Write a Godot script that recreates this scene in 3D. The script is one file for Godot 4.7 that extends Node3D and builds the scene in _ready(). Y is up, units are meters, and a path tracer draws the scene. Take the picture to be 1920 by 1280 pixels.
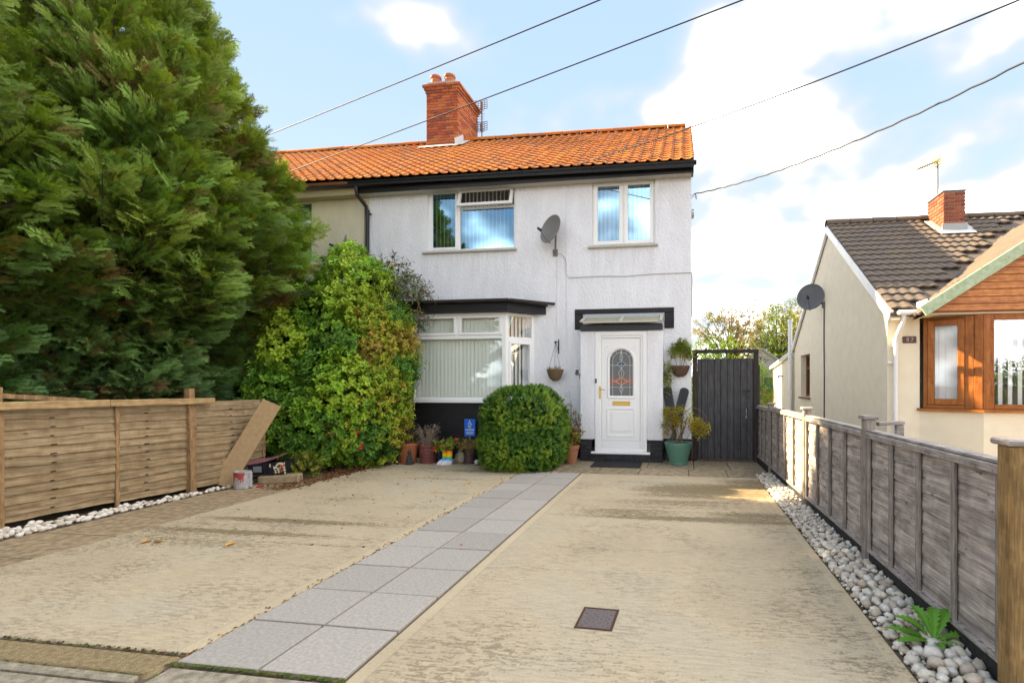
extends Node3D

# ---------------------------------------------------------------- mesh building
class MB:
	var v := PackedVector3Array()
	var n := PackedVector3Array()
	var uv := PackedVector2Array()
	var c := PackedColorArray()
	var col := Color(1, 1, 1)
	var planar := Vector4(0, 0, 1, 1)          # uv = (x - X) / W, (z - Z) / D
	var front := Vector4()                     # second uv = (x - X) / W, 1 - (y - Y) / H, where W is set
	var uv2 := PackedVector2Array()

	func put(p: Vector3, nn: Vector3) -> void:
		v.push_back(p)
		n.push_back(nn)
		uv.push_back(Vector2((p.x - planar.x) / planar.z, (p.z - planar.y) / planar.w))
		c.push_back(col)
		if front.z > 0.0:
			uv2.push_back(Vector2((p.x - front.x) / front.z, 1.0 - (p.y - front.y) / front.w))

	func tri(a: Vector3, b: Vector3, d: Vector3, out: Vector3) -> void:
		var nn := (b - a).cross(d - a)
		if nn.length_squared() < 1e-16:
			return
		nn = nn.normalized()
		if nn.dot(out) < 0.0:
			put(a, -nn); put(b, -nn); put(d, -nn)
		else:
			put(a, nn); put(d, nn); put(b, nn)

	func quad(a: Vector3, b: Vector3, d: Vector3, e: Vector3, out: Vector3) -> void:
		tri(a, b, d, out)
		tri(a, d, e, out)

	func stri(a: Vector3, b: Vector3, d: Vector3, na: Vector3, nb: Vector3, nd: Vector3) -> void:
		var nn := (b - a).cross(d - a)
		if nn.length_squared() < 1e-18:
			return
		if nn.dot(na + nb + nd) < 0.0:
			put(a, na); put(b, nb); put(d, nd)
		else:
			put(a, na); put(d, nd); put(b, nb)

	func squad(a: Vector3, b: Vector3, d: Vector3, e: Vector3, na: Vector3, nb: Vector3, nd: Vector3, ne: Vector3) -> void:
		stri(a, b, d, na, nb, nd)
		stri(a, d, e, na, nd, ne)

	# a box with chamfered edges
	func box(ce: Vector3, s: Vector3, bev := 0.0, bs := Basis()) -> void:
		var h := s * 0.5
		if bev <= 0.0:
			for ax in 3:
				for sg in [-1.0, 1.0]:
					var o := Vector3.ZERO
					o[ax] = sg
					var u := Vector3.ZERO
					var w := Vector3.ZERO
					u[(ax + 1) % 3] = h[(ax + 1) % 3]
					w[(ax + 2) % 3] = h[(ax + 2) % 3]
					var m := o * h[ax]
					quad(ce + bs * (m - u - w), ce + bs * (m + u - w), ce + bs * (m + u + w), ce + bs * (m - u + w), bs * o)
			return
		var b := minf(bev, minf(h.x, minf(h.y, h.z)) * 0.9)
		var hi := h - Vector3(b, b, b)
		for ax in 3:
			for sg in [-1.0, 1.0]:
				var o := Vector3.ZERO
				o[ax] = sg
				var u := Vector3.ZERO
				var w := Vector3.ZERO
				u[(ax + 1) % 3] = hi[(ax + 1) % 3]
				w[(ax + 2) % 3] = hi[(ax + 2) % 3]
				var m := o * h[ax]
				quad(ce + bs * (m - u - w), ce + bs * (m + u - w), ce + bs * (m + u + w), ce + bs * (m - u + w), bs * o)
		for ax in 3:
			var a1 := (ax + 1) % 3
			var a2 := (ax + 2) % 3
			for s1 in [-1.0, 1.0]:
				for s2 in [-1.0, 1.0]:
					var p := Vector3.ZERO
					p[a1] = s1 * h[a1]; p[a2] = s2 * hi[a2]
					var q := Vector3.ZERO
					q[a1] = s1 * hi[a1]; q[a2] = s2 * h[a2]
					var l := Vector3.ZERO
					l[ax] = hi[ax]
					quad(ce + bs * (p - l), ce + bs * (p + l), ce + bs * (q + l), ce + bs * (q - l), bs * (p + q))
		for sx in [-1.0, 1.0]:
			for sy in [-1.0, 1.0]:
				for sz in [-1.0, 1.0]:
					tri(ce + bs * Vector3(sx * h.x, sy * hi.y, sz * hi.z), ce + bs * Vector3(sx * hi.x, sy * h.y, sz * hi.z), ce + bs * Vector3(sx * hi.x, sy * hi.y, sz * h.z), bs * Vector3(sx, sy, sz))

	func span(a: Vector3, b: Vector3, bev := 0.0) -> void:
		box((a + b) * 0.5, (b - a).abs(), bev)

	# a bar from a to b, rectangular section
	func bar(a: Vector3, b: Vector3, w: float, t: float, up := Vector3.UP, bev := 0.0) -> void:
		var z := (b - a).normalized()
		var x := up.cross(z)
		if x.length() < 1e-4:
			x = Vector3.RIGHT.cross(z)
		x = x.normalized()
		var y := z.cross(x)
		box((a + b) * 0.5, Vector3(w, t, a.distance_to(b)), bev, Basis(x, y, z))

	func tube(pts: Array, rads: Array, sides := 8, caps := true) -> void:
		var rings := []
		var nrm := []
		var prev := Vector3.ZERO
		for i in pts.size():
			var d: Vector3 = (pts[mini(i + 1, pts.size() - 1)] - pts[maxi(i - 1, 0)]).normalized()
			var x := prev - d * prev.dot(d)
			if x.length() < 1e-3:
				x = d.cross(Vector3.UP if absf(d.y) < 0.9 else Vector3.RIGHT)
			x = x.normalized()
			prev = x
			var y := d.cross(x)
			var ring := []
			var nr := []
			var r: float = rads[i] if i < rads.size() else rads[rads.size() - 1]
			for k in sides:
				var a := TAU * k / sides
				var o := x * cos(a) + y * sin(a)
				ring.append(pts[i] + o * r)
				nr.append(o)
			rings.append(ring)
			nrm.append(nr)
		for i in pts.size() - 1:
			for k in sides:
				var k2 := (k + 1) % sides
				squad(rings[i][k], rings[i][k2], rings[i + 1][k2], rings[i + 1][k], nrm[i][k], nrm[i][k2], nrm[i + 1][k2], nrm[i + 1][k])
		if caps:
			for e in [0, pts.size() - 1]:
				var o: Vector3 = (pts[0] - pts[1]) if e == 0 else (pts[e] - pts[e - 1])
				for k in sides:
					tri(pts[e], rings[e][k], rings[e][(k + 1) % sides], o)

	# profile: array of Vector2(radius, y); sharp corners are kept where a point is doubled
	func lathe(prof: Array, ce: Vector3, sides := 24, bs := Basis()) -> void:
		for i in prof.size() - 1:
			var a: Vector2 = prof[i]
			var b: Vector2 = prof[i + 1]
			var d := b - a
			if d.length() < 1e-6:
				continue
			var nv := Vector2(d.y, -d.x).normalized()
			for k in sides:
				var t0 := TAU * k / sides
				var t1 := TAU * (k + 1) / sides
				var u0 := Vector3(cos(t0), 0, sin(t0))
				var u1 := Vector3(cos(t1), 0, sin(t1))
				var n0 := u0 * nv.x + Vector3.UP * nv.y
				var n1 := u1 * nv.x + Vector3.UP * nv.y
				squad(ce + bs * (u0 * a.x + Vector3.UP * a.y), ce + bs * (u1 * a.x + Vector3.UP * a.y), ce + bs * (u1 * b.x + Vector3.UP * b.y), ce + bs * (u0 * b.x + Vector3.UP * b.y), bs * n0, bs * n1, bs * n1, bs * n0)

	func ball(ce: Vector3, r: Vector3, su := 12, sv := 8, bs := Basis(), bump := 0.0, ns: FastNoiseLite = null, seed_o := 0.0) -> void:
		var p := []
		var nn := []
		for j in sv + 1:
			var row := []
			var nrow := []
			var ph := PI * j / sv
			for i in su:
				var t := TAU * i / su
				var d := Vector3(sin(ph) * cos(t), cos(ph), sin(ph) * sin(t))
				var k := 1.0
				if ns:
					k += bump * ns.get_noise_3dv(d * 1.3 + Vector3.ONE * seed_o)
				row.append(ce + bs * (d * r * k))
				nrow.append((bs * (d / r)).normalized())
			p.append(row)
			nn.append(nrow)
		for j in sv:
			for i in su:
				var i2 := (i + 1) % su
				squad(p[j][i], p[j][i2], p[j + 1][i2], p[j + 1][i], nn[j][i], nn[j][i2], nn[j + 1][i2], nn[j + 1][i])

	# polygon (xy, any order) given depth along z
	func prism(poly: PackedVector2Array, z0: float, z1: float, xf := Transform3D()) -> void:
		var idx := Geometry2D.triangulate_polygon(poly)
		for i in range(0, idx.size(), 3):
			for z in [z0, z1]:
				var o := Vector3(0, 0, 1 if z == maxf(z0, z1) else -1)
				tri(xf * Vector3(poly[idx[i]].x, poly[idx[i]].y, z), xf * Vector3(poly[idx[i + 1]].x, poly[idx[i + 1]].y, z), xf * Vector3(poly[idx[i + 2]].x, poly[idx[i + 2]].y, z), xf.basis * o)
		var ccw := not Geometry2D.is_polygon_clockwise(poly)
		for i in poly.size():
			var a := poly[i]
			var b := poly[(i + 1) % poly.size()]
			var o2 := Vector2(b.y - a.y, a.x - b.x) * (1.0 if ccw else -1.0)
			quad(xf * Vector3(a.x, a.y, z0), xf * Vector3(b.x, b.y, z0), xf * Vector3(b.x, b.y, z1), xf * Vector3(a.x, a.y, z1), xf.basis * Vector3(o2.x, o2.y, 0))

	func mesh() -> ArrayMesh:
		var a := []
		a.resize(Mesh.ARRAY_MAX)
		a[Mesh.ARRAY_VERTEX] = v
		a[Mesh.ARRAY_NORMAL] = n
		a[Mesh.ARRAY_TEX_UV] = uv
		a[Mesh.ARRAY_COLOR] = c
		if front.z > 0.0:
			a[Mesh.ARRAY_TEX_UV2] = uv2
		var m := ArrayMesh.new()
		m.add_surface_from_arrays(Mesh.PRIMITIVE_TRIANGLES, a)
		return m

# ---------------------------------------------------------------- nodes
var top_names := {}
var part_names := {}

func numbered(base: String, counts: Dictionary, key: String) -> String:
	var k: int = counts.get(key, 0)
	counts[key] = k + 1
	return base if k == 0 else "%s_%03d" % [base, k]

func tag(o: Node3D, label := "", category := "", group := "", kind := "") -> Node3D:
	if label: o.set_meta("label", label)
	if category: o.set_meta("category", category)
	if group: o.set_meta("group", group)
	if kind: o.set_meta("kind", kind)
	return o

func thing(called: String, label: String, category: String, at := Vector3.ZERO, turn := 0.0, group := "") -> Node3D:
	var o := Node3D.new()
	o.name = numbered(called, top_names, called)
	add_child(o)
	o.position = at
	o.rotation.y = turn
	return tag(o, label, category, group)

func copy_of(o: Node3D, called: String, label: String, at: Vector3, turn := 0.0) -> Node3D:
	var d: Node3D = o.duplicate()
	d.name = numbered(called, top_names, called)
	add_child(d)
	d.position = at
	d.rotation.y = turn
	d.set_meta("label", label)
	return d

func place(called: String, m: Mesh, mat: Material, parent: Node3D, xf := Transform3D()) -> MeshInstance3D:
	var o := MeshInstance3D.new()
	o.mesh = m
	o.material_override = mat
	if parent == null:
		o.name = numbered(called, top_names, called)
		add_child(o)
	else:
		o.name = numbered(called, part_names, str(parent.get_instance_id()) + called)
		parent.add_child(o)
	o.transform = xf
	return o

# a part whose mesh was built in world coordinates
func wpart(called: String, mb: MB, mat: Material, parent: Node3D) -> MeshInstance3D:
	return place(called, mb.mesh(), mat, parent, parent.global_transform.affine_inverse())

# a part whose mesh was built in the thing's own coordinates
func lpart(called: String, mb: MB, mat: Material, parent: Node3D) -> MeshInstance3D:
	return place(called, mb.mesh(), mat, parent)

func struct(called: String, mb: MB, mat: Material, label := "") -> MeshInstance3D:
	var o := place(called, mb.mesh(), mat, null)
	return tag(o, label, "", "", "structure") as MeshInstance3D

func scatter(called: String, m: Mesh, mat: Material, parent: Node3D, xfs: Array, cols: Array) -> MultiMeshInstance3D:
	var mm := MultiMesh.new()
	mm.transform_format = MultiMesh.TRANSFORM_3D
	mm.use_colors = true
	mm.mesh = m
	mm.instance_count = xfs.size()
	for i in xfs.size():
		mm.set_instance_transform(i, xfs[i])
		mm.set_instance_color(i, cols[i])
	var o := MultiMeshInstance3D.new()
	o.multimesh = mm
	o.material_override = mat
	if parent == null:
		o.name = numbered(called, top_names, called)
		add_child(o)
	else:
		o.name = numbered(called, part_names, str(parent.get_instance_id()) + called)
		parent.add_child(o)
		o.transform = parent.global_transform.affine_inverse()
	o.set_meta("kind", "stuff")
	return o

# ---------------------------------------------------------------- textures
func noise(sd: int, freq: float, oct := 4, type := FastNoiseLite.TYPE_SIMPLEX_SMOOTH) -> FastNoiseLite:
	var f := FastNoiseLite.new()
	f.seed = sd
	f.noise_type = type
	f.frequency = freq
	f.fractal_octaves = oct
	f.fractal_type = FastNoiseLite.FRACTAL_FBM
	return f

# seamless grey bytes, made at w0 x h0 and stretched to w x h
func grey(f: FastNoiseLite, w: int, h: int, w0 := 0, h0 := 0) -> PackedByteArray:
	var im := f.get_seamless_image(w0 if w0 else w, h0 if h0 else h)
	im.convert(Image.FORMAT_L8)
	if w0:
		im.resize(w, h, Image.INTERPOLATE_CUBIC)
	return im.get_data()

func lin(r: float, g: float, b: float) -> Color:
	return Color(r, g, b).linear_to_srgb()

func tex_rgb(w: int, h: int, data: PackedByteArray) -> ImageTexture:
	return ImageTexture.create_from_image(Image.create_from_data(w, h, false, Image.FORMAT_RGB8, data))

func tex_grey(w: int, h: int, data: PackedByteArray) -> ImageTexture:
	return ImageTexture.create_from_image(Image.create_from_data(w, h, false, Image.FORMAT_L8, data))

# two-layer mottle between two tints (sRGB multipliers), coarse and fine noise mixed
func mottle(sd: int, lo: Color, hi: Color, fc: float, ff: float, mixf := 0.5, s := 512, w0 := 0, h0 := 0) -> ImageTexture:
	var a := grey(noise(sd, fc, 4), s, s, w0, h0)
	var b := grey(noise(sd + 7, ff, 3), s, s, w0, h0)
	var lut := PackedByteArray()
	lut.resize(768)
	for i in 256:
		var cc := lo.lerp(hi, i / 255.0)
		lut[i * 3] = int(clampf(cc.r, 0, 1) * 255); lut[i * 3 + 1] = int(clampf(cc.g, 0, 1) * 255); lut[i * 3 + 2] = int(clampf(cc.b, 0, 1) * 255)
	var out := PackedByteArray()
	out.resize(s * s * 3)
	var m := int(mixf * 256)
	for i in s * s:
		var k := (a[i] * (256 - m) + b[i] * m) >> 8
		k *= 3
		var o := i * 3
		out[o] = lut[k]; out[o + 1] = lut[k + 1]; out[o + 2] = lut[k + 2]
	return tex_rgb(s, s, out)

# wood: long grain along u (or along v when upright), with knots and dark checks
func wood_tex(sd: int, dark: Color, light: Color, upright := false, knots := 6) -> Array:
	var s := 512
	var a := grey(noise(sd, 0.02, 3), s, s, 40, s)
	var b := grey(noise(sd + 3, 0.09, 3), s, s, 24, s)
	var e := grey(noise(sd + 5, 0.25, 2), s, s, 40, s)
	var bl := grey(noise(sd + 9, 0.008, 3), s, s)
	var rng := RandomNumberGenerator.new()
	rng.seed = sd
	var kn := []
	for i in knots:
		kn.append(Vector3(rng.randf_range(30, s - 30), rng.randf_range(30, s - 30), rng.randf_range(5, 11)))
	var out := PackedByteArray()
	out.resize(s * s * 3)
	var bump := PackedByteArray()
	bump.resize(s * s)
	for y in s:
		for x in s:
			var i := y * s + x
			var yy := y
			var kd := 0.0
			for k in kn:
				var dx: float = (x - k.x) * 0.45
				var dy: float = y - k.y
				if absf(dx) < 34 and absf(dy) < 34:
					var r := sqrt(dx * dx + dy * dy)
					if r < 30:
						yy += int(signf(dy) * maxf(0.0, 9.0 - r * 0.35))
						kd = maxf(kd, clampf(1.0 - r / k.z, 0, 1))
			yy = clampi(yy, 0, s - 1)
			var j := yy * s + x
			var t := (a[j] * 0.4 + b[j] * 0.35 + bl[i] * 0.25) / 255.0
			t = clampf((t - 0.5) * 1.5 + 0.55, 0, 1)
			var chk := clampf((60.0 - e[j]) / 50.0, 0, 1)
			var cc := dark.lerp(light, t)
			var f := (1.0 - 0.45 * chk) * (1.0 - 0.6 * kd)
			var o := (x * s + y if upright else i)
			out[o * 3] = int(clampf(cc.r * f, 0, 1) * 255)
			out[o * 3 + 1] = int(clampf(cc.g * f, 0, 1) * 255)
			out[o * 3 + 2] = int(clampf(cc.b * f, 0, 1) * 255)
			bump[o] = int(clampf(b[j] / 255.0 * 0.7 + 0.3 - 0.5 * chk, 0, 1) * 255)
	return [tex_rgb(s, s, out), tex_grey(s, s, bump)]

func mat(c: Color, rough := 0.8, tex: Texture2D = null, scale := 1.0, bump: Texture2D = null, depth := 0.3, world := true, off := Vector3.ZERO) -> StandardMaterial3D:
	var m := StandardMaterial3D.new()
	m.albedo_color = c
	m.roughness = rough
	m.metallic_specular = 0.4
	if tex or bump:
		m.uv1_triplanar = true
		m.uv1_world_triplanar = world
		m.uv1_scale = Vector3.ONE * scale
		m.uv1_offset = off
	if tex:
		m.albedo_texture = tex
	if bump:
		m.heightmap_enabled = true
		m.heightmap_texture = bump
		m.heightmap_scale = depth
	return m

func leafmat(c: Color, back := 0.6, rough := 0.55) -> StandardMaterial3D:
	var m := StandardMaterial3D.new()
	m.albedo_color = c
	m.vertex_color_use_as_albedo = true
	m.roughness = rough
	m.metallic_specular = 0.35
	m.cull_mode = BaseMaterial3D.CULL_DISABLED
	m.backlight_enabled = true
	m.backlight = Color(back, back * 1.0, back * 0.5)
	return m

func glassmat(shine: float, tint: Color) -> ORMMaterial3D:
	var im := Image.create(4, 4, false, Image.FORMAT_RGB8)
	im.fill(Color(1, 0.01, 1))
	var m := ORMMaterial3D.new()
	m.orm_texture = ImageTexture.create_from_image(im)
	m.transparency = BaseMaterial3D.TRANSPARENCY_ALPHA
	m.albedo_color = Color(tint.r, tint.g, tint.b, shine)
	m.cull_mode = BaseMaterial3D.CULL_DISABLED
	return m

# ---------------------------------------------------------------- shared materials
var M := {}
var rngm := RandomNumberGenerator.new()
const EYE := Vector3(0, 1.48, 0)

func make_sky() -> ImageTexture:
	var w := 1024
	var h := 512
	var f1 := noise(11, 1.0, 5)
	var f2 := noise(12, 1.0, 3)
	var f3 := noise(13, 1.0, 4)
	var fw := Vector3(-0.158, 0, -0.9875)
	var rt := Vector3(0.9875, 0, -0.158)
	var data := PackedFloat32Array()
	data.resize(w * h * 3)
	for y in h:
		var el := PI * (0.5 - (y + 0.5) / h)
		var se := sin(el)
		var ce := cos(el)
		for x in w:
			var az := (x + 0.5) / w * TAU
			var d := Vector3(sin(az) * ce, se, -cos(az) * ce)
			var o := (y * w + x) * 3
			if se < -0.02:
				data[o] = 0.30; data[o + 1] = 0.31; data[o + 2] = 0.30
				continue
			var up := clampf(se, 0.0, 1.0)
			var t := pow(1.0 - up, 3.2)
			var r := lerpf(0.112, 0.235, t)
			var g := lerpf(0.16, 0.255, t)
			var b := lerpf(0.228, 0.275, t)
			var q := d / (up + 0.32)
			var n := f1.get_noise_3d(q.x * 2.1, up * 2.5, q.z * 2.1) * 0.95 + f2.get_noise_3d(q.x * 0.6 + 9.0, 3.0, q.z * 0.6) * 0.45
			var a := atan2(d.dot(rt), d.dot(fw))
			var bias := 0.10 + 0.10 * smoothstep(0.0, 0.35, a) * (1.0 - smoothstep(1.6, 2.6, a)) - 0.62 * (1.0 - smoothstep(0.2, 0.6, absf(a + 0.36))) * smoothstep(0.20, 0.42, up) + 0.22 * pow(1.0 - up, 5.0)
			n += f3.get_noise_3d(q.x * 6.0, up * 7.0, q.z * 6.0) * 0.20
			var k := smoothstep(-0.22, 0.34, n + bias)
			var thick := pow(smoothstep(0.0, 0.60, n + bias), 1.6)
			var cv := lerpf(0.20, 1.42, thick)
			k *= 0.94
			data[o] = lerpf(r, cv * 1.01, k)
			data[o + 1] = lerpf(g, cv * 0.975, k)
			data[o + 2] = lerpf(b, cv * 0.93, k)
	return ImageTexture.create_from_image(Image.create_from_data(w, h, false, Image.FORMAT_RGBF, data.to_byte_array()))

func setup_view() -> void:
	var cam := Camera3D.new()
	cam.name = "camera"
	add_child(cam)
	cam.position = EYE
	cam.rotation.y = atan(155.0 / 970.0)
	cam.keep_aspect = Camera3D.KEEP_HEIGHT
	var near := 0.05
	cam.set_frustum(1280.0 / 970.0 * near, Vector2(-165.0 / 970.0, 80.0 / 970.0) * near, near, 600.0)
	cam.current = true
	var e := Environment.new()
	e.background_mode = Environment.BG_SKY
	var sm := PanoramaSkyMaterial.new()
	sm.panorama = make_sky()
	e.sky = Sky.new()
	e.sky.sky_material = sm
	e.background_energy_multiplier = 1.0
	e.tonemap_mode = Environment.TONE_MAPPER_LINEAR
	e.tonemap_exposure = 4.85
	e.sdfgi_enabled = true
	e.ssao_enabled = true
	e.ssil_enabled = true
	var we := WorldEnvironment.new()
	we.name = "world_environment"
	we.environment = e
	add_child(we)
	var sun := DirectionalLight3D.new()
	sun.name = "sun"
	sun.light_color = Color(1.0, 0.9, 0.72)
	sun.light_energy = 1.6
	sun.light_angular_distance = 0.5
	sun.shadow_enabled = true
	add_child(sun)
	var towards := Vector3(-0.846, 0.515, -0.195).normalized()
	sun.basis = Basis.looking_at(-towards, Vector3.UP)

func make_materials() -> void:
	var fine := mottle(1, Color(0.80, 0.79, 0.78), Color(1, 1, 1), 0.02, 0.12, 0.5)
	var fineb := tex_grey(512, 512, grey(noise(21, 0.12, 4), 512, 512))
	M.finetex = fine
	# render
	var st := grey(noise(31, 0.035, 5), 512, 512, 512, 300)
	var st2 := grey(noise(32, 0.16, 3), 512, 512)
	for i in st.size():
		var a := absf(st[i] - 128.0) / 128.0
		st[i] = int(clampf((1.0 - a) * 165.0 + st2[i] * 0.3, 0, 255))
	var stucco := tex_grey(512, 512, st)
	var wallt := mottle(33, Color(0.93, 0.925, 0.915), Color(1.01, 1.01, 1.01), 0.012, 0.12, 0.4, 512, 512, 130)
	M.render_white = mat(lin(0.785, 0.795, 0.855), 0.85, wallt, 0.55, stucco, 0.95)
	M.render_cream = mat(lin(0.70, 0.64, 0.50), 0.85, wallt, 0.5, stucco, 0.6)
	M.bung_wall = mat(lin(0.85, 0.775, 0.62), 0.85, mottle(35, Color(0.93, 0.93, 0.92), Color(1, 1, 1), 0.01, 0.25, 0.4), 0.6, fineb, 0.12)
	M.black_paint = mat(lin(0.018, 0.018, 0.022), 0.55, mottle(36, Color(0.55, 0.55, 0.58), Color(1, 1, 1), 0.02, 0.09, 0.5, 512, 200, 512), 0.8, fineb, 0.25)
	M.black_plastic = mat(lin(0.016, 0.016, 0.018), 0.35)
	M.white_plastic = mat(lin(0.80, 0.80, 0.80), 0.3)
	M.door_white = mat(lin(0.80, 0.80, 0.81), 0.35)
	M.sill = mat(lin(0.62, 0.59, 0.53), 0.6, fine, 2.0)
	M.interior = mat(lin(0.30, 0.28, 0.25), 0.9)
	M.blind = mat(lin(0.62, 0.66, 0.60), 0.8)
	M.blind_white = mat(lin(0.74, 0.76, 0.76), 0.8)
	M.glass_up = glassmat(0.45, Color(0.62, 0.82, 0.97))
	M.glass_low = glassmat(0.10, Color(0.9, 0.97, 1.0))
	M.glass_side = glassmat(0.22, Color(0.95, 0.98, 1.0))
	M.lead_grey = mat(lin(0.42, 0.43, 0.46), 0.55, fine, 3.0)
	M.mortar = mat(lin(0.46, 0.41, 0.35), 0.95, fine, 3.0, fineb, 0.3)
	M.mortar_pale = mat(lin(0.62, 0.56, 0.48), 0.95, fine, 3.0, fineb, 0.3)
	var brt := mottle(41, Color(0.72, 0.68, 0.66), Color(1.05, 1.02, 1.0), 0.03, 0.15, 0.5, 256)
	M.brick = []
	for c in [[0.48, 0.14, 0.055], [0.42, 0.11, 0.05], [0.53, 0.17, 0.06], [0.30, 0.095, 0.06], [0.55, 0.20, 0.07]]:
		M.brick.append(mat(lin(c[0], c[1], c[2]), 0.9, brt, 4.0, fineb, 0.25))
	M.brick_bung = []
	for c in [[0.34, 0.10, 0.06], [0.40, 0.13, 0.07], [0.30, 0.09, 0.055], [0.44, 0.16, 0.09]]:
		M.brick_bung.append(mat(lin(c[0], c[1], c[2]), 0.9, brt, 4.0, fineb, 0.25))
	M.brick_black = [mat(lin(0.022, 0.023, 0.030), 0.5, fine, 4.0, fineb, 0.3), mat(lin(0.032, 0.033, 0.042), 0.5, fine, 4.0, fineb, 0.3)]
	M.mortar_black = mat(lin(0.13, 0.13, 0.145), 0.8, fine, 4.0)
	var tilt := mottle(43, Color(0.80, 0.72, 0.62), Color(1.05, 1.05, 1.02), 0.02, 0.12, 0.55)
	M.tile = []
	for c in [[0.51, 0.18, 0.025], [0.54, 0.21, 0.036], [0.45, 0.15, 0.028], [0.52, 0.165, 0.024], [0.36, 0.15, 0.06]]:
		M.tile.append(mat(lin(c[0], c[1], c[2]), 0.75, tilt, 1.7, fineb, 0.2))
	var btilt := mottle(44, Color(0.62, 0.60, 0.58), Color(1.1, 1.06, 1.0), 0.03, 0.2, 0.5)
	M.btile = []
	for c in [[0.165, 0.14, 0.128], [0.175, 0.148, 0.13], [0.155, 0.133, 0.125], [0.185, 0.152, 0.122]]:
		M.btile.append(mat(lin(c[0], c[1], c[2]), 0.85, btilt, 2.0, fineb, 0.3))
	M.terracotta = mat(lin(0.45, 0.17, 0.085), 0.75, tilt, 3.0, fineb, 0.15)
	M.terracotta_old = mat(lin(0.46, 0.21, 0.12), 0.85, mottle(46, Color(0.65, 0.63, 0.6), Color(1.05, 1.05, 1.05), 0.02, 0.07, 0.4), 3.0, fineb, 0.2)
	M.soil = mat(lin(0.075, 0.05, 0.033), 1.0, mottle(47, Color(0.5, 0.45, 0.4), Color(1.15, 1.1, 1.0), 0.03, 0.2, 0.5), 1.5, fineb, 2.0)
	M.dirt = mat(lin(0.17, 0.13, 0.09), 1.0, fine, 2.0, fineb, 0.6)
	# woods
	var gw := wood_tex(51, Color(0.44, 0.42, 0.42), Color(0.90, 0.88, 0.87), false, 7)
	var gv := wood_tex(52, Color(0.45, 0.43, 0.42), Color(0.80, 0.78, 0.76), true, 2)
	var bw := wood_tex(53, Color(0.58, 0.48, 0.36), Color(0.98, 0.90, 0.76), false, 3)
	var bv := wood_tex(54, Color(0.54, 0.45, 0.35), Color(0.95, 0.84, 0.69), true, 3)
	M.grey_slat = []
	M.brown_slat = []
	for i in 6:
		var t := 0.86 + 0.07 * ((i * 5) % 6) / 2.0
		M.grey_slat.append(mat(lin(0.76 * t, 0.705 * t, 0.665 * t), 0.9, gw[0], 1.5, gw[1], 0.5, true, Vector3(0.31 * i, 0.17 * i, 0.43 * i)))
		M.brown_slat.append(mat(lin(0.42 * t, 0.39 * t, 0.345 * t), 0.9, bw[0], 1.2, bw[1], 0.5, true, Vector3(0.31 * i, 0.17 * i, 0.43 * i)))
	M.grey_post = mat(lin(0.64, 0.60, 0.58), 0.9, gv[0], 2.0, gv[1], 0.5)
	M.grey_rail = mat(lin(0.68, 0.64, 0.61), 0.9, gw[0], 2.0, gw[1], 0.4, true, Vector3(0.2, 0.6, 0.1))
	M.warm_post = mat(lin(0.44, 0.37, 0.24), 0.9, bv[0], 2.2, bv[1], 0.5)
	M.brown_post = mat(lin(0.44, 0.37, 0.28), 0.9, bv[0], 1.8, bv[1], 0.5, true, Vector3(0.4, 0.1, 0.3))
	M.brown_rail = mat(lin(0.56, 0.49, 0.37), 0.9, bw[0], 1.6, bw[1], 0.3, true, Vector3(0.5, 0.35, 0.2))
	M.plank = mat(lin(0.44, 0.30, 0.16), 0.8, M.finetex, 1.2, null, 0.2, false)
	M.gravel_board = mat(lin(0.035, 0.036, 0.04), 0.8, mottle(57, Color(0.6, 0.6, 0.6), Color(1.2, 1.15, 1.1), 0.02, 0.12, 0.5), 2.0, fineb, 0.3)
	var ow := wood_tex(55, Color(0.62, 0.50, 0.42), Color(1.0, 0.95, 0.90), false, 0)
	var ov := wood_tex(56, Color(0.60, 0.48, 0.40), Color(1.0, 0.95, 0.90), true, 0)
	M.oak_h = mat(lin(0.48, 0.205, 0.045), 0.45, ow[0], 2.2)
	M.oak_v = mat(lin(0.48, 0.20, 0.04), 0.45, ov[0], 2.2)
	M.oak_clad = []
	for i in 3:
		M.oak_clad.append(mat(lin(0.72 + 0.03 * i, 0.34 + 0.02 * i, 0.13), 0.5, ow[0], 1.8, null, 0.2, true, Vector3(0.3 * i, 0.21 * i, 0)))
	M.gate_board = []
	for i in 3:
		M.gate_board.append(mat(lin(0.125 + 0.01 * i, 0.13 + 0.01 * i, 0.152 + 0.011 * i), 0.55, gv[0], 1.6, gv[1], 0.3, true, Vector3(0.27 * i, 0.4 * i, 0)))
	M.gate_frame = mat(lin(0.085, 0.055, 0.06), 0.6, gv[0], 1.7, gv[1], 0.3)
	M.metal = mat(lin(0.35, 0.35, 0.36), 0.4)
	M.metal.metallic = 0.8
	M.aerial = mat(lin(0.18, 0.13, 0.11), 0.6)
	M.brass = mat(lin(0.62, 0.42, 0.10), 0.32)
	M.brass.metallic = 0.75
	M.iron = mat(lin(0.02, 0.02, 0.02), 0.5)
	M.cable = mat(lin(0.03, 0.033, 0.045), 0.6)
	M.slate_grey = mat(lin(0.20, 0.20, 0.205), 0.5, fine, 3.0)
	M.dish = mat(lin(0.24, 0.235, 0.23), 0.45, fine, 4.0)
	# paving
	var sp := mottle(61, Color(0.40, 0.39, 0.39), Color(1.24, 1.22, 1.22), 0.02, 0.42, 0.85)
	M.paver = []
	for i in 4:
		var t := 0.93 + 0.045 * i
		M.paver.append(mat(lin(0.55 * t, 0.515 * t, 0.455 * t), 0.9, sp, 3.1, fineb, 0.12, true, Vector3(0.13 * i, 0, 0.37 * i)))
	var ct := mottle(62, Color(0.52, 0.50, 0.46), Color(1.08, 1.05, 1.02), 0.015, 0.14, 0.45)
	M.slab_old = []
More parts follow.
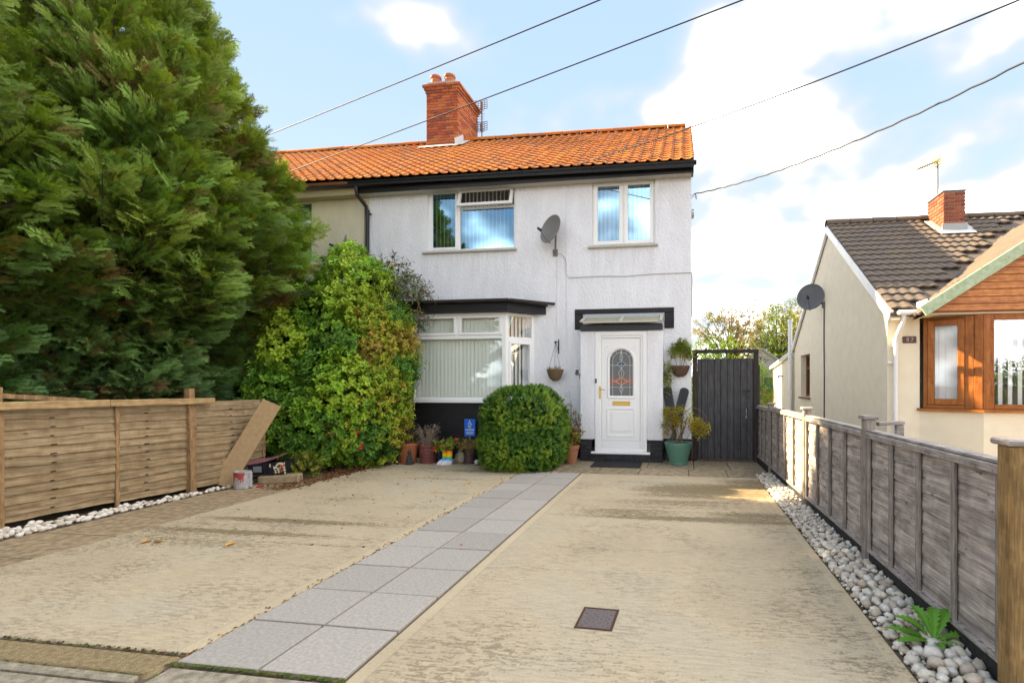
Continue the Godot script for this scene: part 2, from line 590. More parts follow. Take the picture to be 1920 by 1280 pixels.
	for i in 3:
		M.slab_old.append(mat(lin(0.42 + 0.025 * i, 0.335 + 0.02 * i, 0.225 + 0.012 * i), 0.9, ct, 1.1, fineb, 0.15, true, Vector3(0.33 * i, 0, 0.21 * i)))
	M.patio = []
	for i in 3:
		M.patio.append(mat(lin(0.40 + 0.03 * i, 0.335 + 0.025 * i, 0.235 + 0.02 * i), 0.9, ct, 1.0, fineb, 0.15, true, Vector3(0.21 * i, 0, 0.4 * i)))
	M.apron = mat(lin(0.40, 0.33, 0.20), 0.95, mottle(63, Color(0.45, 0.42, 0.36), Color(1.15, 1.1, 1.05), 0.03, 0.2, 0.6), 1.6, fineb, 0.6)
	M.kerb = mat(lin(0.46, 0.42, 0.34), 0.9, ct, 1.6, fineb, 0.3)
	M.tarmac = mat(lin(0.16, 0.145, 0.12), 0.95, mottle(64, Color(0.5, 0.5, 0.5), Color(1.4, 1.35, 1.3), 0.05, 0.4, 0.8), 2.0, fineb, 0.8)
	M.pebble = []
	var pt := mottle(65, Color(0.78, 0.75, 0.70), Color(1.02, 1.02, 1.02), 0.02, 0.1, 0.4, 256)
	for c in [[0.78, 0.75, 0.71], [0.70, 0.66, 0.61], [0.82, 0.80, 0.77], [0.54, 0.48, 0.42], [0.75, 0.70, 0.62], [0.64, 0.56, 0.48]]:
		M.pebble.append(mat(lin(c[0], c[1], c[2]), 0.75, pt, 7.0))
	M.pebble_mass = mat(Color(1, 1, 1), 0.8, pt, 7.0)
	M.pebble_mass.vertex_color_use_as_albedo = true
	# plants
	M.leaf = leafmat(Color(1, 1, 1), 0.7, 0.5)
	M.conifer = leafmat(Color(1, 1, 1), 0.85, 0.65)
	M.petal = leafmat(Color(1, 1, 1), 0.5, 0.7)
	M.litter = leafmat(Color(1, 1, 1), 0.2, 0.85)
	M.bark = mat(lin(0.10, 0.07, 0.05), 0.95, fine, 4.0, fineb, 0.8)
	M.stem = mat(lin(0.16, 0.12, 0.07), 0.9)
	M.drygrey = mat(lin(0.28, 0.22, 0.17), 0.95)
	M.wicker = mat(lin(0.13, 0.08, 0.05), 0.9)
	M.wicker_pale = mat(lin(0.17, 0.115, 0.065), 0.9)

# weathering of the front wall: runs below sills and canopy, splash at the foot, damp under the eaves (x -6.62..0.17, y 0..5.62)
func wall_stains() -> ImageTexture:
	var w := 880
	var h := 720
	var run := grey(noise(86, 0.06, 3), w, h, w, 40)
	var run2 := grey(noise(87, 0.20, 2), w, h, w, 60)
	var blot := grey(noise(88, 0.012, 4), w, h)
	var grit := grey(noise(89, 0.10, 3), w, h)
	# x0, x1, y of the edge, length, strength
	var edges := [[-5.42, -3.30, 4.20, 1.0, 0.40], [-1.88, -0.45, 4.17, 1.1, 0.42], [-5.95, -2.45, 3.06, -0.3, 0.35], [-2.15, -0.14, 2.565, 0.5, 0.25], [-6.6, 0.17, 5.50, 0.30, 0.42], [-2.66, -2.40, 4.05, 1.2, 0.40], [-2.2, 0.17, 3.62, 0.25, 0.2], [0.0, 0.17, 5.5, 5.0, 0.20]]
	var out := PackedByteArray()
	out.resize(w * h * 4)
	for y in h:
		var py := 5.62 * (1.0 - (y + 0.5) / h)
		for x in w:
			var i := y * w + x
			var px := -6.62 + 6.79 * (x + 0.5) / w
			var a := 0.0
			var rr := clampf((run[i] * 0.6 + run2[i] * 0.4) / 255.0 * 2.2 - 0.75, 0.0, 1.0)
			for e in edges:
				if px > e[0] and px < e[1]:
					var d: float = (e[2] - py) / e[3]
					if d > 0.0 and d < 1.0:
						a = maxf(a, e[4] * rr * pow(1.0 - d, 1.3) * clampf(minf(px - e[0], e[1] - px) * 8.0, 0.3, 1.0))
			var foot := clampf(1.0 - (py - 0.35) / 0.75, 0.0, 1.0)
			a = maxf(a, 0.34 * foot * foot * clampf(grit[i] / 255.0 * 2.2 - 0.6, 0.0, 1.0))
			a = maxf(a, 0.12 * clampf(blot[i] / 255.0 * 3.0 - 1.7, 0.0, 1.0) * (0.5 + grit[i] / 510.0))
			out[i * 4] = 118
			out[i * 4 + 1] = 108
			out[i * 4 + 2] = 92
			out[i * 4 + 3] = int(clampf(a * 0.42, 0, 1) * 255)
	return ImageTexture.create_from_image(Image.create_from_data(w, h, false, Image.FORMAT_RGBA8, out))

# driveway concrete: planar map of x -6..1.5, z -10..-2
func drive_material() -> StandardMaterial3D:
	var w := 1280
	var h := 1360
	var a := grey(noise(71, 0.012, 4), w, h, 320, 340)            # broad blotches
	var s1 := grey(noise(72, 0.05, 3), w, h, 60, 680)             # long streaks across the drive
	var s2 := grey(noise(73, 0.22, 3), w, h, 160, 1360)           # brushed ridges
	var fi := grey(noise(74, 0.35, 2), w, h)                      # grain
	var pit := grey(noise(75, 0.09, 3), w, h, 640, 1360)
	var fk := grey(noise(76, 0.16, 3), w, h, 420, 1360)             # short flecks lying across the drive
	var fk2 := grey(noise(77, 0.30, 2), w, h, 1000, 1360)          # finer flecks
	var den := grey(noise(78, 0.022, 3), w, h, 320, 340)           # where the skin has worn
	# stains: x, z, rx, rz, strength (olive algae and soot with their own shapes)
	var stains := [
		[0.35, -7.3, 1.05, 0.5, 0.85], [1.0, -7.8, 0.5, 0.5, 0.75], [0.1, -6.5, 1.0, 0.3, 0.6], [0.75, -5.9, 0.6, 0.35, 0.7], [-0.6, -5.95, 0.8, 0.2, 0.6], [-4.7, -4.3, 1.2, 0.4, 0.55], [-3.4, -5.2, 0.6, 0.3, 0.4], [-3.9, -7.6, 0.9, 0.1, 0.5], [-0.7, -2.7, 1.4, 0.5, 0.15], [-0.5, -6.9, 0.7, 0.3, 0.35], [0.2, -5.75, 1.6, 0.10, 0.8], [0.9, -5.6, 0.5, 0.45, 0.45], [-0.9, -6.1, 0.6, 0.12, 0.4],
		[-4.0, -5.0, 1.3, 0.09, 0.75], [-4.4, -4.55, 1.3, 0.08, 0.75], [-3.7, -4.3, 1.4, 0.05, 0.6], [-4.6, -4.0, 0.9, 0.22, 0.4], [-4.2, -6.1, 1.1, 0.05, 0.5], [-3.2, -6.6, 0.7, 0.06, 0.45],
		[-3.6, -8.35, 0.55, 0.12, 0.7], [-4.6, -8.6, 0.5, 0.2, 0.4], [-5.2, -7.5, 0.3, 1.2, 0.45], [-5.3, -5.0, 0.22, 1.4, 0.35], [-0.9, -2.75, 1.3, 0.35, 0.3], [-1.0, -3.25, 0.9, 0.06, 0.3], [0.95, -3.4, 0.25, 1.6, 0.45], [-0.5, -4.6, 1.5, 0.04, 0.35]]
	var out := PackedByteArray()
	out.resize(w * h * 3)
	var bump := PackedByteArray()
	bump.resize(w * h)
	var hash_row := PackedFloat32Array()
	hash_row.resize(w)
	for y in h:
		var z := -10.0 + 8.0 * (y + 0.5) / h
		hash_row.fill(0.0)
		for sn in stains:
			var dz: float = absf(z - sn[1]) / sn[3]
			if dz < 1.6:
				var fz := maxf(0.0, 1.0 - dz * dz * 0.4)
				var x0 := int((sn[0] - sn[2] * 1.5 + 6.0) / 7.5 * w)
				var x1 := int((sn[0] + sn[2] * 1.5 + 6.0) / 7.5 * w)
				for x in range(maxi(x0, 0), mini(x1, w)):
					var dx: float = (-6.0 + 7.5 * x / w - sn[0]) / sn[2]
					hash_row[x] = maxf(hash_row[x], sn[4] * fz * maxf(0.0, 1.0 - dx * dx * 0.44))
		for x in w:
			var i := y * w + x
			var px := -6.0 + 7.5 * x / w
			var t: float = a[i] / 255.0
			var edge := 0.0
			if (px > -1.68 and px < -1.57) or (px > -2.79 and px < -2.66) or (px > 1.08):
				edge = 1.0
			var streak: float = clampf((s1[i] / 255.0 - 0.52) * 3.0, 0, 1)
			var ridge: float = s2[i] / 255.0
			var gr: float = fi[i] / 255.0
			var p: float = clampf((0.36 - pit[i] / 255.0) * 5.0, 0, 1)
			var lum := 0.90 + 0.20 * (t - 0.5) - (1.0 - edge) * 0.26 * (ridge - 0.5) + 0.22 * (gr - 0.5)
			var dn := clampf((den[i] / 255.0 - 0.30) * 1.6, 0.0, 1.0) * (1.0 - 0.85 * edge)
			var st := hash_row[x]
			# worn flecks: more of them where the surface is old
			var f1: float = fk[i] / 255.0
			var f2: float = fk2[i] / 255.0
			var fleck := smoothstep(0.0, 0.10, f1 * 0.62 + f2 * 0.38 - (0.665 - 0.20 * dn - 0.12 * streak))
			var sm := smoothstep(0.0, 0.16, f1 * 0.35 + f2 * 0.35 + ridge * 0.1 + s1[i] / 255.0 * 0.2 - (0.74 - 0.62 * st)) * clampf(st * 1.6, 0.0, 1.0)
			var r := 0.49 * lum
			var g := 0.397 * lum
			var b := 0.265 * lum
			var wear := 0.64 * fleck * (0.35 + 0.65 * dn) + 0.10 * p * (1.0 - edge)
			r = lerpf(r, 0.185, wear); g = lerpf(g, 0.145, wear); b = lerpf(b, 0.095, wear)
			var gw := clampf((t - 0.55) * 2.0, 0.0, 0.5) * (1.0 - edge)
			r = lerpf(r, 0.40 * lum, gw); g = lerpf(g, 0.35 * lum, gw); b = lerpf(b, 0.265 * lum, gw)
			sm *= 0.82
			var gro := 1.0 - 0.35 * clampf(1.0 - minf(absf(px + 1.572), absf(px + 2.775)) / 0.006, 0.0, 1.0) + 0.05 * edge
			r *= gro; g *= gro; b *= gro
			r = lerpf(r, 0.155, sm); g = lerpf(g, 0.115, sm); b = lerpf(b, 0.055, sm)
			out[i * 3] = int(255.0 * pow(clampf(r, 0.0, 1.0), 0.4545))
			out[i * 3 + 1] = int(255.0 * pow(clampf(g, 0.0, 1.0), 0.4545))
			out[i * 3 + 2] = int(255.0 * pow(clampf(b, 0.0, 1.0), 0.4545))
			bump[i] = int(clampf((0.45 * ridge + 0.25 * gr + 0.3 - 0.25 * p - 0.35 * fleck) * (1.0 - 0.6 * edge) + 0.4 * edge, 0, 1) * 255)
	var m := StandardMaterial3D.new()
	m.roughness = 0.85
	m.metallic_specular = 0.35
	m.albedo_texture = tex_rgb(w, h, out)
	m.heightmap_enabled = true
	m.heightmap_texture = tex_grey(w, h, bump)
	m.heightmap_scale = 1.2
	return m

# ---------------------------------------------------------------- helpers for buildings
const PLAN := Basis(Vector3(1, 0, 0), Vector3(0, 0, -1), Vector3(0, 1, 0))      # polygon (x, -z), extruded upwards

func plan(pts: Array) -> PackedVector2Array:
	var o := PackedVector2Array()
	for p in pts:
		o.push_back(Vector2(p.x, -p.y))
	return o

# a wall with holes; outer face at local z = 0
func wall_rect(mb: MB, xf: Transform3D, w: float, h: float, th: float, holes: Array) -> void:
	var xs := [0.0, w]
	var ys := [0.0, h]
	for r in holes:
		for k in [0, 2]:
			if not xs.has(r[k]): xs.append(r[k])
		for k in [1, 3]:
			if not ys.has(r[k]): ys.append(r[k])
	xs.sort()
	ys.sort()
	var b := xf.basis
	for i in xs.size() - 1:
		for j in ys.size() - 1:
			var cx: float = (xs[i] + xs[i + 1]) / 2
			var cy: float = (ys[j] + ys[j + 1]) / 2
			var inside := false
			for r in holes:
				if cx > r[0] and cx < r[2] and cy > r[1] and cy < r[3]:
					inside = true
			if inside:
				continue
			for z in [0.0, -th]:
				mb.quad(xf * Vector3(xs[i], ys[j], z), xf * Vector3(xs[i + 1], ys[j], z), xf * Vector3(xs[i + 1], ys[j + 1], z), xf * Vector3(xs[i], ys[j + 1], z), b * Vector3(0, 0, 1 if z == 0.0 else -1))
	var rects := holes.duplicate()
	rects.append([0.0, 0.0, w, h])
	for q in rects.size():
		var r = rects[q]
		var s := -1.0 if q == rects.size() - 1 else 1.0
		for e in [[0, 1, 0, 3, 1, 0], [2, 1, 2, 3, -1, 0], [0, 1, 2, 1, 0, 1], [0, 3, 2, 3, 0, -1]]:
			var p := Vector2(r[e[0]], r[e[1]])
			var p2 := Vector2(r[e[2]], r[e[3]])
			mb.quad(xf * Vector3(p.x, p.y, 0), xf * Vector3(p2.x, p2.y, 0), xf * Vector3(p2.x, p2.y, -th), xf * Vector3(p.x, p.y, -th), b * Vector3(e[4], e[5], 0) * s)

func ring(mb: MB, x0: float, y0: float, x1: float, y1: float, wd: float, z0: float, z1: float, bev := 0.004) -> void:
	mb.span(Vector3(x0, y0, z0), Vector3(x0 + wd, y1, z1), bev)
	mb.span(Vector3(x1 - wd, y0, z0), Vector3(x1, y1, z1), bev)
	mb.span(Vector3(x0 + wd, y0, z0 + 0.0005), Vector3(x1 - wd, y0 + wd, z1 - 0.0005), bev)
	mb.span(Vector3(x0 + wd, y1 - wd, z0 + 0.0005), Vector3(x1 - wd, y1, z1 - 0.0005), bev)

func pane_at(win: Node3D, x0: float, y0: float, x1: float, y1: float, z: float, glass: Material, xf := Transform3D()) -> void:
	var g := MB.new()
	g.quad(Vector3(x0, y0, z), Vector3(x1, y0, z), Vector3(x1, y1, z), Vector3(x0, y1, z), Vector3(0, 0, 1))
	place("pane", g.mesh(), glass, win, xf)

func blinds_at(win: Node3D, x0: float, y0: float, x1: float, y1: float, z: float, pitch: float, wd: float, ang: float, m: Material, rng: RandomNumberGenerator) -> void:
	var s := MB.new()
	# a slightly curved vane
	for k in 4:
		var a := -0.5 + k / 4.0
		var b := a + 0.25
		var za := 0.012 * (1.0 - 4.0 * a * a)
		var zb := 0.012 * (1.0 - 4.0 * b * b)
		for o in [1.0, -1.0]:
			var d: float = 0.0006 * o
			s.squad(Vector3(a * wd, 0, za + d), Vector3(b * wd, 0, zb + d), Vector3(b * wd, y1 - y0, zb + d), Vector3(a * wd, y1 - y0, za + d), Vector3(a * 0.4, 0, o).normalized(), Vector3(b * 0.4, 0, o).normalized(), Vector3(b * 0.4, 0, o).normalized(), Vector3(a * 0.4, 0, o).normalized())
	var sm := s.mesh()
	var x := x0 + pitch * 0.5
	while x < x1:
		place("blind_slat", sm, m, win, Transform3D(Basis(Vector3.UP, ang + rng.randf_range(-0.06, 0.06)), Vector3(x, y0, z)))
		x += pitch

func new_window(parent: Node3D, xf: Transform3D, mb: MB, m: Material) -> MeshInstance3D:
	return place("window", mb.mesh(), m, parent, parent.global_transform.affine_inverse() * xf)

# bricks on one face: called for each brick centre with its length; face lies in local xy
func brick_rows(w: float, h: float, bl: float, bh: float, joint: float, half: bool) -> Array:
	var out := []
	var rows := int(round(h / (bh + joint)))
	var step := bl + joint
	for r in rows:
		var x := -(step * 0.5) if (r % 2 == 1) == half else 0.0
		while x < w - 0.02:
			var a := maxf(x, 0.0)
			var b := minf(x + bl, w)
			if b - a > 0.03:
				out.append([(a + b) / 2, r * (bh + joint) + bh / 2, b - a])
			x += step
	return out

func lay_bricks(parent: Node3D, xf: Transform3D, w: float, h: float, bl: float, bh: float, mats: Array, rng: RandomNumberGenerator, half := true, single := true, joint := 0.01, proud := 0.006) -> void:
	var cache := {}
	var joined := MB.new()
	for b in brick_rows(w, h, bl, bh, joint, half):
		var key := int(round(b[2] * 200))
		if not single:
			joined.box(xf * Vector3(b[0], b[1], 0), Vector3(b[2], bh, 0.03), 0.004, xf.basis)
			continue
		if not cache.has(key):
			var mb := MB.new()
			mb.box(Vector3.ZERO, Vector3(b[2], bh, 0.03 + proud), 0.004)
			cache[key] = mb.mesh()
		var t := Transform3D(xf.basis, xf * Vector3(b[0], b[1], rng.randf_range(-0.002, 0.003)))
		place("brick", cache[key], mats[rng.randi() % mats.size()], parent, parent.global_transform.affine_inverse() * t)
	if not single:
		wpart("brick_faces", joined, mats[0], parent).set_meta("kind", "stuff")

# tile profiles -------------------------------------------------
func tile_mesh(prof: Array, length: float, thick: float) -> ArrayMesh:
	var mb := MB.new()
	for i in prof.size() - 1:
		var a: Vector2 = prof[i]
		var b: Vector2 = prof[i + 1]
		var pa: Vector2 = prof[maxi(i - 1, 0)]
		var pb: Vector2 = prof[mini(i + 2, prof.size() - 1)]
		var na := Vector3(-(b.y - pa.y), b.x - pa.x, 0).normalized()
		var nb := Vector3(-(pb.y - a.y), pb.x - a.x, 0).normalized()
		mb.squad(Vector3(a.x, a.y, 0), Vector3(b.x, b.y, 0), Vector3(b.x, b.y, -length), Vector3(a.x, a.y, -length), na, nb, nb, na)
		mb.quad(Vector3(a.x, a.y, 0), Vector3(b.x, b.y, 0), Vector3(b.x, b.y - thick, 0), Vector3(a.x, a.y - thick, 0), Vector3(0, 0, 1))
		mb.quad(Vector3(a.x, a.y - thick, 0), Vector3(b.x, b.y - thick, 0), Vector3(b.x, b.y - thick, -length), Vector3(a.x, a.y - thick, -length), Vector3(0, -1, 0))
	for e in [0, prof.size() - 1]:
		var a: Vector2 = prof[e]
		mb.quad(Vector3(a.x, a.y, 0), Vector3(a.x, a.y - thick, 0), Vector3(a.x, a.y - thick, -length), Vector3(a.x, a.y, -length), Vector3(-1 if e == 0 else 1, 0, 0))
	return mb.mesh()

# tiles: nearest 300 are parts of their own, the others one part
func lay_tiles(roof: Node3D, m: Mesh, mats: Array, xfs: Array, rng: RandomNumberGenerator) -> void:
	xfs.sort_custom(func(a, b): return a.origin.distance_squared_to(EYE) < b.origin.distance_squared_to(EYE))
	var inv := roof.global_transform.affine_inverse()
	var rest := []
	var cols := []
	for i in xfs.size():
		if i < 300:
			place("roof_tile", m, mats[rng.randi() % mats.size()], roof, inv * xfs[i])
		else:
			rest.append(xfs[i])
			var c: Color = mats[rng.randi() % mats.size()].albedo_color.srgb_to_linear()
			cols.append(c)
	if rest.size():
		var mm: StandardMaterial3D = mats[0].duplicate()
		mm.albedo_color = Color(1, 1, 1)
		mm.vertex_color_use_as_albedo = true
		scatter("roof_tiles", m, mm, roof, rest, cols)

func make_dish(called: String, label: String, at: Vector3, facing: Vector3, r: float, wall: Vector3, m: Material) -> Node3D:
	var t := thing(called, label, "satellite dish", at)
	var z := facing.normalized()
	var x := Vector3.UP.cross(z).normalized()
	var bs := Basis(x, z, z.cross(x) * -1.0)
	bs = Basis(x, z, x.cross(z))
	var b := MB.new()
	var prof := []
	for i in 9:
		var q := i / 8.0
		prof.append(Vector2(r * q, 0.22 * r * q * q * 1.3))
	var back := []
	for i in range(8, -1, -1):
		var q := i / 8.0
		back.append(Vector2((r + 0.008) * q, 0.22 * r * q * q * 1.3 - 0.012))
	b.lathe(back, Vector3.ZERO, 28, bs.scaled_local(Vector3(0.92, 1, 1.05)))
	for i in prof.size() - 1:
		pass
	var fr := prof.duplicate()
	fr.append(Vector2(r + 0.008, 0.22 * r * 1.3 - 0.004))
	fr.append(Vector2(r + 0.008, 0.22 * r * 1.3 - 0.012))
	# the inside is lathed from the rim to the middle so that it faces out of the bowl
	fr.reverse()
	b.lathe(fr, Vector3(0, 0, 0), 28, bs.scaled_local(Vector3(0.92, 1, 1.05)))
	lpart("reflector", b, m, t)
	var dn := bs.z if bs.z.y < 0 else -bs.z
	var foc := z * r * 1.15 + dn * r * 0.55
	var arm := MB.new()
	arm.tube([dn * r * 0.97 - z * 0.01, dn * r * 0.9 + z * r * 0.45, foc], [0.012, 0.011, 0.01], 8)
	lpart("feed_arm", arm, M.slate_grey, t)
	var l := MB.new()
	l.tube([foc + z * 0.05, foc - z * 0.01, foc - z * 0.03], [0.024, 0.026, 0.034], 10)
	lpart("feed_horn", l, M.iron, t)
	var w := MB.new()
	var rel := wall - at
	w.tube([-z * 0.02, -z * 0.09, Vector3(rel.x * 0.6 - z.x * 0.05, rel.y + 0.05, rel.z * 0.55), rel], [0.02, 0.02, 0.018, 0.018], 8)
	w.box(rel, Vector3(0.10, 0.14, 0.02), 0.004)
	lpart("wall_bracket", w, M.slate_grey, t)
	return t

# ---------------------------------------------------------------- the main house
const HX0 := -6.62
const HX1 := 0.17
const FZ := -10.15
const RK := 0.010           # the old roof rises a little towards the left
const SLOPE := 0.5778       # radians
const ROOF_S := 4.40

func roof_pt(x: float, s: float, up := 0.0) -> Vector3:
	return Vector3(x, 5.635 + s * sin(SLOPE) + (0.2 - x) * RK, -9.74 - s * cos(SLOPE)) + Vector3(0, cos(SLOPE), sin(SLOPE)) * up

func gable_roof(parent: Node3D, x0: float, x1: float) -> MeshInstance3D:
	var mb := MB.new()
	var f := [roof_pt(x0, 0.02, -0.03), roof_pt(x1, 0.02, -0.03), roof_pt(x1, ROOF_S, -0.03), roof_pt(x0, ROOF_S, -0.03)]
	var lo := []
	for p in f:
		lo.append(p - Vector3(0, 0.10, 0))
	mb.quad(f[0], f[1], f[2], f[3], Vector3(0, 1, 0.5))
	mb.quad(lo[0], lo[1], lo[2], lo[3], Vector3(0, -1, -0.5))
	mb.quad(f[0], f[1], lo[1], lo[0], Vector3(0, 0, 1))
	mb.quad(f[1], f[2], lo[2], lo[1], Vector3(1, 0, 0))
	mb.quad(f[0], f[3], lo[3], lo[0], Vector3(-1, 0, 0))
	# rear slope
	var zr: float = f[2].z
	var bk := [Vector3(x0, 5.65, zr - 3.7), Vector3(x1, 5.65, zr - 3.7)]
	mb.quad(f[2], f[3], bk[0], bk[1], Vector3(0, 1, -0.5))
	mb.quad(lo[2], lo[3], bk[0] - Vector3(0, 0.1, 0), bk[1] - Vector3(0, 0.1, 0), Vector3(0, -1, 0.5))
	mb.quad(f[2], bk[1], bk[1] - Vector3(0, 0.1, 0), lo[2], Vector3(1, 0, 0))
	return wpart("roof", mb, M.black_paint, parent)

func pantiles(roof: Node3D, x0: float, ncol: int, rng: RandomNumberGenerator, skip: Callable) -> void:
	var prof := [Vector2(-0.006, 0.014), Vector2(0.018, 0.004), Vector2(0.05, 0.0), Vector2(0.110, 0.001), Vector2(0.138, 0.005), Vector2(0.155, 0.024), Vector2(0.172, 0.031), Vector2(0.193, 0.026), Vector2(0.208, 0.013)]
	var tm := tile_mesh(prof, 0.31, 0.016)
	var xfs := []
	var down := Vector3(0, -sin(SLOPE), cos(SLOPE))
	for c in ncol:
		for r in 18:
			var x := x0 + 0.208 * c
			var s := 0.244 * r - 0.02
			if skip.call(x + 0.1, s):
				continue
			var zl := down.rotated(Vector3.RIGHT, -0.085 + rng.randf_range(-0.012, 0.012))
			var xl := Vector3(1, -RK + rng.randf_range(-0.008, 0.008), rng.randf_range(-0.008, 0.008)).normalized()
			var yl := zl.cross(xl).normalized()
			zl = xl.cross(yl)
			xfs.append(Transform3D(Basis(xl, yl, zl), roof_pt(x, s, 0.034)))
	lay_tiles(roof, tm, M.tile, xfs, rng)

func ridge_tiles(roof: Node3D, x0: float, x1: float, step: float, yz: Callable, r: float, mats: Array, rng: RandomNumberGenerator) -> void:
	var mb := MB.new()
	for k in 10:
		var a := -0.15 + (PI + 0.3) * k / 10
		var b := -0.15 + (PI + 0.3) * (k + 1) / 10
		var pa := Vector3(0, sin(a) * r * 0.85, cos(a) * r)
		var pb := Vector3(0, sin(b) * r * 0.85, cos(b) * r)
		var l := Vector3(step - 0.012, 0, 0)
		mb.squad(pa, pb, pb + l, pa + l, Vector3(0, sin(a), cos(a)), Vector3(0, sin(b), cos(b)), Vector3(0, sin(b), cos(b)), Vector3(0, sin(a), cos(a)))
		mb.quad(pa, pb, pb * 0.85, pa * 0.85, Vector3(-1, 0, 0))
		mb.quad(pa + l, pb + l, pb * 0.85 + l, pa * 0.85 + l, Vector3(1, 0, 0))
	var m := mb.mesh()
	var x := x0
	while x + step <= x1 + 0.02:
		var p: Vector3 = yz.call(x)
		place("ridge_tile", m, mats[rng.randi() % mats.size()], roof, roof.global_transform.affine_inverse() * Transform3D(Basis(Vector3(0, 0, 1), rng.randf_range(-0.012, 0.012) - RK), p + Vector3(0, rng.randf_range(-0.006, 0.006), 0)))
		x += step

func gutter(parent: Node3D, a: Vector3, b: Vector3, r: float, m: Material, every := 1.0) -> void:
	var mb := MB.new()
	var d := (b - a).normalized()
	var side := d.cross(Vector3.UP).normalized()
	for k in 8:
		var t0 := PI * k / 8
		var t1 := PI * (k + 1) / 8
		var o0 := side * cos(t0) - Vector3.UP * sin(t0)
		var o1 := side * cos(t1) - Vector3.UP * sin(t1)
		mb.squad(a + o0 * r, a + o1 * r, b + o1 * r, b + o0 * r, o0, o1, o1, o0)
		mb.squad(a + o0 * r * 0.92, a + o1 * r * 0.92, b + o1 * r * 0.92, b + o0 * r * 0.92, -o0, -o1, -o1, -o0)
		mb.quad(b, b + o0 * r, b + o1 * r, b, d)
		mb.quad(a, a + o0 * r, a + o1 * r, a, -d)
	for s in [1.0, -1.0]:
		mb.bar(a + side * r * 0.97 * s, b + side * r * 0.97 * s, 0.012, 0.01)
	var n := int(a.distance_to(b) / every)
	for i in n:
		var p := a + d * every * (i + 0.5)
		for k in 8:
			var t0 := PI * k / 8
			var t1 := PI * (k + 1) / 8
			var o0 := (side * cos(t0) - Vector3.UP * sin(t0)) * (r + 0.008)
			var o1 := (side * cos(t1) - Vector3.UP * sin(t1)) * (r + 0.008)
			mb.quad(p + o0 - d * 0.03, p + o1 - d * 0.03, p + o1 + d * 0.03, p + o0 + d * 0.03, o0 + o1)
			mb.quad(p + o0 - d * 0.03, p + o1 - d * 0.03, p + o1 * 0.9 - d * 0.03, p + o0 * 0.9 - d * 0.03, -d)
			mb.quad(p + o0 + d * 0.03, p + o1 + d * 0.03, p + o1 * 0.9 + d * 0.03, p + o0 * 0.9 + d * 0.03, d)
	wpart("gutter", mb, m, parent)

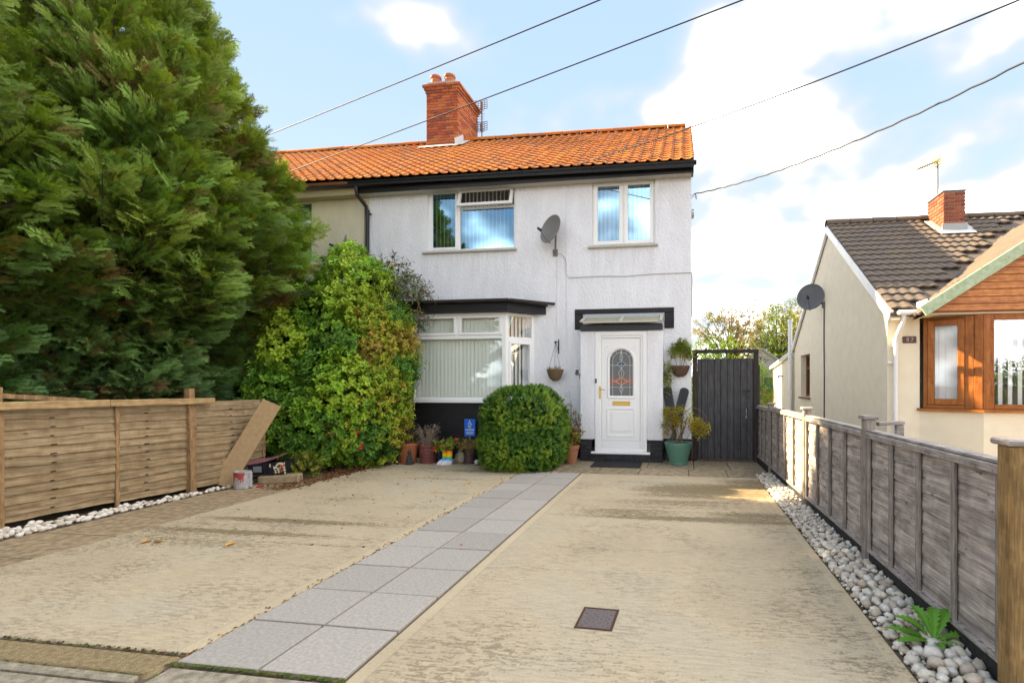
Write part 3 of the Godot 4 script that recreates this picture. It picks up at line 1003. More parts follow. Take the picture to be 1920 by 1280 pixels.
func build_house() -> void:
	var rng := RandomNumberGenerator.new()
	rng.seed = 501
	var H := thing("semi_detached_house", "white rendered semi-detached house with orange tiled roof, bay window and porch", "house", Vector3(-3.2, 0, -10.15))
	# ---- shell
	var wl := MB.new()
	wl.front = Vector4(HX0, 0, 6.79, 5.62)
	var o := Transform3D(Basis(), Vector3(HX0, 0, FZ))
	var hx := func(x: float) -> float: return x - HX0
	wall_rect(wl, o, HX1 - HX0, 5.62, 0.26, [[hx.call(-5.295), 4.25, hx.call(-3.374), 5.565], [hx.call(-1.783), 4.22, hx.call(-0.525), 5.53], [hx.call(-5.55), 1.16, hx.call(-3.2), 2.86], [hx.call(-1.60), 0.19, hx.call(-0.72), 2.44]])
	wl.span(Vector3(HX1 - 0.26, 0, -17.1), Vector3(HX1, 5.62, FZ - 0.261))
	wl.span(Vector3(HX0, 0, -17.1), Vector3(HX0 + 0.2, 5.62, FZ - 0.261))
	wl.span(Vector3(HX0 + 0.201, 0, -17.1), Vector3(HX1 - 0.261, 5.62, -16.85))
	# gable end above the eaves on the right
	var gp := PackedVector2Array([Vector2(-FZ, 5.62), Vector2(17.1, 5.62), Vector2(13.42, 7.90)])
	wl.prism(gp, HX1 - 0.26, HX1, Transform3D(Basis(Vector3(0, 0, -1), Vector3.UP, Vector3(1, 0, 0)), Vector3.ZERO))
	var wm: StandardMaterial3D = M.render_white.duplicate()
	wm.detail_enabled = true
	wm.detail_albedo = wall_stains()
	wm.detail_uv_layer = BaseMaterial3D.DETAIL_UV_2
	wm.detail_blend_mode = BaseMaterial3D.BLEND_MODE_MIX
	wpart("wall", wl, wm, H)
	var il := MB.new()
	il.span(Vector3(HX0 + 0.2, 2.75, -16.8), Vector3(HX1 - 0.27, 2.95, FZ - 0.27))
	il.span(Vector3(HX0 + 0.2, 5.66, -16.8), Vector3(HX1 - 0.27, 5.70, FZ - 0.02))
	il.span(Vector3(HX0 + 0.2, -0.05, -16.8), Vector3(HX1 - 0.27, 0.12, FZ - 0.27))
	il.span(Vector3(HX0 + 0.21, 0.12, -13.2), Vector3(HX1 - 0.27, 5.66, -13.1))
	il.span(Vector3(-2.35, 0.12, -13.1), Vector3(-2.25, 5.66, FZ - 0.27))
	wpart("inner_wall", il, M.interior, H)
	# black plinth along the foot of the wall
	for q in [[HX0 + 0.02, -5.86], [-2.96, -1.955], [-0.364, HX1 + 0.003]]:
		var pl := MB.new()
		pl.span(Vector3(q[0], 0, FZ + 0.001), Vector3(q[1], 0.42, FZ + 0.018), 0.005)
		wpart("plinth", pl, M.black_paint, H)
	# ---- roof
	var roof := gable_roof(H, HX0, 0.215)
	pantiles(roof, 0.22 - 0.208 * 33, 33, rng, func(x, s): return x > -6.80 and x < -5.88 and s > 3.80)
	ridge_tiles(roof, -5.89, 0.24, 0.46, func(x): return roof_pt(x, ROOF_S, 0.015), 0.12, M.tile, rng)
	var fa := MB.new()
	fa.span(Vector3(-6.74, 5.47, FZ + 0.22), Vector3(0.21, 5.60, FZ + 0.25), 0.004)
	fa.span(Vector3(0.172, 5.475, FZ + 0.0), Vector3(0.205, 5.60, FZ + 0.219), 0.003)
	wpart("fascia", fa, M.black_plastic, H)
	var so := MB.new()
	so.span(Vector3(-6.74, 5.48, FZ + 0.001), Vector3(0.171, 5.50, FZ + 0.219), 0.002)
	wpart("soffit", so, M.sill, H)
	gutter(H, Vector3(-6.86, 5.675, FZ + 0.335), Vector3(0.26, 5.635, FZ + 0.335), 0.062, M.black_plastic, 1.15)
	var dp := MB.new()
	dp.tube([Vector3(-6.70, 5.63, -9.815), Vector3(-6.70, 5.50, -9.815), Vector3(-6.70, 5.42, -9.84), Vector3(-6.62, 5.24, -10.03), Vector3(-6.615, 5.12, -10.075), Vector3(-6.615, 0.1, -10.075)], [0.04, 0.037, 0.037, 0.037, 0.037, 0.037], 12)
	dp.tube([Vector3(-6.615, 5.17, -10.075), Vector3(-6.615, 5.08, -10.075)], [0.045, 0.045], 12)
	dp.box(Vector3(-6.615, 5.10, -10.11), Vector3(0.14, 0.03, 0.03), 0.004)
	wpart("downpipe", dp, M.black_plastic, H)
	# ---- chimney
	var cw := 0.89
	var cx0 := -6.79
	var ch := MB.new()
	ch.span(Vector3(cx0 + 0.012, 7.3, -14.33), Vector3(cx0 + cw - 0.012, 9.42, -12.982), 0.0)
	var chim := wpart("chimney", ch, M.mortar, H)
	lay_bricks(chim, Transform3D(Basis(), Vector3(cx0, 7.76, -12.985)), cw, 1.50, 0.2125, 0.065, M.brick, rng, true)
	lay_bricks(chim, Transform3D(Basis(Vector3.UP, PI / 2), Vector3(cx0 + cw - 0.015, 7.76, -12.97)), 1.36, 1.50, 0.2150, 0.065, M.brick, rng, false)
	lay_bricks(chim, Transform3D(Basis(Vector3.UP, -PI / 2), Vector3(cx0 + 0.015, 7.76, -14.33)), 1.36, 1.50, 0.215, 0.065, M.brick, rng, false, false)
	lay_bricks(chim, Transform3D(Basis(Vector3.UP, PI), Vector3(cx0 + cw, 7.76, -14.315)), cw, 1.50, 0.2125, 0.065, M.brick, rng, true, false)
	for k in 3:
		var pj: float = [0.022, 0.05, 0.085][k]
		var y0 := 9.262 + k * 0.072
		var core := MB.new()
		core.span(Vector3(cx0 - pj + 0.014, y0 - 0.002, -14.33 - pj + 0.014), Vector3(cx0 + cw + pj - 0.014, y0 + 0.066, -12.97 + pj - 0.014))
		var cr := wpart("chimney_crown", core, M.mortar, H)
		var ww := cw + 2 * pj
		var dd := 1.36 + 2 * pj
		lay_bricks(cr, Transform3D(Basis(), Vector3(cx0 - pj, y0, -12.985 + pj)), ww, 0.07, 0.22, 0.064, M.brick, rng, k % 2 == 0)
		lay_bricks(cr, Transform3D(Basis(Vector3.UP, PI / 2), Vector3(cx0 + cw + pj - 0.015, y0, -12.97 + pj)), dd, 0.07, 0.22, 0.064, M.brick, rng, k % 2 == 1)
		lay_bricks(cr, Transform3D(Basis(Vector3.UP, -PI / 2), Vector3(cx0 - pj + 0.015, y0, -14.33 - pj)), dd, 0.07, 0.22, 0.064, M.brick, rng, k % 2 == 1, false)
	var fl := MB.new()
	fl.prism(PackedVector2Array([Vector2(cx0 - 0.05, 9.476), Vector2(cx0 + cw + 0.05, 9.476), Vector2(cx0 + cw - 0.1, 9.53), Vector2(cx0 + 0.1, 9.53)]), -14.38, -12.92)
	wpart("flaunching", fl, M.mortar, H)
	for q in [[-6.62, -13.18], [-6.22, -13.18], [-6.62, -13.68], [-6.22, -13.62], [-6.4, -14.1]]:
		var pt := MB.new()
		pt.lathe([Vector2(0.14, 0.0), Vector2(0.128, 0.24), Vector2(0.128, 0.25), Vector2(0.15, 0.26), Vector2(0.152, 0.31), Vector2(0.14, 0.325), Vector2(0.118, 0.325), Vector2(0.11, 0.1)], Vector3(q[0], 9.50, q[1]), 20)
		wpart("chimney_pot", pt, M.terracotta, H)
	var ld := MB.new()
	var zf := -12.955
	ld.span(Vector3(cx0 - 0.03, 7.66, zf), Vector3(cx0 + cw + 0.03, 7.87, zf + 0.012), 0.003)
	ld.box(roof_pt(cx0 + cw / 2, 3.66, 0.065), Vector3(cw + 0.24, 0.012, 0.22), 0.003, Basis(Vector3.RIGHT, SLOPE))
	ld.box(roof_pt(cx0 + cw + 0.10, 3.98, 0.065), Vector3(0.22, 0.012, 0.62), 0.003, Basis(Vector3.RIGHT, SLOPE))
	for k in 6:
		var s := 3.72 + 0.105 * k
		var p := roof_pt(cx0 + cw + 0.012, s, 0.08)
		ld.box(p + Vector3(0, 0.07, 0), Vector3(0.012, 0.16, 0.10), 0.003, Basis(Vector3.RIGHT, SLOPE * 0.3))
	wpart("lead_flashing", ld, mat(lin(0.60, 0.60, 0.60), 0.7, M.finetex, 3.0), H)
	# ---- upper windows
	var d := -0.055
	var w1 := MB.new()
	var W := 5.295 - 3.374
	ring(w1, 0, 0, W, 1.315, 0.05, d - 0.05, d, 0.005)
	w1.span(Vector3(0.646, 0.05, d - 0.05), Vector3(0.706, 1.265, d - 0.001), 0.004)
	w1.span(Vector3(0.706, 0.865, d - 0.05), Vector3(W - 0.05, 0.915, d - 0.001), 0.004)
	ring(w1, 0.05, 0.05, 0.646, 1.265, 0.045, d - 0.03, d + 0.016)
	var n1 := new_window(H, Transform3D(Basis(), Vector3(-5.295, 4.25, FZ)), w1, M.white_plastic)
	pane_at(n1, 0.095, 0.095, 0.60, 1.22, d - 0.01, M.glass_up)
	pane_at(n1, 0.72, 0.055, W - 0.055, 0.86, d - 0.02, M.glass_up)
	# fanlight standing open at the foot
	var sash := MB.new()
	ring(sash, 0.70, -0.40, W - 0.045, 0.0, 0.06, -0.02, 0.035)
	var tilt := Transform3D(Basis(Vector3.RIGHT, -0.30), Vector3(0, 1.272, d + 0.012))
	place("fanlight", sash.mesh(), M.white_plastic, n1, tilt)
	pane_at(n1, 0.76, -0.34, W - 0.105, -0.06, 0.0, M.glass_low, tilt)
	blinds_at(n1, 0.06, 0.03, 0.66, 1.28, d - 0.16, 0.085, 0.085, 1.9, M.blind_white, rng)
	blinds_at(n1, 0.72, 0.03, W - 0.04, 1.28, d - 0.16, 0.085, 0.085, 1.75, M.blind_white, rng)
	var s1 := MB.new()
	s1.span(Vector3(-5.39, 4.205, FZ + 0.001), Vector3(-3.33, 4.249, FZ + 0.07), 0.008)
	wpart("window_sill", s1, M.sill, H)
	var w2 := MB.new()
	W = 1.783 - 0.525
	ring(w2, 0, 0, W, 1.31, 0.035, d - 0.05, d, 0.005)
	w2.span(Vector3(W / 2 - 0.012, 0.035, d - 0.05), Vector3(W / 2 + 0.012, 1.275, d - 0.001), 0.003)
	ring(w2, 0.035, 0.035, W / 2 - 0.012, 1.275, 0.075, d - 0.03, d + 0.018)
	ring(w2, W / 2 + 0.012, 0.035, W - 0.035, 1.275, 0.075, d - 0.03, d + 0.018)
	var n2 := new_window(H, Transform3D(Basis(), Vector3(-1.783, 4.22, FZ)), w2, M.white_plastic)
	pane_at(n2, 0.11, 0.11, W / 2 - 0.085, 1.20, d - 0.01, M.glass_up)
	pane_at(n2, W / 2 + 0.085, 0.11, W - 0.11, 1.20, d - 0.01, M.glass_up)
	blinds_at(n2, 0.04, 0.03, W - 0.02, 1.28, d - 0.15, 0.085, 0.085, 0.55, M.blind_white, rng)
	var s2 := MB.new()
	s2.span(Vector3(-1.86, 4.175, FZ + 0.001), Vector3(-0.47, 4.219, FZ + 0.07), 0.008)
	wpart("window_sill", s2, M.sill, H)
	# ---- bay
	var A := Vector2(-5.86, FZ + 0.001)
	var B := Vector2(-5.40, -9.67)
	var C := Vector2(-3.40, -9.67)
	var D := Vector2(-2.965, FZ + 0.001)
	var bw := MB.new()
	bw.prism(plan([A, B, C, D]), 0.0, 1.115, Transform3D(PLAN, Vector3.ZERO))
	wpart("bay_wall", bw, M.black_paint, H)
	var bs := MB.new()
	bs.prism(plan([A + Vector2(-0.08, 0), B + Vector2(-0.04, 0.07), C + Vector2(0.04, 0.07), D + Vector2(0.08, 0)]), 1.116, 1.16, Transform3D(PLAN, Vector3.ZERO))
	wpart("window_sill", bs, M.white_plastic, H)
	var br := MB.new()
	var out_poly := [A + Vector2(-0.22, 0), B + Vector2(-0.09, 0.16), C + Vector2(0.09, 0.16), D + Vector2(0.24, 0)]
	br.prism(plan(out_poly), 2.885, 3.045, Transform3D(PLAN, Vector3.ZERO))
	br.prism(plan([A + Vector2(-0.26, 0), B + Vector2(-0.11, 0.20), C + Vector2(0.11, 0.20), D + Vector2(0.28, 0)]), 3.046, 3.085, Transform3D(PLAN, Vector3.ZERO))
	wpart("bay_roof", br, M.black_paint, H)
	var gm := mat(lin(0.045, 0.042, 0.04), 0.4)
	var gy := 3.10
	gutter(H, Vector3(B.x - 0.15, gy, B.y + 0.26), Vector3(C.x + 0.15, gy, C.y + 0.26), 0.045, gm, 0.9)
	gutter(H, Vector3(C.x + 0.15, gy, C.y + 0.26), Vector3(D.x + 0.42, gy, D.y + 0.06), 0.045, gm, 0.3)
	gutter(H, Vector3(A.x - 0.38, gy, A.y + 0.06), Vector3(B.x - 0.15, gy, B.y + 0.26), 0.045, gm, 0.3)
	# front light
	var bh := 2.884 - 1.161
	var f1 := MB.new()
	W = C.x - B.x
	f1.span(Vector3(0, 0, -0.07), Vector3(0.085, bh, 0.0), 0.006)
	f1.span(Vector3(W - 0.085, 0, -0.07), Vector3(W, bh, 0.0), 0.006)
	f1.span(Vector3(0.085, 0, -0.06), Vector3(W - 0.085, 0.055, -0.004), 0.005)
	f1.span(Vector3(0.085, bh - 0.05, -0.06), Vector3(W - 0.085, bh, -0.004), 0.005)
	f1.span(Vector3(0.085, 1.21, -0.06), Vector3(W - 0.085, 1.285, -0.004), 0.005)
	f1.span(Vector3(W / 2 - 0.03, 1.285, -0.06), Vector3(W / 2 + 0.03, bh - 0.05, -0.004), 0.005)
	ring(f1, 0.085, 1.287, W / 2 - 0.03, bh - 0.052, 0.05, -0.04, 0.014)
	ring(f1, W / 2 + 0.03, 1.287, W - 0.085, bh - 0.052, 0.05, -0.04, 0.014)
	var fn := new_window(H, Transform3D(Basis(), Vector3(B.x, 1.161, B.y)), f1, M.white_plastic)
	pane_at(fn, 0.09, 0.055, W - 0.09, 1.21, -0.03, M.glass_low)
	pane_at(fn, 0.135, 1.335, W / 2 - 0.08, bh - 0.10, -0.02, M.glass_low)
	pane_at(fn, W / 2 + 0.08, 1.335, W - 0.135, bh - 0.10, -0.02, M.glass_low)
	blinds_at(fn, 0.03, 0.01, W - 0.02, bh - 0.01, -0.13, 0.080, 0.089, 0.35, M.blind, rng)
	# splayed lights
	for side in 2:
		var p0 := C if side == 0 else A
		var p1 := D if side == 0 else B
		var dv := (p1 - p0)
		var wd := dv.length()
		var xa := Vector3(dv.x, 0, dv.y).normalized()
		var bb := Basis(xa, Vector3.UP, xa.cross(Vector3.UP))
		var sp := MB.new()
		ring(sp, 0.004, 0, wd - 0.002, bh, 0.06, -0.06, -0.003, 0.005)
		sp.span(Vector3(0.065, 1.16, -0.055), Vector3(wd - 0.062, 1.25, -0.005), 0.004)
		ring(sp, 0.064, 0.06, wd - 0.062, 1.16, 0.05, -0.045, 0.012)
		var sn := new_window(H, Transform3D(bb, Vector3(p0.x, 1.161, p0.y)), sp, M.white_plastic)
		pane_at(sn, 0.11, 0.105, wd - 0.108, 1.115, -0.03, M.glass_side)
		pane_at(sn, 0.062, 1.25, wd - 0.06, bh - 0.06, -0.03, M.glass_side)
		blinds_at(sn, 0.09, 0.01, wd - 0.02, bh - 0.01, -0.14, 0.085, 0.089, 0.5, M.blind_white, rng)
	# ---- porch
	var px0 := -1.952
	var px1 := -0.367
	var pz := -9.80
	var po := MB.new()
	po.span(Vector3(px0, 0.42, FZ + 0.002), Vector3(-1.662, 2.50, pz), 0.008)
	po.span(Vector3(-0.664, 0.42, FZ + 0.002), Vector3(px1, 2.50, pz), 0.008)
	po.span(Vector3(-1.661, 2.486, FZ + 0.003), Vector3(-0.665, 2.499, pz - 0.02), 0.0)
	wpart("porch_wall", po, M.render_white, H)
	for bx in [[px0, -1.735], [-0.60, px1]]:
		var cb := MB.new()
		cb.span(Vector3(bx[0] + 0.012, 0.0, FZ + 0.02), Vector3(bx[1] - 0.012, 0.419, pz - 0.012))
		var pb := wpart("porch_plinth", cb, M.mortar_black, H)
		lay_bricks(pb, Transform3D(Basis(), Vector3(bx[0], 0.003, pz - 0.012)), bx[1] - bx[0], 0.42, 0.215, 0.06, M.brick_black, rng, bx[0] < -1.5)
		lay_bricks(pb, Transform3D(Basis(Vector3.UP, PI / 2), Vector3(px1 - 0.016 if bx[0] > -1 else -1.751, 0.003, pz - 0.002)), 0.33, 0.42, 0.215, 0.06, M.brick_black, rng, true)
	var cb2 := MB.new()
	cb2.span(Vector3(-1.733, 0.0, FZ + 0.02), Vector3(-0.602, 0.148, pz + 0.03))
	var pb2 := wpart("door_step", cb2, M.mortar_black, H)
	lay_bricks(pb2, Transform3D(Basis(), Vector3(-1.735, 0.004, pz + 0.03)), 1.135, 0.14, 0.215, 0.062, M.brick_black, rng, true)
	var th := MB.new()
	th.span(Vector3(-1.735, 0.15, pz - 0.05), Vector3(-0.60, 0.192, pz + 0.065), 0.008)
	wpart("threshold", th, M.door_white, H)
	var df := MB.new()
	ring(df, -1.659, 0.193, -0.667, 2.484, 0.075, pz - 0.05, pz + 0.012, 0.006)
	ring(df, -1.584, 0.269, -0.742, 2.409, 0.05, pz - 0.05, pz - 0.002, 0.006)
	df.span(Vector3(-1.534, 0.32, pz - 0.05), Vector3(-0.792, 0.40, pz - 0.006), 0.005)
	wpart("door_frame", df, M.door_white, H)
	var dl := MB.new()
	var dx0 := -1.528
	var dx1 := -0.798
	var dz := pz - 0.012
	# the leaf: boards round the arched light
	var ax := (-1.378 - 0.934) / 2
	var ar := 0.222
	var ay0 := 1.257
	var ay1 := 1.922
	var leaf := PackedVector2Array([Vector2(dx0, 0.405), Vector2(dx1, 0.405), Vector2(dx1, 2.352), Vector2(ax, 2.352), Vector2(ax, ay1 + ar)])
	for k in 13:
		var a := PI / 2 - PI / 2 * k / 12
		if k > 0: leaf.push_back(Vector2(ax + ar * cos(a), ay1 + ar * sin(a)))
	leaf.push_back(Vector2(ax + ar, ay0))
	leaf.push_back(Vector2(ax - ar, ay0))
	for k in 13:
		var a := PI - PI / 2 * k / 12
		if k < 12: leaf.push_back(Vector2(ax + ar * cos(a), ay1 + ar * sin(a)))
	leaf.push_back(Vector2(ax - 0.001, ay1 + ar))
	leaf.push_back(Vector2(ax - 0.001, 2.352))
	leaf.push_back(Vector2(dx0, 2.352))
	dl.prism(leaf, dz - 0.04, dz)
	# moulded surround of the arched light
	var pts := [Vector3(ax - ar - 0.03, ay0 - 0.035, dz + 0.004), Vector3(ax - ar - 0.03, ay1, dz + 0.004)]
	for k in 17:
		var a := PI - PI * k / 16
		pts.append(Vector3(ax + (ar + 0.03) * cos(a), ay1 + (ar + 0.03) * sin(a), dz + 0.004))
	pts.append(Vector3(ax + ar + 0.03, ay0 - 0.035, dz + 0.004))
	dl.tube(pts, [0.016], 8)
	dl.tube([pts[0], pts[pts.size() - 1]], [0.016], 8)
	# corner scrolls over the arch
	for s in [-1.0, 1.0]:
		var sc := []
		for k in 9:
			var q := k / 8.0
			sc.append(Vector3(ax + s * (0.27 - 0.14 * q), 2.13 + 0.085 * q - 0.03 * sin(q * PI), dz + 0.003))
		dl.tube(sc, [0.006, 0.009, 0.011, 0.009, 0.006], 6)
		dl.ball(Vector3(ax + s * 0.255, 2.20, dz + 0.002), Vector3(0.018, 0.018, 0.010), 8, 6)
		dl.tube([Vector3(ax + s * 0.29, 1.98, dz + 0.003), Vector3(ax + s * 0.295, 2.1, dz + 0.003), Vector3(ax + s * 0.28, 2.2, dz + 0.003)], [0.006], 6)
	# raised lower panel
	ring(dl, -1.435, 0.478, -0.886, 1.028, 0.03, dz - 0.002, dz + 0.012, 0.007)
	ring(dl, -1.355, 0.560, -0.966, 0.946, 0.022, dz - 0.002, dz + 0.008, 0.006)
	dl.span(Vector3(-1.331, 0.584, dz - 0.002), Vector3(-0.99, 0.922, dz + 0.009), 0.008)
	var door := wpart("door", dl, M.door_white, H)
	var gl := MB.new()
	var gpoly := PackedVector2Array([Vector2(ax - ar, ay0), Vector2(ax + ar, ay0)])
	for k in 13:
		var a := PI * k / 12
		gpoly.push_back(Vector2(ax + ar * cos(a), ay1 + ar * sin(a)))
	gl.prism(gpoly, dz - 0.026, dz - 0.020)
	wpart("pane", gl, mat(lin(0.15, 0.155, 0.16), 0.12), door)
	# reddish reflection, painted as a row of small panes behind the leading
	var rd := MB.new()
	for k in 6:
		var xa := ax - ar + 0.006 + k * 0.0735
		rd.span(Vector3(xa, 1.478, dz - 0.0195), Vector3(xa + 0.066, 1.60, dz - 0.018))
	wpart("painted_reflection", rd, mat(lin(0.34, 0.13, 0.09), 0.2), door)
	var lead := MB.new()
	var lz := dz - 0.015
	for yy in [1.42, 1.84]:
		lead.bar(Vector3(ax - ar, yy, lz), Vector3(ax + ar, yy, lz), 0.006, 0.006)
	for s in [-1.0, 1.0]:
		lead.bar(Vector3(ax + s * 0.165, ay0, lz), Vector3(ax + s * 0.165, ay1, lz), 0.006, 0.006)
		for q in [[0.0, 2.14, 0.03, 1.97], [0.03, 1.97, 0.0, 1.93], [0.0, 1.93, 0.085, 1.86], [0.085, 1.86, 0.0, 1.79], [0.0, 1.79, 0.055, 1.69], [0.055, 1.69, 0.02, 1.60], [0.02, 1.60, 0.11, 1.53], [0.11, 1.53, 0.165, 1.55], [0.11, 1.53, 0.0, 1.46], [0.0, 1.46, 0.035, 1.38], [0.035, 1.38, 0.0, 1.31]]:
			lead.bar(Vector3(ax + s * q[0], q[1], lz), Vector3(ax + s * q[2], q[3], lz), 0.006, 0.006)
	lead.bar(Vector3(ax, ay0, lz), Vector3(ax, 2.14, lz), 0.005, 0.005)
	var arc := []
	for k in 13:
		var a := PI * k / 12
		arc.append(Vector3(ax + 0.165 * cos(a), ay1 + 0.165 * sin(a), lz))
	lead.tube(arc, [0.0035], 6)
	for a in [0.5, 1.05, 2.09, 2.64]:
		lead.bar(Vector3(ax + 0.165 * cos(a), ay1 + 0.165 * sin(a), lz), Vector3(ax + ar * cos(a), ay1 + ar * sin(a), lz), 0.005, 0.005)
	wpart("leading", lead, mat(lin(0.62, 0.63, 0.63), 0.4), door)
	var dia := MB.new()
	dia.prism(PackedVector2Array([Vector2(ax, 1.91), Vector2(ax + 0.07, 1.86), Vector2(ax, 1.81), Vector2(ax - 0.07, 1.86)]), dz - 0.0195, dz - 0.017)
	wpart("blue_glass", dia, mat(lin(0.05, 0.10, 0.17), 0.15), door)
	var lb := MB.new()
	ring(lb, -1.323, 1.072, -0.986, 1.152, 0.014, dz, dz + 0.010, 0.003)
	lb.span(Vector3(-1.305, 1.088, dz), Vector3(-1.004, 1.136, dz + 0.007), 0.004)
	wpart("letter_box", lb, M.brass, door)
	var hd := MB.new()
	hd.span(Vector3(-1.583, 1.20, pz - 0.004), Vector3(-1.548, 1.44, pz + 0.008), 0.006)
	hd.tube([Vector3(-1.565, 1.38, pz), Vector3(-1.565, 1.38, pz + 0.045), Vector3(-1.54, 1.38, pz + 0.052), Vector3(-1.46, 1.375, pz + 0.052)], [0.009, 0.009, 0.009, 0.008], 8)
	hd.tube([Vector3(-1.565, 1.27, pz + 0.004), Vector3(-1.565, 1.27, pz + 0.018)], [0.012, 0.012], 10)
	wpart("handle", hd, M.brass, door)
	var bell := MB.new()
	bell.span(Vector3(-1.655, 1.50, pz + 0.012), Vector3(-1.625, 1.585, pz + 0.03), 0.005)
	wpart("doorbell", bell, M.iron, H)
	# black lintel, canopy and the painted band round it
	var lt := MB.new()
	lt.span(Vector3(px0 + 0.01, 2.50, FZ + 0.002), Vector3(px1 - 0.01, 2.625, pz + 0.035), 0.004)
	wpart("lintel", lt, mat(lin(0.03, 0.034, 0.045), 0.5), H)
	var bd := MB.new()
	bd.span(Vector3(-2.13, 2.875, FZ + 0.001), Vector3(-0.162, 2.972, FZ + 0.022), 0.006)
	bd.span(Vector3(-2.13, 2.567, FZ + 0.001), Vector3(-1.962, 2.874, FZ + 0.021), 0.006)
	bd.span(Vector3(-0.345, 2.567, FZ + 0.001), Vector3(-0.162, 2.874, FZ + 0.021), 0.006)
	wpart("painted_band", bd, M.black_paint, H)
	var lf := MB.new()
	for q in [[-1.945, -1.50], [-1.495, -0.82], [-0.815, -0.35]]:
		lf.span(Vector3(q[0], 2.72, FZ + 0.001), Vector3(q[1], 2.872, FZ + 0.012), 0.003)
	wpart("lead_flashing", lf, mat(lin(0.50, 0.55, 0.62), 0.6, M.finetex, 3.0), H)
	var ca := Vector3(0, 2.805, FZ + 0.01)
	var cf := Vector3(0, 2.66, -9.62)
	for q in [[-1.86, -1.19], [-1.13, -0.44]]:
		var sh := MB.new()
		for z in [0.0, -0.012]:
			sh.quad(Vector3(q[0], ca.y + z, ca.z), Vector3(q[1], ca.y + z, ca.z), Vector3(q[1], cf.y + z, cf.z), Vector3(q[0], cf.y + z, cf.z), Vector3(0, 1 if z == 0.0 else -1, 0.2))
		sh.quad(Vector3(q[0], cf.y, cf.z), Vector3(q[1], cf.y, cf.z), Vector3(q[1], cf.y - 0.012, cf.z), Vector3(q[0], cf.y - 0.012, cf.z), Vector3(0, 0, 1))
		wpart("canopy_sheet", sh, mat(lin(0.46, 0.43, 0.29), 0.35, M.finetex, 3.0), H)
	var cb3 := MB.new()
	for x in [-1.90, -1.16, -0.40]:
		cb3.bar(Vector3(x, ca.y + 0.012, ca.z), Vector3(x, cf.y + 0.004, cf.z), 0.055, 0.04, Vector3.UP, 0.008)
	cb3.span(Vector3(-1.87, cf.y - 0.03, cf.z), Vector3(-0.43, cf.y - 0.004, cf.z + 0.018), 0.004)
	wpart("canopy_bar", cb3, mat(lin(0.62, 0.59, 0.52), 0.5, M.finetex, 4.0), H)
	# house number
	for q in [["8", -2.082, 1.712], ["9", -2.0, 1.642]]:
		var tm := TextMesh.new()
		tm.text = q[0]
		var sf := SystemFont.new()
		sf.font_names = PackedStringArray(["Droid Sans"])
		sf.font_weight = 700
		tm.font = sf
		tm.font_size = 32
		tm.pixel_size = 0.0046
		tm.depth = 0.012
		place("house_number", tm, M.iron, H, H.global_transform.affine_inverse() * Transform3D(Basis(Vector3(0, 0, 1), -0.06), Vector3(q[1], q[2], FZ + 0.012)))
	# fittings on the flank wall, seen edge-on
	var ft := MB.new()
	ft.span(Vector3(HX1 + 0.001, 4.86, -10.75), Vector3(HX1 + 0.06, 4.93, -10.5), 0.01)
	ft.span(Vector3(HX1 + 0.001, 4.98, -10.62), Vector3(HX1 + 0.055, 5.0, -10.56), 0.004)
	ft.tube([Vector3(HX1 + 0.004, 5.16, -10.4), Vector3(HX1 + 0.06, 5.2, -10.35)], [0.008], 6)
	ft.span(Vector3(HX1 + 0.001, 2.9, -11.2), Vector3(HX1 + 0.03, 3.75, -10.7), 0.01)
	wpart("wall_fitting", ft, M.lead_grey, H)
	# cables on the front
	var wc := MB.new()
	wc.tube([Vector3(-2.52, 4.12, FZ + 0.012), Vector3(-2.40, 4.09, FZ + 0.012), Vector3(-2.335, 4.02, FZ + 0.012), Vector3(-2.30, 3.9, FZ + 0.012), Vector3(-2.30, 3.66, FZ + 0.012), Vector3(-2.24, 3.615, FZ + 0.012), Vector3(-1.5, 3.62, FZ + 0.012), Vector3(-1.1, 3.605, FZ + 0.012), Vector3(-0.6, 3.63, FZ + 0.012), Vector3(0.175, 3.635, FZ + 0.012)], [0.008], 6)
	wpart("wall_cable", wc, mat(lin(0.46, 0.46, 0.46), 0.7), H)
	var wc2 := MB.new()
	wc2.tube([Vector3(-2.295, 5.40, FZ + 0.008), Vector3(-2.30, 4.5, FZ + 0.008), Vector3(-2.295, 3.0, FZ + 0.008), Vector3(-2.30, 2.0, FZ + 0.008), Vector3(-2.30, 1.5, FZ + 0.008), Vector3(-2.30, 0.45, FZ + 0.008)], [0.006], 6)
	wc2.tube([Vector3(-2.49, 4.05, FZ + 0.008), Vector3(-2.49, 3.2, FZ + 0.008), Vector3(-2.50, 2.38, FZ + 0.008)], [0.005], 6)
	wc2.tube([Vector3(-2.30, 1.44, FZ + 0.008), Vector3(-1.96, 1.45, FZ + 0.008)], [0.005], 6)
	wc2.tube([Vector3(-6.36, 5.40, FZ + 0.008), Vector3(-6.34, 3.6, FZ + 0.008)], [0.006], 6)
	wpart("painted_cable", wc2, M.render_white, H)

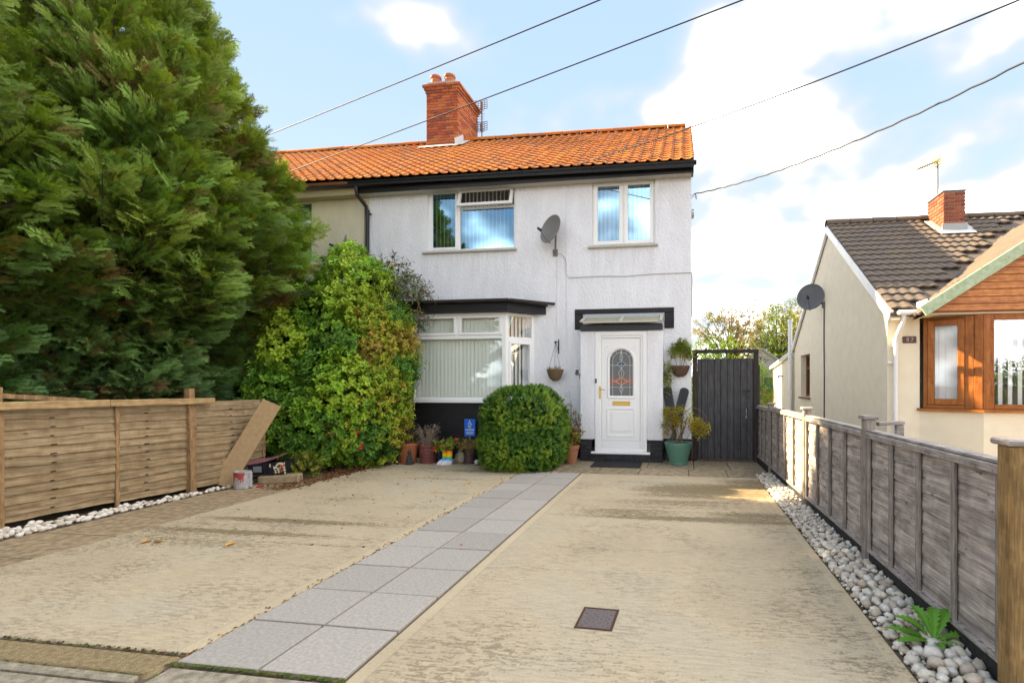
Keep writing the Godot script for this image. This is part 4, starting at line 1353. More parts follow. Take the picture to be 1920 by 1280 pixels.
func build_neighbour() -> void:
	var rng := RandomNumberGenerator.new()
	rng.seed = 502
	var N := thing("attached_house", "cream rendered attached house with brown gutter behind the conifers", "house", Vector3(-10, 0, -10.15))
	var wl := MB.new()
	var x0 := -14.0
	wall_rect(wl, Transform3D(Basis(), Vector3(x0, 0, FZ)), HX0 - x0, 5.62, 0.26, [[4.75, 4.16, 6.02, 5.50], [1.0, 4.16, 3.0, 5.50]])
	wl.span(Vector3(x0, 0, -17.1), Vector3(x0 + 0.25, 5.62, FZ - 0.261))
	wl.span(Vector3(x0 + 0.251, 0, -17.1), Vector3(HX0 - 0.001, 5.62, -16.85))
	wpart("wall", wl, M.render_cream, N)
	var il := MB.new()
	il.span(Vector3(x0 + 0.26, 5.64, -16.8), Vector3(HX0 - 0.01, 5.68, FZ - 0.02))
	il.span(Vector3(x0 + 0.26, 0.0, -13.0), Vector3(HX0 - 0.01, 5.63, -12.9))
	wpart("inner_wall", il, M.interior, N)
	var jt := MB.new()
	jt.tube([Vector3(-6.72, 5.40, FZ + 0.008), Vector3(-6.715, 2.0, FZ + 0.008)], [0.008], 6)
	wpart("wall_cable", jt, M.bark, N)
	var roof := gable_roof(N, x0, HX0 - 0.002)
	pantiles(roof, 0.22 - 0.208 * 68, 35, rng, func(x, s): return x > -6.80 and s > 3.80)
	ridge_tiles(roof, -14.1, -6.75, 0.46, func(x): return roof_pt(x, ROOF_S, 0.015), 0.12, M.tile, rng)
	gutter(N, Vector3(-14.0, 5.74, FZ + 0.335), Vector3(-6.87, 5.675, FZ + 0.335), 0.062, mat(lin(0.30, 0.12, 0.07), 0.6, M.finetex, 3.0), 1.0)
	var fa := MB.new()
	fa.span(Vector3(-14.0, 5.46, FZ + 0.001), Vector3(-6.745, 5.61, FZ + 0.24), 0.006)
	wpart("fascia", fa, mat(lin(0.58, 0.50, 0.33), 0.7, M.finetex, 2.0), N)
	for q in [[4.75, 1.27], [1.0, 2.0]]:
		var w := MB.new()
		ring(w, 0, 0, q[1], 1.34, 0.06, -0.11, -0.05, 0.005)
		w.span(Vector3(0.06, 0.85, -0.10), Vector3(q[1] - 0.06, 0.92, -0.05), 0.004)
		w.span(Vector3(q[1] / 2 - 0.03, 0.06, -0.10), Vector3(q[1] / 2 + 0.03, 0.85, -0.05), 0.004)
		var n := new_window(N, Transform3D(Basis(), Vector3(x0 + q[0], 4.16, FZ)), w, M.white_plastic)
		pane_at(n, 0.06, 0.06, q[1] / 2 - 0.03, 0.85, -0.08, M.glass_up)
		pane_at(n, q[1] / 2 + 0.03, 0.06, q[1] - 0.06, 0.85, -0.08, M.glass_up)
		pane_at(n, 0.06, 0.92, q[1] - 0.06, 1.28, -0.08, M.glass_up)
	make_dish("satellite_dish", "small grey dish on the cream wall, half hidden above the hedge", Vector3(-7.05, 4.42, -9.95), Vector3(-0.75, 0.3, 0.6), 0.20, Vector3(-7.0, 4.2, -10.14), M.dish)

# ---------------------------------------------------------------- bungalow on the right
const BX := 3.05
const BK := 0.667

func bung_y(z: float) -> float:
	return 2.585 + (-8.15 - z) * BK

func build_bungalow() -> void:
	var rng := RandomNumberGenerator.new()
	rng.seed = 503
	var G := thing("bungalow", "cream bungalow with dark tiled roof and brown bay window beyond the grey fence", "bungalow", Vector3(5.5, 0, -8.4))
	var wz := -8.38
	var rz := -11.50
	var rear := -14.9
	var wl := MB.new()
	# flank wall facing the drive, local x runs towards the road
	wall_rect(wl, Transform3D(Basis(Vector3(0, 0, 1), Vector3.UP, Vector3(-1, 0, 0)), Vector3(BX, 0, rear)), wz - rear, 2.45, 0.26, [[0.75, 1.16, 1.72, 2.22]])
	var gp := PackedVector2Array([Vector2(-wz, 2.451), Vector2(-rear, 2.451), Vector2(-rz, bung_y(rz) - 0.10)])
	wl.prism(gp, BX, BX + 0.26, Transform3D(Basis(Vector3(0, 0, -1), Vector3.UP, Vector3(1, 0, 0)), Vector3.ZERO))
	wl.span(Vector3(BX + 0.261, 0, wz - 0.25), Vector3(3.50, 2.55, wz))
	wl.span(Vector3(BX + 0.261, 0, rear), Vector3(10.0, 2.45, rear + 0.25))
	wl.span(Vector3(9.75, 0, rear + 0.251), Vector3(10.0, 2.45, wz))
	wl.span(Vector3(8.2, 0, wz - 0.25), Vector3(9.749, 2.55, wz))
	# wall under the bay
	wl.prism(plan([Vector2(3.501, wz - 0.25), Vector2(3.501, wz), Vector2(4.146, -7.96), Vector2(7.55, -7.96), Vector2(8.2, wz), Vector2(8.2, wz - 0.25)]), 0.0, 1.085, Transform3D(PLAN, Vector3.ZERO))
	wpart("wall", wl, M.bung_wall, G)
	var il := MB.new()
	il.span(Vector3(3.35, 0.0, -11.2), Vector3(9.7, 2.5, -11.1))
	il.span(Vector3(3.32, 2.46, rear + 0.26), Vector3(9.74, 2.50, wz - 0.26))
	il.span(Vector3(3.60, 2.46, wz - 0.255), Vector3(8.1, 2.50, -8.0))
	wpart("inner_wall", il, M.interior, G)
	# roof
	var rf := MB.new()
	var x0 := BX - 0.06
	var f := [Vector3(x0, bung_y(-8.1), -8.1), Vector3(10.2, bung_y(-8.1), -8.1), Vector3(10.2, bung_y(rz), rz), Vector3(x0, bung_y(rz), rz)]
	var lo := []
	for p in f:
		lo.append(p - Vector3(0, 0.09, 0))
	rf.quad(f[0], f[1], f[2], f[3], Vector3(0, 1, 0.5))
	rf.quad(lo[0], lo[1], lo[2], lo[3], Vector3(0, -1, -0.5))
	rf.quad(f[0], f[1], lo[1], lo[0], Vector3(0, 0, 1))
	rf.quad(f[0], f[3], lo[3], lo[0], Vector3(-1, 0, 0))
	var bk := [Vector3(x0, 2.50, -15.05), Vector3(10.2, 2.50, -15.05)]
	rf.quad(f[2], f[3], bk[0], bk[1], Vector3(0, 1, -0.5))
	rf.quad(lo[2], lo[3], bk[0] - Vector3(0, 0.09, 0), bk[1] - Vector3(0, 0.09, 0), Vector3(0, -1, 0.5))
	rf.quad(f[3], bk[0], bk[0] - Vector3(0, 0.09, 0), lo[3], Vector3(-1, 0, 0))
	var roof := wpart("roof", rf, M.btile[0], G)
	var prof := []
	for k in 13:
		var a := k / 12.0
		prof.append(Vector2(-0.004 + 0.308 * a, 0.0095 * (1.0 - cos(a * TAU * 2.0))))
	var tm := tile_mesh(prof, 0.34, 0.030)
	var ang := atan(BK)
	var down := Vector3(0, -sin(ang), cos(ang))
	var xfs := []
	for c in 20:
		for r in 17:
			var s := 0.243 * r
			var x := x0 + 0.01 + 0.300 * c
			var p := Vector3(x, bung_y(-8.1), -8.1) - down * s + Vector3(0, cos(ang), sin(ang)) * 0.045
			if p.z < rz + 0.12: continue
			if p.x + 0.15 > 3.36 and p.z > -8.12 - (p.x + 0.15 - 3.36): continue
			if p.x + 0.3 > 4.90 and p.x < 5.34 and p.z < -10.72: continue
			var zl := down.rotated(Vector3.RIGHT, -0.105 + rng.randf_range(-0.008, 0.008))
			var xl := Vector3(1, rng.randf_range(-0.006, 0.006), 0).normalized()
			var yl := zl.cross(xl).normalized()
			xfs.append(Transform3D(Basis(xl, yl, xl.cross(yl)), p))
	lay_tiles(roof, tm, M.btile, xfs, rng)
	var rmats := [M.btile[0], M.btile[1], M.btile[3]]
	ridge_tiles(roof, x0, 10.2, 0.45, func(_x): return Vector3(_x, bung_y(rz) + 0.02, rz - 0.02), 0.12, rmats, rng)
	# projecting gable over the bay
	var sy := 2.46
	var sk := 0.665
	var apx := 5.9
	var apy := sy + (apx - 3.30) * sk
	var sg := MB.new()
	for s in [1.0, -1.0]:
		var e: float = apx - s * (apx - 3.30)
		var a0 := Vector3(e, sy - 0.02, -7.84)
		var a1 := Vector3(apx, apy, -7.84)
		var a2 := Vector3(apx, apy, -10.75)
		var a3 := Vector3(e, sy - 0.02, -8.15)
		sg.quad(a0, a1, a2, a3, Vector3(-s, 1, 0))
		var dn := Vector3(0, -0.03, 0)
		sg.quad(a0 + dn, a1 + dn, a2 + dn, a3 + dn, Vector3(s, -1, 0))
		sg.quad(a0, a1, a1 + dn, a0 + dn, Vector3(0, 0, 1))
	var sroof := wpart("gable_roof", sg, M.btile[2], G)
	var xl2 := []
	var sa := atan(sk)
	for r in 14:
		for c in 12:
			var s := 0.243 * r
			var p := Vector3(3.28 + s * cos(sa), sy - 0.03 + s * sin(sa), -7.83 - 0.30 * (c + 1)) + Vector3(-sin(sa), cos(sa), 0) * 0.045
			if p.z + 0.30 < -8.05 - (p.x - 3.30): continue
			if p.x > apx - 0.05: continue
			var zl := Vector3(-cos(sa), -sin(sa), 0).rotated(Vector3(0, 0, 1), 0.09)
			var xx := Vector3(0, 0, 1)
			var yl := zl.cross(xx).normalized()
			xl2.append(Transform3D(Basis(xx, yl, xx.cross(yl)), p))
	lay_tiles(sroof, tm, M.btile, xl2, rng)
	# weatherboarding
	var gz := -7.90
	for k in 18:
		var y0 := 2.50 + 0.098 * k
		var y1 := y0 + 0.093
		var xa0 := 3.40 + maxf(0.0, (y0 - 2.60) / sk)
		var xa1 := 3.40 + maxf(0.0, (y1 - 2.60) / sk)
		if xa1 > apx - 0.05: break
		var b := MB.new()
		var q := [Vector3(xa0, y0, gz + 0.018), Vector3(2 * apx - xa0, y0, gz + 0.018), Vector3(2 * apx - xa1, y1, gz + 0.004), Vector3(xa1, y1, gz + 0.004)]
		b.quad(q[0], q[1], q[2], q[3], Vector3(0, 0, 1))
		b.quad(q[0], q[1], q[1] - Vector3(0, -0.004, 0.018), q[0] - Vector3(0, -0.004, 0.018), Vector3(0, -1, 0))
		b.quad(q[3], q[2], q[2] - Vector3(0, 0, 0.012), q[3] - Vector3(0, 0, 0.012), Vector3(0, 1, 0))
		b.quad(q[0], q[3], q[3] - Vector3(0, 0, 0.012), q[0] - Vector3(0, 0, 0.026), Vector3(-1, 0, 0))
		wpart("cladding_board", b, M.oak_clad[rng.randi() % 3], G)
	var bkg := MB.new()
	bkg.prism(PackedVector2Array([Vector2(3.40, 2.49), Vector2(2 * apx - 3.40, 2.49), Vector2(2 * apx - 3.40, 2.6), Vector2(apx, apy - 0.1), Vector2(3.40, 2.6)]), gz - 0.06, gz - 0.012)
	wpart("gable_backing", bkg, M.oak_h, G)
	var sf := MB.new()
	sf.prism(plan([Vector2(3.40, wz), Vector2(3.40, gz - 0.07), Vector2(8.4, gz - 0.07), Vector2(8.4, wz)]), 2.465, 2.489, Transform3D(PLAN, Vector3.ZERO))
	wpart("soffit", sf, M.bung_wall, G)
	var bb := MB.new()
	bb.bar(Vector3(3.30, 2.49, -7.80), Vector3(apx, 2.49 + (apx - 3.30) * sk, -7.80), 0.03, 0.155, Vector3.UP, 0.005)
	bb.bar(Vector3(2 * apx - 3.30, 2.49, -7.80), Vector3(apx + 0.02, 2.49 + (apx - 3.32) * sk, -7.80), 0.03, 0.155, Vector3.UP, 0.005)
	wpart("barge_board", bb, mat(lin(0.56, 0.59, 0.48), 0.8, mottle(91, Color(0.7, 0.8, 0.6), Color(1.05, 1.05, 1.1), 0.02, 0.1, 0.5, 256), 2.0), G)
	# white verge along the flank gable
	var vg := MB.new()
	var va := Vector3(BX - 0.045, bung_y(-8.12) - 0.085, -8.12)
	var vb := Vector3(BX - 0.045, bung_y(rz) - 0.085, rz)
	for k in 4:
		vg.bar(va.lerp(vb, k / 4.0 + 0.001), va.lerp(vb, (k + 1) / 4.0 - 0.001), 0.05, 0.15, Vector3.UP, 0.005)
	vg.bar(Vector3(BX - 0.045, bung_y(rz) - 0.09, rz - 0.01), Vector3(BX - 0.045, 2.42, -15.0), 0.05, 0.10, Vector3.UP, 0.005)
	wpart("verge_trim", vg, M.white_plastic, G)
	# gutter and downpipe
	var gt := MB.new()
	gt.span(Vector3(BX + 0.02, 2.475, -8.14), Vector3(3.36, 2.55, -8.03), 0.02)
	gt.span(Vector3(BX + 0.03, 2.46, wz + 0.001), Vector3(3.36, 2.535, -8.15), 0.004)
	gt.span(Vector3(3.361, 2.47, -8.15), Vector3(3.395, 2.67, -7.865), 0.004)
	wpart("gutter", gt, M.white_plastic, G)
	var dp := MB.new()
	dp.tube([Vector3(3.165, 2.49, -8.09), Vector3(3.165, 2.40, -8.09), Vector3(3.14, 2.22, -8.22), Vector3(3.14, 2.12, -8.31), Vector3(3.14, 0.1, -8.325)], [0.036, 0.034, 0.034, 0.034, 0.034], 12)
	dp.tube([Vector3(3.14, 2.16, -8.315), Vector3(3.14, 2.04, -8.325)], [0.042, 0.042], 12)
	dp.box(Vector3(3.12, 1.80, -8.36), Vector3(0.15, 0.03, 0.04), 0.004)
	wpart("downpipe", dp, M.white_plastic, G)
	# number plaque
	var pq := MB.new()
	pq.span(Vector3(3.262, 2.095, wz + 0.001), Vector3(3.448, 2.195, wz + 0.022), 0.005)
	var plq := wpart("number_plaque", pq, mat(lin(0.105, 0.055, 0.05), 0.5), G)
	var t := TextMesh.new()
	t.text = "8 7"
	var fnt := SystemFont.new()
	fnt.font_names = PackedStringArray(["Droid Sans"])
	t.font = fnt
	t.font_size = 32
	t.pixel_size = 0.0024
	t.depth = 0.006
	place("numerals", t, mat(lin(0.50, 0.40, 0.38), 0.5), plq, plq.global_transform.affine_inverse() * Transform3D(Basis(), Vector3(3.355, 2.145, wz + 0.024)))
	# bay window, splayed then straight
	var y0 := 1.125
	var hh := 2.462 - y0
	var P0 := Vector2(3.54, wz + 0.02)
	var P1 := Vector2(4.146, -7.975)
	var dv := P1 - P0
	var wd := dv.length()
	var xa := Vector3(dv.x, 0, dv.y).normalized()
	var bas := Basis(xa, Vector3.UP, xa.cross(Vector3.UP))
	var wv := MB.new()
	wv.span(Vector3(0, 0, -0.07), Vector3(0.055, hh, 0), 0.006)
	wv.span(Vector3(wd - 0.21, 0, -0.07), Vector3(wd - 0.1, hh, 0), 0.006)
	wv.span(Vector3(wd - 0.099, 0, -0.09), Vector3(wd, hh, 0.012), 0.008)
	var n1 := new_window(G, Transform3D(bas, Vector3(P0.x, y0, P0.y)), wv, M.oak_v)
	var wh := MB.new()
	wh.span(Vector3(0.055, 0, -0.065), Vector3(wd - 0.21, 0.055, -0.004), 0.005)
	wh.span(Vector3(0.055, hh - 0.045, -0.065), Vector3(wd - 0.21, hh, -0.004), 0.005)
	place("frame", wh.mesh(), M.oak_h, n1)
	var ws := MB.new()
	ring(ws, 0.056, 0.056, wd - 0.211, hh - 0.046, 0.085, -0.05, 0.018, 0.006)
	place("casement", ws.mesh(), M.oak_v, n1)
	pane_at(n1, 0.141, 0.141, wd - 0.296, hh - 0.131, -0.02, M.glass_low)
	blinds_at(n1, 0.02, 0.02, wd - 0.05, hh - 0.02, -0.13, 0.082, 0.089, 0.2, M.blind_white, rng)
	var W := 7.55 - 4.146
	var fv := MB.new()
	fv.span(Vector3(0.002, 0, -0.09), Vector3(0.14, hh, 0.0), 0.008)
	fv.span(Vector3(1.55, 0.07, -0.07), Vector3(1.66, hh - 0.085, 0.0), 0.008)
	fv.span(Vector3(W - 0.14, 0, -0.09), Vector3(W, hh, 0.0), 0.008)
	var n2 := new_window(G, Transform3D(Basis(), Vector3(4.146, y0, -7.965)), fv, M.oak_v)
	var fh := MB.new()
	fh.span(Vector3(0.14, 0, -0.08), Vector3(W - 0.14, 0.07, -0.004), 0.008)
	fh.span(Vector3(0.14, hh - 0.085, -0.08), Vector3(W - 0.14, hh, -0.004), 0.008)
	place("frame", fh.mesh(), M.oak_h, n2)
	pane_at(n2, 0.14, 0.07, 1.55, hh - 0.085, -0.03, M.glass_side)
	pane_at(n2, 1.66, 0.07, W - 0.14, hh - 0.085, -0.03, M.glass_side)
	blinds_at(n2, 0.10, 0.02, 1.6, hh - 0.02, -0.14, 0.125, 0.080, 0.35, M.blind_white, rng)
	blinds_at(n2, 1.66, 0.02, W - 0.1, hh - 0.02, -0.14, 0.125, 0.080, 0.35, M.blind_white, rng)
	var sl := MB.new()
	sl.prism(plan([Vector2(3.46, wz + 0.001), Vector2(3.46, wz + 0.06), Vector2(4.12, -7.895), Vector2(7.6, -7.895), Vector2(8.2, wz + 0.001)]), 1.086, 1.124, Transform3D(PLAN, Vector3.ZERO))
	wpart("window_sill", sl, M.oak_h, G)
	# window in the flank wall
	var sw := MB.new()
	ring(sw, 0, 0, 0.97, 1.06, 0.06, -0.20, -0.13, 0.006)
	sw.span(Vector3(0.06, 0.70, -0.19), Vector3(0.91, 0.76, -0.135), 0.005)
	var n3 := new_window(G, Transform3D(Basis(Vector3(0, 0, 1), Vector3.UP, Vector3(-1, 0, 0)), Vector3(BX, 1.16, rear + 0.75)), sw, mat(lin(0.22, 0.08, 0.035), 0.5, M.finetex, 2.0))
	pane_at(n3, 0.06, 0.06, 0.91, 0.70, -0.17, M.glass_side)
	pane_at(n3, 0.06, 0.76, 0.91, 1.0, -0.17, M.glass_side)
	var ss := MB.new()
	ss.span(Vector3(BX - 0.06, 1.115, rear + 0.70), Vector3(BX + 0.13, 1.158, rear + 1.78), 0.008)
	wpart("window_sill", ss, mat(lin(0.25, 0.11, 0.06), 0.6, M.finetex, 2.0), G)
	# chimney
	var ch := MB.new()
	ch.span(Vector3(4.932 + 0.012, 4.2, -11.46), Vector3(5.312 - 0.012, 5.155, -10.812))
	var cn := wpart("chimney", ch, M.mortar_pale, G)
	lay_bricks(cn, Transform3D(Basis(), Vector3(4.932, 4.52, -10.815)), 0.38, 0.63, 0.19, 0.058, M.brick_bung, rng, true, true, 0.012)
	lay_bricks(cn, Transform3D(Basis(Vector3.UP, -PI / 2), Vector3(4.947, 4.52, -11.46)), 0.66, 0.63, 0.19, 0.058, M.brick_bung, rng, false, true, 0.012)
	lay_bricks(cn, Transform3D(Basis(Vector3.UP, PI / 2), Vector3(5.297, 4.52, -10.80)), 0.66, 0.63, 0.19, 0.058, M.brick_bung, rng, false, true, 0.012)
	var cap := MB.new()
	cap.span(Vector3(4.915, 5.158, -11.48), Vector3(5.33, 5.178, -10.785), 0.004)
	wpart("chimney_cap", cap, M.slate_grey, G)
	var cb := MB.new()
	cb.span(Vector3(4.985, 5.179, -11.35), Vector3(5.16, 5.225, -10.95), 0.006)
	wpart("top_brick", cb, M.brick_bung[1], G)
	var lf := MB.new()
	lf.box(Vector3(5.12, bung_y(-10.72) + 0.075, -10.72), Vector3(0.62, 0.014, 0.24), 0.003, Basis(Vector3.RIGHT, ang))
	lf.span(Vector3(4.90, 4.38, -10.797), Vector3(5.345, 4.545, -10.785), 0.003)
	lf.box(Vector3(4.87, bung_y(-11.05) + 0.075, -11.05), Vector3(0.16, 0.014, 0.55), 0.003, Basis(Vector3.RIGHT, ang))
	lf.box(Vector3(5.38, bung_y(-11.05) + 0.075, -11.05), Vector3(0.16, 0.014, 0.55), 0.003, Basis(Vector3.RIGHT, ang))
	wpart("lead_flashing", lf, mat(lin(0.45, 0.47, 0.50), 0.6, M.finetex, 3.0), G)
	# soil pipe at the back corner, thin pipes on the wall
	var sp := MB.new()
	sp.tube([Vector3(2.97, 0.2, -15.1), Vector3(2.97, 3.22, -15.1)], [0.055, 0.055], 14)
	sp.tube([Vector3(2.97, 3.2, -15.1), Vector3(2.97, 3.28, -15.1)], [0.065, 0.06], 14)
	wpart("soil_pipe", sp, M.white_plastic, G)
	var cbl := MB.new()
	cbl.tube([Vector3(BX - 0.015, 3.15, -11.85), Vector3(BX - 0.015, 2.4, -11.86), Vector3(BX - 0.015, 1.6, -11.84), Vector3(BX - 0.015, 0.6, -11.85)], [0.012], 6)
	wpart("wall_cable", cbl, M.cable, G)
	make_dish("satellite_dish", "dark grey satellite dish on the cream flank wall of the bungalow", Vector3(2.80, 3.37, -12.0), Vector3(-0.35, 0.35, 0.85), 0.30, Vector3(3.04, 3.2, -11.85), mat(lin(0.10, 0.105, 0.115), 0.4))
	# aerial on the chimney
	var A := thing("tv_aerial", "pale yagi television aerial on the bungalow chimney", "aerial", Vector3(5.05, 5.2, -11.3))
	var mp := MB.new()
	mp.tube([Vector3.ZERO, Vector3(0, 0.80, 0)], [0.016, 0.016], 8)
	lpart("mast", mp, mat(lin(0.16, 0.17, 0.19), 0.5), A)
	var ar := MB.new()
	var e0 := Vector3(0.03, 0.76, 0.02)
	var e1 := Vector3(-0.43, 0.56, 0.14)
	ar.tube([e0, e1], [0.012, 0.012], 8)
	var ee := (e1 - e0).normalized()
	var el := ee.cross(Vector3.UP).normalized()
	for k in 9:
		var c := e0.lerp(e1, 0.12 + 0.88 * k / 8.0)
		ar.tube([c - el * 0.09, c + el * 0.09], [0.008, 0.008], 6)
		ar.tube([c - Vector3(0, 0.025, 0), c + Vector3(0, 0.03, 0)], [0.012, 0.012], 6)
	for s in [-1.0, 1.0]:
		ar.bar(e0.lerp(e1, 0.14) + Vector3(0, 0.06 * s, 0) - el * 0.12, e0.lerp(e1, 0.14) + Vector3(0, 0.06 * s, 0) + el * 0.12, 0.01, 0.08)
	ar.box(Vector3(0.02, 0.77, 0), Vector3(0.05, 0.07, 0.05), 0.006)
	lpart("antenna", ar, mat(lin(0.27, 0.25, 0.16), 0.5), A)
	# aerial by the house chimney
	var B := thing("tv_aerial", "rusty stacked grid aerial beside the tall red brick chimney", "aerial", Vector3(-5.74, 7.9, -14.25))
	var m2 := MB.new()
	m2.tube([Vector3.ZERO, Vector3(0, 1.72, 0)], [0.018, 0.018], 8)
	lpart("mast", m2, M.aerial, B)
	for y in [1.62, 1.0]:
		var g := MB.new()
		for k in 5:
			g.tube([Vector3(-0.17, y - 0.12 + 0.06 * k, 0.10), Vector3(0.0, y - 0.12 + 0.06 * k, 0.04), Vector3(0.20, y - 0.12 + 0.06 * k, 0.10)], [0.009], 5)
		for x in [-0.17, -0.09, 0.1, 0.20]:
			g.tube([Vector3(x, y - 0.13, 0.04 + absf(x) * 0.3), Vector3(x, y + 0.13, 0.04 + absf(x) * 0.3)], [0.008], 5)
		g.box(Vector3(0.0, y, 0.03), Vector3(0.07, 0.22, 0.06), 0.006)
		lpart("grid_panel", g, M.aerial, B)
	var el2 := MB.new()
	for k in 9:
		el2.tube([Vector3(-0.12, 0.85 + 0.075 * k, 0.05), Vector3(0.10, 0.85 + 0.075 * k, 0.05)], [0.006], 5)
	lpart("elements", el2, M.aerial, B)

# ---------------------------------------------------------------- fences and gate
func fr_x(z: float) -> float:
	return 1.575 + 0.0185 * (z + 2.7)

func build_right_fence() -> void:
	var rng := RandomNumberGenerator.new()
	rng.seed = 504
	var F := thing("panel_fence", "weathered grey lap panel fence along the white pebbles", "fence", Vector3(1.5, 0, -6.5))
	var posts := [-2.735, -4.60, -6.60, -8.90, -10.28]
	for i in posts.size() - 1:
		var za: float = posts[i] - 0.055
		var zb: float = posts[i + 1] + 0.055
		var xa := fr_x(za)
		var xb := fr_x(zb)
		var tilt := Basis(Vector3.UP, atan2(xb - xa, zb - za))
		var y0 := 0.14
		var top := 1.085 if i < 3 else 1.06
		var n := 7
		var ph := (top - y0) / n
		var len := za - zb
		# lapped boards with wavy lower edges
		for k in n:
			var b := MB.new()
			var yb := y0 + ph * k
			var seg := 12
			var ph0 := rng.randf() * TAU
			var am := rng.randf_range(0.006, 0.016)
			for s in seg:
				var t0 := float(s) / seg
				var t1 := float(s + 1) / seg
				var lo0 := yb - 0.02 + am * sin(ph0 + t0 * 7.0) * 1.0
				var lo1 := yb - 0.02 + am * sin(ph0 + t1 * 7.0) * 1.0
				var p := func(t: float, y: float, o: float) -> Vector3: return Vector3(lerpf(xa, xb, t) - o, y, lerpf(za, zb, t))
				var a: Vector3 = p.call(t0, lo0, 0.020)
				var c: Vector3 = p.call(t1, lo1, 0.020)
				var d: Vector3 = p.call(t1, yb + ph + 0.015, 0.004)
				var e: Vector3 = p.call(t0, yb + ph + 0.015, 0.004)
				b.quad(a, c, d, e, Vector3(-1, 0.1, 0))
				b.quad(a, c, c + Vector3(0.011, 0, 0), a + Vector3(0.011, 0, 0), Vector3(0, -1, 0))
				b.quad(a + Vector3(0.011, 0, 0), c + Vector3(0.011, 0, 0), d + Vector3(0.011, 0, 0), e + Vector3(0.011, 0, 0), Vector3(1, 0, 0))
			wpart("slat", b, M.grey_slat[rng.randi() % 6], F)
		var nb: int = [3, 3, 3, 2][i]
		for k in nb + 2:
			var t := float(k) / (nb + 1)
			var z := lerpf(za - 0.02, zb + 0.02, t)
			if k == 0 and i == 0: z = za - 0.03
			var b := MB.new()
			b.box(Vector3(lerpf(xa, xb, t) - 0.034, (y0 + top) / 2 - 0.02 + rng.randf_range(-0.01, 0.01), z), Vector3(0.022, top - y0 - 0.005, 0.042), 0.004, Basis(Vector3.RIGHT, rng.randf_range(-0.006, 0.006)))
			wpart("batten", b, M.grey_post, F)
			var b2 := MB.new()
			b2.box(Vector3(lerpf(xa, xb, t) + 0.024, (y0 + top) / 2, z), Vector3(0.02, top - y0, 0.04), 0.003)
			wpart("batten", b2, M.grey_post, F)
		var rl := MB.new()
		rl.bar(Vector3(xa - 0.004, top + 0.012, za), Vector3(xb - 0.004, top + 0.012, zb), 0.075, 0.018, Vector3.UP, 0.004)
		rl.bar(Vector3(xa - 0.048, top - 0.022, za), Vector3(xb - 0.048, top - 0.022, zb), 0.018, 0.045, Vector3.UP, 0.004)
		wpart("top_rail", rl, M.grey_rail, F)
		var bt := MB.new()
		bt.bar(Vector3(xa - 0.03, y0 - 0.018, za), Vector3(xb - 0.03, y0 - 0.018, zb), 0.03, 0.03, Vector3.UP, 0.004)
		wpart("bottom_rail", bt, M.grey_rail, F)
		var gb := MB.new()
		gb.bar(Vector3(xa - 0.014, 0.02, za - 0.0), Vector3(xb - 0.014, 0.02, zb), 0.03, 0.20, Vector3.UP, 0.004)
		wpart("gravel_board", gb, M.gravel_board, F)
	for i in posts.size():
		var z: float = posts[i]
		var p := MB.new()
		var w: float = 0.105 if i == 0 else 0.085
		var h: float = [1.19, 1.19, 1.17, 1.14, 1.08][i]
		p.span(Vector3(fr_x(z) - w / 2 - 0.012, -0.3, z - w / 2), Vector3(fr_x(z) + w / 2 - 0.012, h, z + w / 2), 0.006)
		wpart("post", p, M.warm_post if i == 0 else M.grey_post, F)
		if i < 4:
			var c := MB.new()
			c.span(Vector3(fr_x(z) - w / 2 - 0.034, h + 0.001, z - w / 2 - 0.022), Vector3(fr_x(z) + w / 2 + 0.010, h + 0.032, z + w / 2 + 0.022), 0.008)
			wpart("post_cap", c, M.grey_rail, F)
	# short return rail behind the second post
	var rt := MB.new()
	rt.bar(Vector3(1.60, 1.15, -4.60), Vector3(1.82, 1.16, -4.66), 0.05, 0.03, Vector3.UP, 0.004)
	rt.span(Vector3(1.76, 0.2, -4.69), Vector3(1.82, 1.14, -4.64), 0.004)
	wpart("rail_end", rt, M.grey_rail, F)

func fl_p(t: float, y: float, o := 0.0) -> Vector3:
	# left fence: plan line bends inwards towards the house and the boards bulge
	var z := lerpf(-4.16, -7.32, t)
	var x := -6.84 + 0.20 * smoothstep(0.0, 0.75, t) + 0.02 * sin(t * 9.0)
	x += 0.035 * sin(PI * clampf(y / 1.2, 0, 1)) * sin(PI * fmod(t * 1.6, 1.0))
	return Vector3(x + o, y, z)

